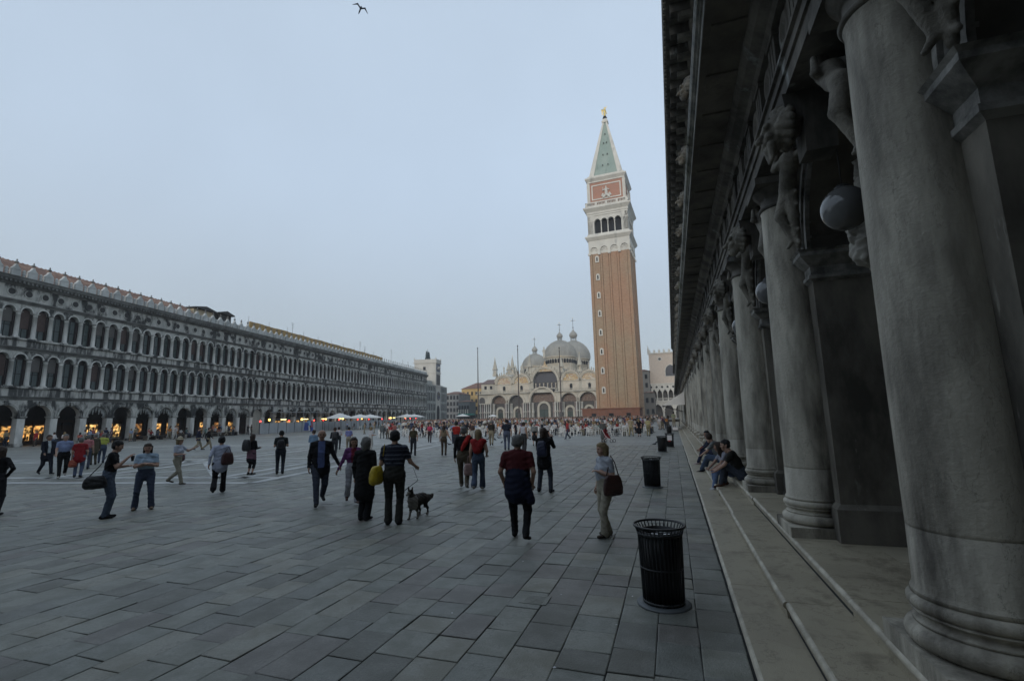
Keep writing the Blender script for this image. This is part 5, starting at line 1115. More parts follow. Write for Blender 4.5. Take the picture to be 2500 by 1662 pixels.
# ---------------------------------------------------------------- birds
bird = [('b', (0, -.18, 0), (0, .16, -.01), .055, .04), ('b', (0, -.2, .01), (0, -.26, 0), .035, .012), ('b', (0, .16, -.01), (0, .34, -.02), .035, .02, (1.4, 1, .5))]
for s_ in (-1, 1): bird += [('b', (s_*.03, -.08, .02), (s_*.25, -.1, .22), .04, .035, (1, 1.6, .5)), ('b', (s_*.25, -.1, .22), (s_*.52, .06, .10), .04, .015, (1, 1.6, .5))]
fc0 = math.atan2(11.18, 14.68)+R(15)
o = inst(stone_fig('flying_bird', bird, .016, mat('bird_dark', (.035, .045, .06), .8), .015), 'flying_bird', None, (-11.18, 14.68, 18.97), rot=(R(-10), R(10), fc0), sc=.62); tag(o, 'dark bird with raised bent wings flying high in the sky', 'bird')
pg = [('b', (0, -.06, .1), (0, .1, .08), .06, .04), ('b', (0, -.1, .12), (0, -.12, .19), .03, .028), ('b', (0, .1, .08), (0, .2, .06), .03, .015), ('b', (0, -.14, .19), (0, -.17, .185), .01, .006), ('b', (.02, 0, .06), (.02, 0, 0), .008, .008), ('b', (-.02, 0, .06), (-.02, 0, 0), .008, .008)]
pgm = stone_fig('pigeon', pg, .014, mat('pigeon_grey', (.06, .065, .075), .8), .01)
for i in range(26):
    x, y = (-14.5+rc.gauss(0, 1.8), 40+rc.gauss(0, 2.5)) if i < 20 else (-1.0+rc.uniform(-.6, .6), 29+rc.uniform(0, 8))
    tag(inst(pgm, 'pigeon', None, (x, y, 0), rc.uniform(0, 6.3)), 'dark grey pigeon pecking on the paving in mid square' if i < 20 else 'dark pigeon on the paving near the litter bins', 'pigeon', 'pigeons on the paving')
b = MB()
for i in range(90):
    x, y = (rc.uniform(-1.5, .4), rc.uniform(3.5, 34)) if i < 50 else (rc.uniform(-9, 0), rc.uniform(4, 25)); s_ = rc.uniform(.008, .022); a = rc.uniform(0, 3)
    b.add([(x+s_*math.cos(a), y+s_*math.sin(a), .009), (x-s_*math.sin(a)*.5, y+s_*math.cos(a)*.5, .012), (x-s_*math.cos(a), y-s_*math.sin(a), .009), (x+s_*math.sin(a)*.5, y-s_*math.cos(a)*.5, .009)], [(0, 1, 2, 3)], M_paper)
tag(b.build('litter'), 'tiny scraps of pale litter strewn on the paving', 'litter', kind='stuff')
# ---------------------------------------------------------------- people
CLOTH = {}
def cl(c, rough=.85):
    k = tuple(round(x, 3) for x in c)
    if k not in CLOTH:
        c2 = tuple(x*.72 for x in c); CLOTH[k] = mat('cloth_%d' % len(CLOTH), c, rough, col2=c2, scale=9, lo=.35, hi=.65, coord='obj', bump=.15, bscale=90, spec=.15)
    return CLOTH[k]
M_skin = mat('skin', (.44, .28, .21), .6, col2=(.38, .23, .17), scale=12, coord='obj'); M_skin2 = mat('skin_tan', (.32, .19, .135), .6, col2=(.27, .16, .11), scale=12, coord='obj')
HAIR = {n_: mat('hair_'+n_, c, .7, col2=tuple(x*.55 for x in c), scale=40, coord='obj', bump=.5, bscale=120) for n_, c in dict(black=(.012, .011, .011), brown=(.05, .032, .022), grey=(.17, .165, .155), blond=(.24, .175, .09), white=(.4, .39, .37)).items()}
M_eye = mat('eye_dark', (.015, .012, .01), .4); M_lip = mat('lips', (.25, .11, .09), .6); M_shoe = cl((.02, .02, .021))
lab_seed = []
def V3(*a): return np.array(a, float)
def ik(h, a, l1, l2, pole):
    d = a-h; L = np.linalg.norm(d); L2 = min(L, (l1+l2)*.998); u = d/L
    x = (l1*l1-l2*l2+L2*L2)/(2*L2); y = math.sqrt(max(l1*l1-x*x, 0)); p = pole-u*(pole@u); n_ = np.linalg.norm(p)
    return h+u*x+(p/n_ if n_ > 1e-6 else pole)*y, h+u*L2
# arm poses: elbow and wrist from the shoulder (outwards, forwards, up) for a 1.75 m person
ARM = dict(down=((.06, -.02, -.29), (.07, .05, -.53)), swf=((.05, .10, -.27), (.04, .27, -.46)), swb=((.06, -.15, -.25), (.08, -.18, -.49)), face=((.06, .2, -.20), (-.06, .34, .06)), chin=((.04, .12, -.26), (-.03, .30, -.06)),
           cross=((.05, .10, -.26), (-.22, .21, -.20)), fold=((.06, .03, -.29), (.02, .27, -.27)), point=((.10, .2, -.17), (.16, .46, -.05)), hip=((.2, -.1, -.23), (.02, .02, -.42)), hand=((.10, .02, -.28), (.22, .06, -.50)), pocket=((.08, -.07, -.28), (.03, .04, -.51)), lead=((.10, .08, -.27), (.17, .25, -.36)), knee=((.07, .16, -.23), (-.02, .36, -.38)), knee2=((.05, .18, -.23), (-.10, .38, -.36)), bagarm=((.06, -.03, -.29), (-.08, .18, -.20)), back=((.13, -.16, -.24), (-.1, -.14, -.40)), hold=((.08, .0, -.29), (.05, .18, -.42)))
LEG = dict(stand=((.10, .0, 0), (.10, -.02, 0)), wide=((.19, .05, 0), (.18, -.02, 0)), walk=((.08, .30, .0), (.09, -.32, .10)), walk2=((.09, -.34, .13), (.08, .26, 0)), close=((.07, .02, 0), (.07, 0, 0)), shift=((.09, .10, 0), (.11, -.08, 0)))
def human(H=1.75, arms=('down', 'down'), legs='stand', w=1.0, lean=0.0, top='top', sleeve='short', bottom='trousers', hair='short', coat=0, skirt=None, hipz=None, feet=None, headturn=0.0, headdown=0.0, flare=0.0, belly=0.0, female=False, h=.02, hi=False, hat=None, extra=None, relabel=None, mats=None, fold=.0045):
    """one continuous body; faces -y, feet on z=0"""
    s = H/1.75; P = []; hz = (hipz/s if hipz is not None else .92)
    W = lambda x, f, z: (x*s, -f*s, z*s)
    up_ = hz-.92
    fl = lambda z: lean*max(0, z-1.0)           # forward lean grows with height
    T = lambda x, f, z: W(x, f+fl(z), z+up_)
    ww = w
    hipw = .095*ww*(1.06 if female else 1)
    # trunk
    P.append(('bottom', T(0, -.01, .93), T(0, 0, 1.02), .145*ww*s, .14*ww*s, (1.15, .84, 1), .05))
    P.append((top, T(0, .005, 1.06), T(0, .01, 1.22), (.132 if not female else .122)*ww*s, .145*ww*s, (1.12, .80, 1), .05))
    P.append((top, T(0, .01, 1.22), T(0, .0, 1.37), .148*ww*s, .13*ww*s, (1.2, .80, 1), .05))
    P.append((top, T(-.125*ww, -.01, 1.425), T(.125*ww, -.01, 1.425), .066*s, .066*s, None, .06))
    if belly: P.append((top, T(0, .06*belly, 1.12), T(0, .05*belly, 1.2), .12*s, .12*s, None, .06))
    if female:
        for sx in (-1, 1): P.append((top, T(.07*sx, .10, 1.27), T(.075*sx, .095, 1.25), .062*s, .06*s, None, .05))
    if coat:
        P.append(('coat' if top == 'coat' else top, T(0, -.005, 1.05), T(0, -.01, .92-coat+.0), .145*ww*s, (.165+.05*coat)*ww*s, (1.16, .85, 1), .04))
    if skirt:
        P.append(('skirt', T(0, 0, 1.0), T(0, 0, skirt), .13*s, (.155+.10*(1-skirt))*s, (1.12, .85, 1), .03))
    # neck
    P.append(('skin', T(0, -.01, 1.42), T(0, .015, 1.55), .062*s, .054*s, None, .03))
    hands = []
    for i, sx in enumerate((1, -1)):      # person's left is +x
        e, wr = ARM[arms[i]] if isinstance(arms[i], str) else arms[i]
        S = (sx*.175*ww, -.01+fl(1.43), 1.425+up_)
        E_ = (S[0]+sx*e[0], S[1]+e[1], S[2]+e[2]); Wp = (S[0]+sx*wr[0], S[1]+wr[1], S[2]+wr[2])
        sl = top
        P.append((sl, W(*S), W(*E_), .060*ww**.5*s, .047*s, None, .03))
        lb = sl if sleeve == 'long' else 'skin'
        if sleeve == 'none': P[-1] = ('skin',)+P[-1][1:]
        if sleeve == 'short':
            M_ = [S[j]+(E_[j]-S[j])*.62 for j in range(3)]; P[-1] = (sl, W(*S), W(*M_), .062*ww**.5*s, .056*s, None, .03); P.append(('skin', W(*[S[j]+(E_[j]-S[j])*.5 for j in range(3)]), W(*E_), .047*s, .042*s, None, .015))
        P.append((lb, W(*E_), W(*Wp), (.046 if lb != 'skin' else .041)*s, (.036 if lb != 'skin' else .028)*s, None, .02))
        d = V3(*Wp)-V3(*E_); d /= np.linalg.norm(d); hands.append((V3(*Wp), d, sx))
        if not hi:
            q = V3(*Wp)+d*.10; P.append(('skin', W(*(V3(*Wp)+d*.03)), W(*q), .036*s, .026*s, (1, 1, 1), .015))
    # legs
    ft = feet or LEG[legs]
    for i, sx in enumerate((1, -1)):
        fx, ff, fz = ft[i]
        hp = V3(sx*hipw, -.01, hz); an = V3(sx*fx if feet is None else fx, ff, fz+.085)
        kn, an = ik(hp, an, .44, .415, V3(sx*.06, 1, 0))
        lb = 'bottom'; lo_ = 'bottom' if bottom == 'trousers' else 'skin'
        P.append((lb if bottom != 'skirt' else 'skin', W(*hp), W(*kn), .100*ww*s, .074*s, None, .03))
        P.append((lo_, W(*kn), W(*(an+V3(0, 0, .0))), (.070 if lo_ == 'bottom' else .056)*s, ((.060+flare) if lo_ == 'bottom' else .036)*s, None, .02))
        if bottom == 'capri': P.append(('bottom', W(*kn), W(*(kn+(an-kn)*.45)), .066*s, .066*s, None, .02))
        tilt = -.06 if fz > .05 else 0
        P.append(('shoe', W(an[0], an[1]-.055, an[2]-.045), W(an[0]+sx*.025, an[1]+.15, an[2]-.05+tilt), .042*s, .036*s, (1.05, 1, .85), .02))
        P.append(('shoe', W(an[0], an[1]-.02, an[2]), W(an[0], an[1]-.03, an[2]-.04), .044*s, .044*s, None, .02))
    if extra: P += extra(W, T)
    pieces = []
    # head
    ct, st = math.cos(headturn), math.sin(headturn); hd = headdown
    hc = V3(0, .03+fl(1.63)+.02*hd, 1.635+up_-.02*hd)
    def Hh(x, f, z):
        f, z = f*math.cos(hd)+z*math.sin(hd), z*math.cos(hd)-f*math.sin(hd)
        x, f = x*ct+f*st, f*ct-x*st
        return W(hc[0]+x, hc[1]+f, hc[2]+z)
    Q = [('skin', Hh(0, -.015, .035), Hh(0, .02, .03), .084*s, .082*s), ('skin', Hh(0, .03, -.045), Hh(0, .045, -.085), .058*s, .042*s), ('skin', Hh(0, .09, .0), Hh(0, .104, -.028), .011*s, .016*s), ('skin', Hh(0, -.02, -.06), Hh(0, -.025, -.13), .054*s, .056*s)]
    for sx in (-1, 1): Q += [('skin', Hh(.05*sx, .055, -.02), Hh(.04*sx, .06, -.045), .03*s, .026*s), ('skin', Hh(.084*sx, -.01, .01), Hh(.083*sx, -.012, -.03), .016*s, .012*s), ('skin', Hh(.018*sx, .088, .03), Hh(.05*sx, .078, .03), .010*s, .009*s)]
    if hi:
        for sx in (-1, 1): Q.append(('eye', Hh(.025*sx, .0905, .012), Hh(.041*sx, .086, .012), .0075*s, .0065*s, None, .006))
        Q.append(('lip', Hh(-.02, .083, -.058), Hh(.02, .083, -.058), .0085*s, .0085*s, None, .006))
    if hair != 'bald':
        Q += [('hair', Hh(0, -.03, .055), Hh(0, .012, .06), .094*s, .086*s, None, .02), ('hair', Hh(-.035, -.055, .0), Hh(.035, -.055, .0), .066*s, .066*s, None, .02)]
        for sx in (-1, 1): Q.append(('hair', Hh(.058*sx, .02, .05), Hh(.062*sx, -.02, .0), .035*s, .03*s, None, .015))
    if hi and hair != 'bald':
        rh = random.Random(int(H*1000)+len(lab_seed)); lab_seed.append(1)
        for _ in range(26):
            a_ = rh.uniform(0, 2*PI); e_ = rh.uniform(.1, 1.4); px, pf, pz = .088*math.cos(a_)*math.cos(e_), -.02+.088*math.sin(a_)*math.cos(e_), .05+.09*math.sin(e_)
            if pf > .045 and pz < .10: continue
            Q.append(('hair', Hh(px, pf, pz), Hh(px*1.12+rh.uniform(-.02, .02), pf*1.1-.012, pz-.02), .016*s, .006*s, None, .008))
    if hair in ('bob', 'long'):
        zb = -.10 if hair == 'bob' else -.24
        for sx in (-1, 1): Q.append(('hair', Hh(.06*sx, -.005, .05), Hh(.078*sx, -.03, max(zb, -.2)), .045*s, .034*s, None, .02))
        Q.append(('hair', Hh(0, -.06, .02), Hh(0, -.085, zb), .085*s, .06*s, None, .03))
        Q.append(('hair', Hh(-.03, .06, .095), Hh(.03, .06, .095), .03*s, .03*s, None, .02))
    if hat: Q += [('hat', Hh(0, -.01, .075), Hh(0, -.01, .11), .10*s, .085*s, None, .015), ('hat', Hh(0, .0, .07), Hh(0, .0, .072), .16*s, .16*s, (1, 1, .14), .012)]
    if hi:
        pieces.append(sdf(P, h, .03, fold)); pieces.append(sdf(Q, .0085*s, .02, .0035))
        for wv, d, sx in hands:
            # palm, four unequal bent fingers and a thumb from the palm's side
            a = np.cross(d, V3(0, 0, 1)); 
            if np.linalg.norm(a) < .3: a = V3(0, 1, 0)-d*d[1]
            a = a/np.linalg.norm(a); nrm = np.cross(a, d); 
            if nrm[0]*sx > 0: nrm = -nrm
            G = [('skin', W(*(wv-d*.04)), W(*(wv+d*.02)), .026*s, .026*s, None, .012), ('skin', W(*(wv+d*.03-a*.018)), W(*(wv+d*.075-a*.026)), .019*s, .016*s, None, .012), ('skin', W(*(wv+d*.03+a*.018)), W(*(wv+d*.075+a*.026)), .019*s, .016*s, None, .012)]
            for j, ln in enumerate((.062, .075, .07, .055)):
                b0 = wv+d*.082+a*(-.033+.022*j); b1 = b0+d*ln*.5+nrm*.010; b2 = b1+d*ln*.35+nrm*.030
                G += [('skin', W(*b0), W(*b1), .0095*s, .009*s, None, .004), ('skin', W(*b1), W(*b2), .009*s, .0075*s, None, .004)]
            t0 = wv+d*.025-a*.03; t1 = t0+d*.035-a*.028+nrm*.008; t2 = t1+d*.03+nrm*.012
            G += [('skin', W(*t0), W(*t1), .012*s, .0105*s, None, .005), ('skin', W(*t1), W(*t2), .0105*s, .0085*s, None, .004)]
            pieces.append(sdf(G, .0075*s, .006))
    else:
        pieces.append(sdf(P+Q, h, .03, fold))
    me, names = skin_mesh('person', pieces, mats, relabel)
    return me
def person(loc, rz, lab, top, bot, hairc='brown', skin=0, shoe=None, group=None, extra_m=None, **kw):
    mats = {'*': cl(top), 'top': cl(top), 'coat': cl(top), 'bottom': cl(bot), 'skirt': cl(bot), 'skin': (M_skin, M_skin2)[skin], 'hair': HAIR[hairc], 'shoe': cl(shoe) if shoe else M_shoe, 'eye': M_eye, 'lip': M_lip, 'hat': cl((.45, .40, .30))}
    if extra_m: mats.update(extra_m)
    me = human(mats=mats, **kw)
    o = inst(me, 'person', None, (loc[0], loc[1], loc[2] if len(loc) > 2 else 0), rz)
    return tag(o, lab, 'person', group or 'people near the viewer')
def lerp_lab(f): return f
def jacket(w=.055, z0=.95, H=1.75):
    def f(V, L):
        L = L.copy().astype('<U8'); m_ = (L == 'top') & (V[:, 1] < -.06) & (np.abs(V[:, 0]) < w+.02*np.clip(V[:, 2]-1.1, -.3, .3)) & (V[:, 2] > z0); L[m_] = 'shirt'; return L
    return f
def stripes(V, L):
    L = L.copy().astype('<U8'); m_ = (L == 'top') & (np.mod(V[:, 2]*s_str, 1) < .3); L[m_] = 'stripe'; return L
s_str = 1/.085
def fc(x, y, phi=0): return math.atan2(-x, y)+R(phi)     # phi 0 faces the camera side, 90 faces right, 180 away
def P_(x, y, phi, lab, top, bot, hairc='brown', **kw): return person((x, y), fc(x, y, phi), lab, top, bot, hairc, **kw)
NAVY, BLACK, JEAN, KHAKI = (.02, .024, .045), (.012, .012, .013), (.055, .075, .12), (.27, .24, .17)
HI = dict(hi=True, h=.0135)
# --- nearest people
P_(-2.66, 8.23, 168, 'grey haired man in maroon T-shirt walking away with a jacket tied at his waist', (.085, .018, .02), (.012, .013, .015), 'grey', skin=1, H=1.75, w=1.24, arms=('pocket', 'pocket'), feet=((.12, .22, 0), (-.17, -.26, .09)), coat=0, belly=.6, extra=lambda W, T: [('jacket', T(0, -.03, 1.06), T(0, -.06, .80), .185, .20, (1.15, .85, 1), .03), ('jacket', T(-.14, -.1, .95), T(-.24, -.12, .68), .09, .08, (1, .6, 1), .03)], extra_m={'jacket': cl((.014, .017, .035))}, **HI)
P_(-1.23, 8.82, -62, 'woman with short fair hair in grey blouse and cream trousers with brown bag', (.36, .38, .42), (.36, .33, .26), 'blond', H=1.58, female=True, w=1.2, belly=.7, arms=('bagarm', 'down'), legs='shift', hair='bob', flare=.02, shoe=(.06, .045, .035), **HI)
P_(-5.52, 8.82, 172, 'man in navy striped shirt seen from behind holding the dog leash', (.02, .022, .035), (.035, .034, .03), 'black', H=1.84, w=1.14, arms=('fold', 'lead'), legs='stand', flare=.015, relabel=stripes, extra_m={'stripe': cl((.10, .11, .14))}, **HI)
P_(-6.36, 9.01, 150, 'woman in long black coat and black trousers beside the yellow bag', BLACK, (.011, .011, .013), 'grey', H=1.70, female=True, w=1.12, arms=('down', 'down'), sleeve='long', coat=.34, legs='close', hair='bob', flare=.02, **HI)
P_(-8.54, 10.23, 4, 'bald man in dark jacket and blue shirt walking hand in hand', (.014, .014, .016), (.05, .058, .08), hair='bald', skin=1, H=1.86, w=1.08, arms=('hand', 'down'), sleeve='long', coat=.10, legs='walk2', relabel=jacket(.075, .93), extra_m={'shirt': cl((.10, .13, .27))}, **HI)
P_(-7.95, 10.74, 8, 'woman in purple top and white trousers walking hand in hand', (.15, .05, .16), (.42, .42, .46), 'brown', skin=1, H=1.63, female=True, arms=('down', 'hand'), sleeve='long', legs='walk', hair='bob', flare=.02, relabel=jacket(.06, 1.0), extra_m={'shirt': cl((.16, .02, .035))}, shoe=(.12, .08, .07), **HI)
P_(-12.49, 7.85, 82, 'man in black T-shirt and jeans lifting a camera towards his face', BLACK, (.09, .115, .16), 'black', H=1.72, w=1.05, arms=('fold', 'chin'), legs='close', headdown=.15, lean=.12, **HI)
P_(-12.78, 8.88, -4, 'woman in pale blue T-shirt and jeans with folded arms', (.34, .44, .54), (.07, .085, .13), 'brown', H=1.60, female=True, w=1.12, arms=('cross', 'cross'), legs='wide', hair='bob', shoe=(.2, .15, .11), flare=.02, **HI)
P_(-13.04, 11.22, 172, 'woman in white blouse and black trousers walking away with brown shoulder bag', (.42, .45, .55), BLACK, 'black', skin=1, H=1.67, female=True, w=1.1, arms=('swb', 'hold'), sleeve='long', coat=.08, legs='walk2', flare=.025, **HI)
P_(-16.55, 12.55, 58, 'woman in straw hat, white T-shirt and beige trousers pointing', (.45, .48, .56), (.30, .28, .22), 'blond', H=1.60, female=True, arms=('point', 'fold'), legs='walk2', hair='bob', hat=True, shoe=(.08, .065, .05), **HI)
P_(-6.05, 13.48, 178, 'man in black sweater with red pullover slung over his shoulder', BLACK, (.10, .082, .055), 'grey', H=1.80, w=1.1, arms=('down', 'swb'), sleeve='long', legs='walk', shoe=(.2, .18, .15), extra=lambda W, T: [('red', T(-.15, -.02, 1.48), T(-.05, -.15, 1.30), .06, .07, None, .02), ('red', T(-.05, -.15, 1.30), T(.05, -.155, 1.12), .07, .04, None, .02), ('red', T(-.15, .0, 1.48), T(-.12, .12, 1.30), .06, .05, None, .02)], extra_m={'red': cl((.36, .03, .025))}, **HI)
P_(-5.48, 13.25, 172, 'blond woman in red shawl and jeans carrying a pink tote bag', (.02, .02, .022), (.06, .08, .12), 'blond', H=1.72, female=True, arms=('down', 'hold'), sleeve='none', legs='walk2', hair='long', flare=.03, shoe=(.3, .28, .25), extra=lambda W, T: [('red', T(-.16, -.02, 1.42), T(.16, -.02, 1.42), .085, .085, None, .03), ('red', T(-.1, -.08, 1.40), T(0, -.11, 1.18), .10, .10, None, .03), ('red', T(.1, -.08, 1.40), T(.05, -.11, 1.18), .10, .10, None, .03)], extra_m={'red': cl((.26, .02, .02))}, **HI)
P_(-3.53, 13.36, 160, 'woman in black coat with navy backpack photographing, seen from behind', BLACK, (.04, .045, .06), 'brown', H=1.74, female=True, w=1.05, arms=('chin', 'face'), sleeve='long', coat=.14, legs='wide', hair='bob', **HI)
P_(-15.75, 7.42, 150, 'woman in black jacket with curly brown hair cut by the picture edge', BLACK, (.03, .03, .035), 'brown', H=1.62, female=True, arms=('hip', 'hip'), sleeve='long', hair='long', legs='stand', **HI)
# --- sitters on the steps (they face the square)
def sit(x, y, z, rz, lab, top, bot, hairc, feet, hipz, **kw): return person((x, y, 0), rz, lab, top, bot, hairc, group='people sitting on the steps', hipz=hipz, feet=feet, **kw)
W90 = R(-90)
sit(1.50, 13.25, 0, R(-100), 'man in dark brown T-shirt and jeans sitting on the steps, arms over his knees', (.022, .02, .017), (.055, .065, .085), 'black', ((.14, .46, .29), (-.10, .40, .29)), .54, H=1.78, w=1.08, arms=('knee', 'knee2'), lean=.45, headturn=.2, shoe=(.06, .03, .02), **HI)
sit(1.32, 13.95, 0, R(-75), 'smiling dark haired woman in pale jeans sitting close beside the man in brown', (.30, .30, .34), (.16, .22, .36), 'brown', ((.10, .52, .14), (-.10, .42, .14)), .54, H=1.60, female=True, arms=('knee', 'knee'), lean=.42, hair='long', headturn=-.5, skin=1, shoe=(.5, .5, .52), **HI)
sit(1.42, 17.6, 0, R(-105), 'man in grey T-shirt hunched on the steps with his back half turned', (.17, .18, .18), (.08, .11, .17), 'brown', ((.12, .62, .14), (-.14, .55, .14)), .54, H=1.76, w=1.1, arms=('knee2', 'hip'), lean=.5, headturn=-.9, **HI)
sit(1.40, 20.3, 0, R(-90), 'young man in navy and orange top sitting farthest along the steps', (.03, .035, .06), (.045, .05, .09), 'black', ((.12, .60, .14), (-.10, .56, .14)), .54, H=1.74, skin=1, arms=('knee', 'knee2'), sleeve='long', lean=.3, headturn=.7, shoe=(.4, .32, .32), relabel=jacket(.13, .6), extra_m={'shirt': cl((.30, .07, .035))}, **HI)
# --- people a little farther off
MI = dict(h=.02); G2 = 'people strolling in mid square'
def M_(x, y, phi, lab, top, bot, hairc='brown', **kw): return P_(x, y, phi, lab, top, bot, hairc, group=G2, **{**MI, **kw})
M_(-26.38, 14.0, 25, 'man in dark suit and white shirt walking at the left', (.016, .018, .028), (.016, .018, .026), 'brown', skin=1, H=1.72, w=1.1, arms=('down', 'swf'), sleeve='long', coat=.14, legs='walk', relabel=jacket(.05, .95), extra_m={'shirt': cl((.45, .5, .52))})
M_(-24.01, 13.31, 0, 'man in light blue shirt and black trousers walking beside the suited man', (.22, .27, .42), BLACK, 'grey', H=1.75, w=1.1, belly=.5, arms=('down', 'swf'), legs='walk2', shoe=(.4, .38, .34))
M_(-23.62, 13.65, 170, 'person in red sleeveless top and jeans next to the light blue shirt', (.28, .025, .03), (.10, .13, .20), 'grey', H=1.6, female=True, w=1.1, arms=('down', 'hold'), coat=.1, legs='stand')
M_(-27.64, 16.27, 170, 'person in pink shirt half hidden behind the red top', (.45, .18, .19), (.07, .08, .11), 'grey', H=1.64, arms=('down', 'down'), legs='stand')
M_(-31.01, 18.99, 175, 'person in bright yellow green shirt seen from behind at the left', (.40, .44, .09), (.06, .08, .12), 'grey', H=1.62, w=1.2, arms=('cross', 'cross'), legs='stand')
M_(-30.18, 18.11, 200, 'man in brown coat beside the yellow green shirt', (.09, .08, .055), (.08, .07, .05), 'grey', H=1.64, arms=('down', 'down'), sleeve='long', coat=.2)
M_(-35.73, 28.64, 100, 'man in navy jacket and beige trousers striding right past the arcade', NAVY, KHAKI, 'brown', H=1.78, arms=('swf', 'swb'), sleeve='long', coat=.1, legs='walk')
M_(-34.4, 28.4, 95, 'man in black jacket and beige trousers striding behind the navy one', BLACK, (.24, .21, .15), 'brown', H=1.74, arms=('swb', 'swf'), sleeve='long', coat=.1, legs='walk2')
M_(-16.42, 15.55, 140, 'woman with black backpack in mauve wrap and cropped trousers', BLACK, (.025, .025, .027), 'brown', H=1.60, female=True, arms=('chin', 'fold'), sleeve='long', bottom='capri', hair='long', legs='stand', coat=.28, extra=lambda W, T: [('mauve', T(0, 0, 1.0), T(0, 0, .72), .15, .17, (1.15, .85, 1), .03)], extra_m={'mauve': cl((.17, .09, .12))})
M_(-15.36, 15.99, 178, 'person in dark T-shirt and jeans with small backpack seen from behind', (.025, .03, .03), (.022, .026, .035), 'black', H=1.71, w=1.08, arms=('fold', 'fold'), legs='stand')
M_(-17.6, 20.48, 165, 'person with pale blue jacket over the shoulder behind the bald man', (.16, .25, .36), (.06, .07, .1), 'brown', H=1.62, arms=('fold', 'down'), sleeve='long', legs='stand', coat=.08)
M_(-18.9, 23.74, 178, 'person in dark jacket with backpack walking away behind the bald man', (.025, .027, .033), (.03, .033, .04), 'brown', H=1.68, arms=('fold', 'fold'), sleeve='long', legs='walk')
M_(-14.19, 24.62, 5, 'man in olive T-shirt and dark jeans strolling towards the viewer', (.055, .05, .03), (.03, .034, .042), 'black', skin=1, H=1.66, arms=('swf', 'down'), legs='walk')
M_(-12.6, 25.31, 172, 'woman in tan top and brown trousers beside the man in red', (.20, .16, .11), (.07, .055, .04), 'brown', H=1.66, female=True, arms=('down', 'hand'), sleeve='none', hair='long', legs='stand')
M_(-11.95, 25.6, 160, 'tall man in red shirt reaching out his arm', (.36, .03, .025), (.05, .05, .06), 'black', H=1.86, arms=('point', 'hand'), legs='stand')
M_(-12.75, 33.33, 178, 'man in dark shirt and khaki trousers walking away in mid square', (.04, .035, .03), KHAKI, 'grey', H=1.80, w=1.1, arms=('swb', 'swf'), legs='walk')
M_(-10.2, 29.43, 175, 'broad man in navy T-shirt and jeans behind the maroon shirt', (.02, .026, .042), (.08, .10, .15), 'black', H=1.90, w=1.15, arms=('hand', 'down'), legs='stand')
M_(-8.43, 27.35, 150, 'woman in white tank top and charcoal trousers with hair tied up', (.48, .48, .52), (.045, .046, .05), 'brown', skin=1, H=1.74, female=True, arms=('hand', 'down'), sleeve='none', legs='shift', flare=.02)
M_(-9.57, 33.73, 178, 'woman in grey top and black knee length skirt', (.22, .23, .23), BLACK, 'white', H=1.58, female=True, w=1.1, bottom='skirt', skirt=.55, arms=('fold', 'fold'), sleeve='long', legs='stand')
M_(-9.0, 35.2, 178, 'woman in white blouse and black skirt beside the grey top', (.5, .5, .52), BLACK, 'blond', H=1.60, female=True, bottom='skirt', skirt=.5, arms=('fold', 'fold'), legs='stand')
M_(-15.96, 37.29, 10, 'woman in dark brown top and white trousers in mid square', (.06, .035, .03), (.45, .44, .4), 'brown', H=1.64, female=True, arms=('fold', 'fold'), legs='walk')
M_(-20.04, 37.54, 0, 'woman in bright pink top and dark trousers in mid square', (.42, .05, .10), (.05, .04, .045), 'brown', H=1.64, female=True, arms=('hold', 'down'), legs='walk')
M_(-18.76, 37.46, 0, 'woman in grey top and white trousers beside the pink top', (.12, .13, .15), (.5, .5, .5), 'brown', H=1.62, female=True, arms=('hold', 'hold'), legs='walk2')
M_(-17.3, 36.6, 190, 'man in pale blue shirt and navy trousers in mid square', (.26, .34, .48), NAVY, 'grey', H=1.7, arms=('hip', 'fold'), legs='stand')
M_(-23.3, 29.7, 175, 'woman in white T-shirt with dark bag behind the couple', (.48, .46, .48), (.03, .035, .04), 'black', H=1.6, female=True, arms=('fold', 'fold'), legs='stand')
M_(-20.9, 27.69, 178, 'person in lilac blue shirt and beige trousers behind the couple', (.17, .19, .40), (.25, .23, .18), 'black', H=1.62, arms=('fold', 'fold'), legs='stand')
M_(-19.8, 28.6, 120, 'woman with fair hair and white shirt beside the lilac shirt', (.5, .5, .52), (.42, .42, .40), 'blond', H=1.58, female=True, hair='bob', arms=('fold', 'fold'), legs='stand')
M_(-30.6, 46.3, 185, 'man in grey jacket and grey trousers standing at the pigeons', (.11, .12, .12), (.09, .105, .11), 'grey', H=1.68, sleeve='long', arms=('down', 'down'), legs='wide')
M_(-29.4, 46.8, 175, 'person in salmon jacket standing beside the grey one', (.36, .14, .12), (.07, .08, .1), 'brown', H=1.62, sleeve='long', coat=.1, arms=('fold', 'down'))
M_(-27.6, 49.8, 90, 'person in dark red top and jeans striding right in mid square', (.22, .025, .03), (.04, .05, .08), 'black', H=1.7, arms=('swf', 'swb'), legs='walk')
M_(-5.2, 37.76, 170, 'woman in grey dress pushing the red pushchair', (.10, .105, .10), (.10, .105, .10), 'grey', H=1.64, female=True, bottom='skirt', skirt=.38, arms=('fold', 'fold'), coat=.1, legs='stand', sleeve='long')
M_(-3.9, 47.5, 175, 'man in beige shirt and beige trousers before the cafe chairs', (.34, .29, .19), (.36, .31, .2), 'grey', H=1.72, arms=('fold', 'fold'), legs='wide')
M_(-3.1, 46.9, 178, 'woman in black dress before the cafe chairs', (.012, .012, .016), (.012, .012, .016), 'blond', H=1.66, female=True, bottom='skirt', skirt=.45, hair='long', arms=('down', 'down'), legs='stand')
M_(-2.3, 47.4, 170, 'person in pale yellow top and khaki trousers beside the black dress', (.42, .38, .2), (.26, .23, .14), 'brown', H=1.66, arms=('fold', 'down'), legs='stand')
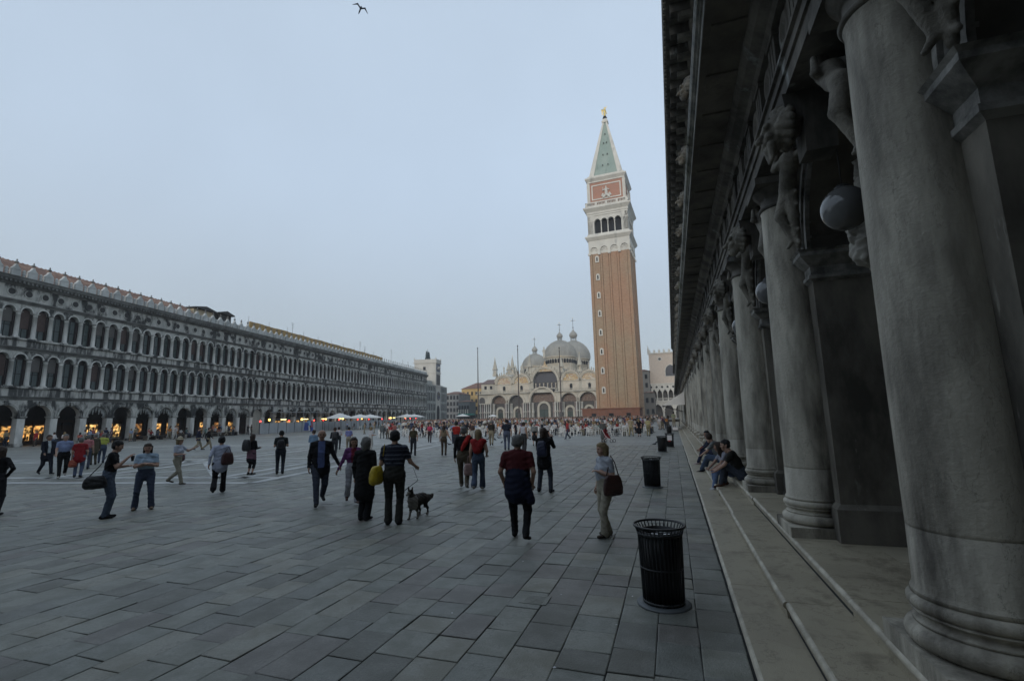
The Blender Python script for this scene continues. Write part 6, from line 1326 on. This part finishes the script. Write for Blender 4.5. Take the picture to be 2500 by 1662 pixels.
M_(.05, 60.5, 190, 'waiter in pale green shirt standing on the cafe stage', (.34, .38, .26), (.3, .27, .2), 'black', H=1.75, arms=('fold', 'fold')).location.z = .45
# --- bags and other carried things
def leather(c): return mat('leather_%d' % int(sum(c)*1e4), c, .45, col2=tuple(x*.6 for x in c), scale=5, coord='obj', spec=.4)
def bag(loc, rz, lab, w, d, h, c, strap, cat='bag', top=.8):
    t = thing('bag', lab, cat, loc, rz, 'bags carried by people')
    m_ = leather(c); r_ = d*.42; w2 = w/2-r_
    n_ = max(4, int(h/(r_*.6)))
    pr = []
    for i in range(n_):
        t_ = i/(n_-1); z_ = r_*.9+(h-r_*1.5)*t_; q = 1+(top-1)*t_**2; rr_ = r_*(1-.3*t_**3)
        pr.append(('b', (-w2*q, 0, z_), (w2*q, 0, z_), rr_, rr_, None, .03))
    pr.append(('b', (-w2*.65, -r_*.75, h*.33), (w2*.65, -r_*.75, h*.33), r_*.5, r_*.5, None, .02))
    inst(stone_fig('body', pr, .016, m_, .05, .004), 'body', t)
    if strap:
        b = MB(); b.tube(strap, .010, m_ if cat != 'x' else m_, 5); b.build('strap', t)
    return t
def rel(x, y, phi, right, front, z):
    """a point beside a person: right/front in that person's own frame"""
    a = fc(x, y, phi); f = Vector((math.sin(a), -math.cos(a), 0)); r_ = Vector((-math.cos(a), -math.sin(a), 0)); p = Vector((x, y, z))+f*front+r_*right; return tuple(p), a
p, a = rel(-1.23, 8.82, -62, -.25, -.02, .72); bag(p, a+R(90), 'dark brown leather shoulder bag under the fair haired woman\'s arm', .36, .15, .34, (.055, .022, .018), [(-.12, 0, .32), (-.02, .05, .55), (.05, .12, .66), (.08, .05, .55), (.12, 0, .32)])
p, a = rel(-5.52, 8.82, 172, -.34, -.10, .80); bag(p, a+R(70), 'bright yellow shoulder bag between the black coat and the striped shirt', .40, .20, .36, (.50, .36, .02), [(-.16, 0, .34), (-.08, .1, .58), (.05, .2, .80)])
p, a = rel(-12.49, 7.85, 82, .24, -.20, .70); bag(p, fc(-12.49, 7.85, 0), 'black camera bag hanging from the man in black T-shirt', .42, .20, .28, (.012, .012, .013), [(-.12, 0, .26), (.06, .0, .5), (.16, .0, .72)])
p, a = rel(-13.04, 11.22, 172, .20, -.14, .86); bag(p, a+R(30), 'dark red brown bag on the shoulder of the woman in white blouse', .34, .16, .36, (.06, .025, .024), [(-.1, 0, .34), (0, .04, .52), (.1, .0, .34)])
p, a = rel(-5.48, 13.25, 172, -.27, .12, .42); bag(p, a+R(20), 'dusty pink tote bag carried by the woman in red shawl', .36, .14, .34, (.34, .22, .20), [(-.08, 0, .33), (-.05, 0, .56), (.05, 0, .56), (.08, 0, .33)], top=.95)
p, a = rel(-3.53, 13.36, 160, .02, -.22, .98); bag(p, a, 'navy backpack on the back of the woman in black coat', .30, .18, .42, (.018, .022, .05), None, 'backpack')
p, a = rel(-16.42, 15.55, 140, -.05, -.26, .95); bag(p, a, 'round black backpack on the woman in mauve wrap', .36, .24, .46, (.012, .012, .014), None, 'backpack')
p, a = rel(-15.36, 15.99, 178, 0, -.20, 1.02); bag(p, a, 'small dark backpack on the person in dark T-shirt', .28, .14, .34, (.015, .015, .018), None, 'backpack')
p, a = rel(-18.9, 23.74, 178, 0, -.20, 1.05); bag(p, a, 'grey backpack on the person in dark jacket', .28, .16, .40, (.04, .042, .045), None, 'backpack')
p, a = rel(-24.01, 13.31, 0, -.30, .2, .42); bag(p, a, 'orange red carrier bag beside the light blue shirt', .26, .14, .30, (.35, .08, .04), [(-.05, 0, .3), (0, 0, .42), (.05, 0, .3)])
p, a = rel(-16.55, 12.55, 58, -.22, -.02, .78); bag(p, a, 'small maroon bag at the side of the woman in straw hat', .12, .22, .28, (.09, .02, .025), [(0, 0, .28), (.02, 0, .6)])
p, a = rel(-7.95, 10.74, 8, -.24, .06, .80); bag(p, a, 'brown handbag on the arm of the woman in purple', .30, .14, .30, (.09, .06, .025), [(-.08, 0, .3), (0, 0, .5), (.08, 0, .3)])
p, a = rel(-12.49, 7.85, 82, -.05, .40, 1.34); b = MB(); b.box(-.06, .06, -.03, .03, -.035, .035, M_bin); b.lathe([(.028, -.09), (.028, -.03)], M_bin, n=10); tag(b.build('camera', None, p, a), 'small black camera raised by the man in black T-shirt', 'camera')
p, a = rel(-3.53, 13.36, 160, .0, .38, 1.44); b = MB(); b.box(-.06, .06, -.03, .03, -.035, .035, M_bin); b.lathe([(.028, -.09), (.028, -.03)], M_bin, n=10); tag(b.build('camera', None, p, a), 'small black camera held up by the woman in black coat', 'camera')
# --- the dog and its leash
dg = [('fur', (0, -.24, .42), (0, .20, .42), .145, .135, (.9, 1, 1.05), .05), ('white', (0, -.34, .46), (0, -.31, .33), .125, .12, None, .05), ('fur', (0, -.32, .50), (0, -.43, .62), .085, .065, None, .05), ('fur', (0, -.44, .66), (0, -.47, .66), .068, .06, None, .03), ('white', (0, -.52, .645), (0, -.63, .62), .036, .024, None, .02), ('fur', (0, .26, .44), (0, .42, .38), .06, .10, None, .03), ('fur', (0, .42, .38), (.06, .60, .42), .10, .05, None, .03)]
for sx in (-1, 1):
    dg += [('fur', (.045*sx, -.45, .72), (.06*sx, -.44, .79), .025, .01, None, .012), ('fur', (.07*sx, -.26, .36), (.075*sx, -.25+.03*sx, .2), .055, .034, None, .03), ('white', (.075*sx, -.25+.03*sx, .2), (.075*sx, -.28+.08*sx, .035), .03, .024, None, .02), ('white', (.075*sx, -.28+.08*sx, .03), (.075*sx, -.33+.08*sx, .025), .026, .022, None, .02),
           ('fur', (.07*sx, .20, .40), (.08*sx, .16+.05*sx, .24), .085, .05, None, .03), ('fur', (.08*sx, .16+.05*sx, .24), (.08*sx, .28+.06*sx, .15), .042, .028, None, .02), ('fur', (.08*sx, .28+.06*sx, .15), (.08*sx, .26+.06*sx, .03), .026, .022, None, .02), ('white', (.08*sx, .26+.06*sx, .025), (.08*sx, .21+.06*sx, .022), .024, .02, None, .02)]
Mf = {'fur': mat('dog_fur', (.022, .018, .015), .9, col2=(.08, .06, .045), scale=9, lo=.45, hi=.7, coord='obj', bump=.8, bscale=60), 'white': mat('dog_white', (.26, .24, .215), .9, col2=(.25, .23, .2), scale=9, coord='obj', bump=.8, bscale=60)}; Mf['*'] = Mf['fur']
dme, _n = skin_mesh('dog', [sdf(dg, .0115, .03, .007)], Mf)
dog = tag(inst(dme, 'dog', None, (-5.38, 9.60, 0), fc(-5.4, 9.6, -28), sc=.86), 'shaggy black and white sheepdog on a leash beside the striped shirt', 'dog')
hp, _ = rel(-5.52, 8.82, 172, .36, .28, 1.06); b = MB(); b.tube([hp, (hp[0]+.05, hp[1]+.1, .8), (-5.56, 9.27, .58)], .008, M_bin, 4); tag(b.build('leash'), 'thin dark leash from the striped man\'s hand to the dog', 'leash')
# --- pushchair
t = thing('pushchair', 'red pushchair with black wheels pushed by the woman in grey dress', 'pushchair', (-4.75, 37.3, 0), fc(-4.7, 37.3, 60))
M_rd = cl((.20, .03, .035)); b = MB(); b.add([(-.2, .2, .35), (.2, .2, .35), (.2, -.1, .3), (-.2, -.1, .3), (-.2, .32, .85), (.2, .32, .85)], [(0, 1, 2, 3), (0, 1, 5, 4), (0, 4, 3), (1, 5, 2)], M_rd); b.build('seat', t)
b = MB(); b.lathe([(.24*math.sin(PI/2*i/5), .78+.26*math.cos(PI/2*i/5)) for i in range(6)], M_rd, (0, .2), 12, 0, PI); b.build('hood', t)
b = MB()
for sx in (-.22, .22): b.tube([(sx, -.35, .12), (sx, .15, .5), (sx, .45, 1.0)], .014, M_chair, 5); b.tube([(sx, .4, .12), (sx, .05, .45)], .014, M_chair, 5)
b.tube([(-.22, .45, 1.0), (.22, .45, 1.0)], .016, M_bin, 5); b.build('frame', t)
for sx in (-.22, .22):
    for yy in (-.35, .4): b = MB(); b.lathe([(.10, -.02), (.125, -.02), (.125, .02), (.10, .02), (.10, -.02)], M_bin, n=14); o = b.build('wheel', t, (sx, yy, .125)); o.rotation_euler = (0, PI/2, 0)
# ---------------------------------------------------------------- crowd: light copies with their own clothes
PAL_T = [((.48, .48, .49), 'white'), ((.5, .5, .46), 'cream'), ((.02, .022, .03), 'dark'), ((.03, .04, .08), 'navy'), ((.24, .3, .42), 'pale blue'), ((.3, .04, .04), 'red'), ((.38, .14, .12), 'salmon'), ((.1, .1, .1), 'grey'), ((.26, .21, .13), 'beige'), ((.12, .2, .18), 'green'), ((.4, .16, .04), 'orange'), ((.14, .08, .14), 'purple')]
PAL_B = [(.02, .021, .025), (.05, .065, .1), (.22, .2, .15), (.4, .39, .36), (.03, .035, .05), (.07, .06, .05)]
WT = (20, 8, 18, 8, 10, 6, 5, 9, 9, 4, 4, 3)
base_m = {'*': cl((.1, .1, .1)), 'top': cl((.1, .1, .1)), 'bottom': cl((.05, .05, .06)), 'skirt': cl((.05, .05, .06)), 'skin': M_skin, 'hair': HAIR['brown'], 'shoe': M_shoe}
def variant(**kw):
    return human(mats=base_m, h=.032, fold=0, **kw)
stand_v = [variant(arms=('down', 'down')), variant(arms=('fold', 'down'), legs='shift', female=True, hair='bob'), variant(arms=('swf', 'swb'), legs='walk', sleeve='long', coat=.1), variant(arms=('swb', 'swf'), legs='walk2', female=True, hair='long'), variant(arms=('face', 'face'), legs='wide', w=1.1), variant(arms=('hip', 'fold'), sleeve='long', legs='stand', w=1.1), variant(arms=('fold', 'fold'), female=True, bottom='skirt', skirt=.5, hair='bob')]
seat_f = ((.10, .42, 0), (-.10, .40, 0))
sit_v = [variant(hipz=.53, feet=seat_f, arms=('fold', 'fold'), lean=.1), variant(hipz=.53, feet=seat_f, arms=('knee', 'fold'), lean=.25, female=True, hair='bob'), variant(hipz=.53, feet=seat_f, arms=('chin', 'fold'), lean=.2, sleeve='long'), variant(hipz=.53, feet=seat_f, arms=('fold', 'knee'), lean=.0, female=True, hair='long')]
rq = random.Random(33)
def extra_p(me, x, y, rz, where, group, H=None, tc=None):
    o = inst(me, 'person', None, (x, y, 0), rz, sc=(H or rq.uniform(1.56, 1.84))/1.75)
    c, nm = tc or rq.choices(PAL_T, WT)[0]; bc = rq.choice(PAL_B)
    for sl in o.material_slots:
        n_ = sl.material
        new = cl(c) if n_ == base_m['top'] else cl(bc) if n_ == base_m['bottom'] else HAIR[rq.choice(('black', 'brown', 'brown', 'grey', 'blond'))] if n_ == base_m['hair'] else None
        if new: sl.link = 'OBJECT'; sl.material = new
    q_ = x/y; zone = 'towards the left arcade' if q_ < -.5 else 'left of the flagpoles' if q_ < -.40 else 'below the left flagpoles' if q_ < -.3 else 'before the church doors' if q_ < -.2 else 'before the bell tower' if q_ < -.08 else 'near the stage'
    hc = [k for k in HAIR if any(sl.material == HAIR[k] for sl in o.material_slots)]
    bn = {PAL_B[0]: 'black', PAL_B[1]: 'denim', PAL_B[2]: 'beige', PAL_B[3]: 'white', PAL_B[4]: 'navy', PAL_B[5]: 'brown'}[bc]
    return tag(o, '%s-haired person, %s top, %s bottoms, %s %s' % (hc[0] if hc else 'bare', nm, bn, where, zone), 'person', group)
CAM_OK = lambda x, y: True
taken = []
def free(x, y, d=.6):
    if any((x-a)**2+(y-b_)**2 < d*d for a, b_ in taken): return False
    taken.append((x, y)); return True
n_ = 0
while n_ < 85:                       # standing and strolling between the pigeons and the flagpoles
    y = rq.uniform(40, 92); x = rq.uniform(-.62*y-6, -.13*y-2) if y < 70 else rq.uniform(-.62*y, -.1*y)
    if y < 63 and x > -32 and y > 46: continue
    if y < 52 and rq.random() < .6: continue
    if free(x, y): extra_p(rq.choice(stand_v), x, y, rq.uniform(0, 6.3), 'in the far crowd', 'people in the crowd of the far square'); n_ += 1
for i, (x, y, r_) in enumerate(CAFE_R):
    if r_ == 0: continue
    if rq.random() < .75 and free(x, y, .3): extra_p(rq.choice(sit_v), x+rq.uniform(-.1, .1), y, rq.uniform(0, 6.3), 'seated at the cafe', 'people seated at the cafe', tc=PAL_T[rq.choice((0, 0, 1))] if rq.random() < .35 else None)
for i in range(26):
    x, y = rq.uniform(-31, -2.5), rq.uniform(49, 62); extra_p(rq.choice(stand_v), x, y, rq.uniform(0, 6.3), 'among the cafe chairs', 'people standing among the cafe chairs', tc=PAL_T[0] if i % 2 else None)
for i in range(26):
    a, o_ = rq.uniform(40, 76), rq.uniform(.8, 4.5); x, y, z = LP(a, o_); extra_p(rq.choice(stand_v), x, y, rq.uniform(0, 6.3), 'by the lit shops', 'people before the left arcade')
for i, (a, o_) in enumerate(((57, 2.3), (58, 2.3), (62, 2.1), (63, 2.1), (68, 2.5), (68.8, 2.5), (71, 2.5), (72, 2.5), (50, 3.5), (49.3, 3.5), (46, 4.5), (44, 5), (42.5, 5.5))):
    x, y, z = LP(a, o_); extra_p(rq.choice(sit_v), x, y, R(90)+TH-R(90)+PI+rq.uniform(-.5, .5), 'sitting on a trestle', 'people sitting before the left arcade').location.z = .1
for i in range(40):
    a, o_ = rq.uniform(95, 152), rq.uniform(6, 20); x, y, z = LP(a, o_)
    extra_p(rq.choice(sit_v if i % 2 else stand_v), x, y, rq.uniform(0, 6.3), 'by the parasols', 'people by the parasols')
for i in range(16):
    x, y = rq.uniform(-6, -.6), rq.uniform(63, 78); extra_p(rq.choice(stand_v), x, y, rq.uniform(0, 6.3), 'in the far crowd', 'people in the crowd of the far square')
# souvenir stall of hanging blue and white goods beside the hoarding
t = thing('souvenir_stall', 'small souvenir stand with blue, white and red goods before the hoarding', 'stall', LP(87.5, 6.5), R(90)+TH)
for i, (xx, c, z0, z1) in enumerate(((-1.0, (.05, .08, .25), .3, 1.8), (-.4, (.5, .5, .52), .2, 1.2), (-.2, (.2, .35, .55), 1.2, 2.1), (.5, (.3, .08, .12), .9, 2.1), (.7, (.05, .1, .35), .1, .9), (1.3, (.4, .4, .42), .1, 1.0))):
    b = MB(); b.frustum(xx-.35, xx+.35, -.3, .3, z0, xx-.25, xx+.25, -.2, .2, z1, cl(c)); b.build('goods', t)
# far crowd that reads as one mass at the foot of the church and tower
far_src = []
for kw in (dict(arms=('down', 'down')), dict(arms=('fold', 'down'), legs='walk', female=True, hair='bob'), dict(arms=('hip', 'fold'), sleeve='long', w=1.1)):
    me = human(mats=base_m, h=.095, fold=0, **kw)
    V = np.empty(len(me.vertices)*3, np.float32); me.vertices.foreach_get('co', V); Lp = np.empty(len(me.loops), np.int32); me.loops.foreach_get('vertex_index', Lp); mi = np.empty(len(me.polygons), np.int32); me.polygons.foreach_get('material_index', mi)
    far_src.append((V.reshape(-1, 3), Lp.reshape(-1, 4), np.array([{base_m['top']: 0, base_m['bottom']: 1, base_m['hair']: 3, base_m['skin']: 2, base_m['shoe']: 1}.get(m_, 0) for m_ in me.materials])[mi]))
tops = [cl(c) for c, _ in PAL_T]; bots = [cl(c) for c in PAL_B]; allm = tops+bots+[M_skin]+[HAIR[k] for k in ('black', 'brown', 'grey')]
Vs, Qs, Ms, off = [], [], [], 0
for i in range(1750):
    y = rq.uniform(84, 186) if i % 2 else rq.uniform(84, 125); x = rq.uniform(-.60*y+4, -.02*y-1) if y > 110 else rq.uniform(-.6*y, -.09*y)
    if i > 1180: x, y = rq.uniform(-32, -4), rq.uniform(70, 125)
    if -23.5 < x < -7.5 and y > 126: continue
    V, Q, mm = far_src[i % 3]; a = rq.uniform(0, 6.3); s_ = rq.uniform(.9, 1.04); ca, sa = math.cos(a)*s_, math.sin(a)*s_
    Vs.append(np.stack([V[:, 0]*ca-V[:, 1]*sa+x, V[:, 0]*sa+V[:, 1]*ca+y, V[:, 2]*s_], 1)); Qs.append(Q+off); off += len(V)
    tb = rq.choices(range(len(tops)), WT)[0]; bb = len(tops)+rq.randrange(len(bots)); hh = len(tops)+len(bots)+1+rq.randrange(3)
    Ms.append(np.array([tb, bb, len(tops)+len(bots), hh])[mm])
V = np.concatenate(Vs); Q = np.concatenate(Qs); mm = np.concatenate(Ms)
me = bpy.data.meshes.new('crowd'); me.vertices.add(len(V)); me.vertices.foreach_set('co', V.astype(np.float32).ravel()); me.loops.add(Q.size); me.loops.foreach_set('vertex_index', Q.ravel().astype(np.int32)); me.polygons.add(len(Q)); me.polygons.foreach_set('loop_start', np.arange(0, Q.size, 4, dtype=np.int32)); me.polygons.foreach_set('material_index', mm.astype(np.int32)); me.polygons.foreach_set('use_smooth', np.ones(len(Q), bool))
for m_ in allm: me.materials.append(m_)
me.update(calc_edges=True)
tag(inst(me, 'crowd'), 'dense far crowd at the foot of the church and bell tower', 'crowd', kind='stuff')
# ---------------------------------------------------------------- thin evening haze
hm = bpy.data.materials.new('haze_air'); hm.use_nodes = True; hn = hm.node_tree
for n_ in list(hn.nodes):
    if n_.type != 'OUTPUT_MATERIAL': hn.nodes.remove(n_)
pv = hn.nodes.new('ShaderNodeVolumePrincipled'); pv.inputs['Color'].default_value = (.86, .9, .95, 1); pv.inputs['Density'].default_value = .0004
hn.links.new(pv.outputs[0], hn.nodes['Material Output'].inputs['Volume'])
b = MB(); b.box(-660, 660, -660, 660, -1.1, 106, hm); tag(b.build('haze'), 'thin pale evening haze over the square', 'haze', kind='stuff')
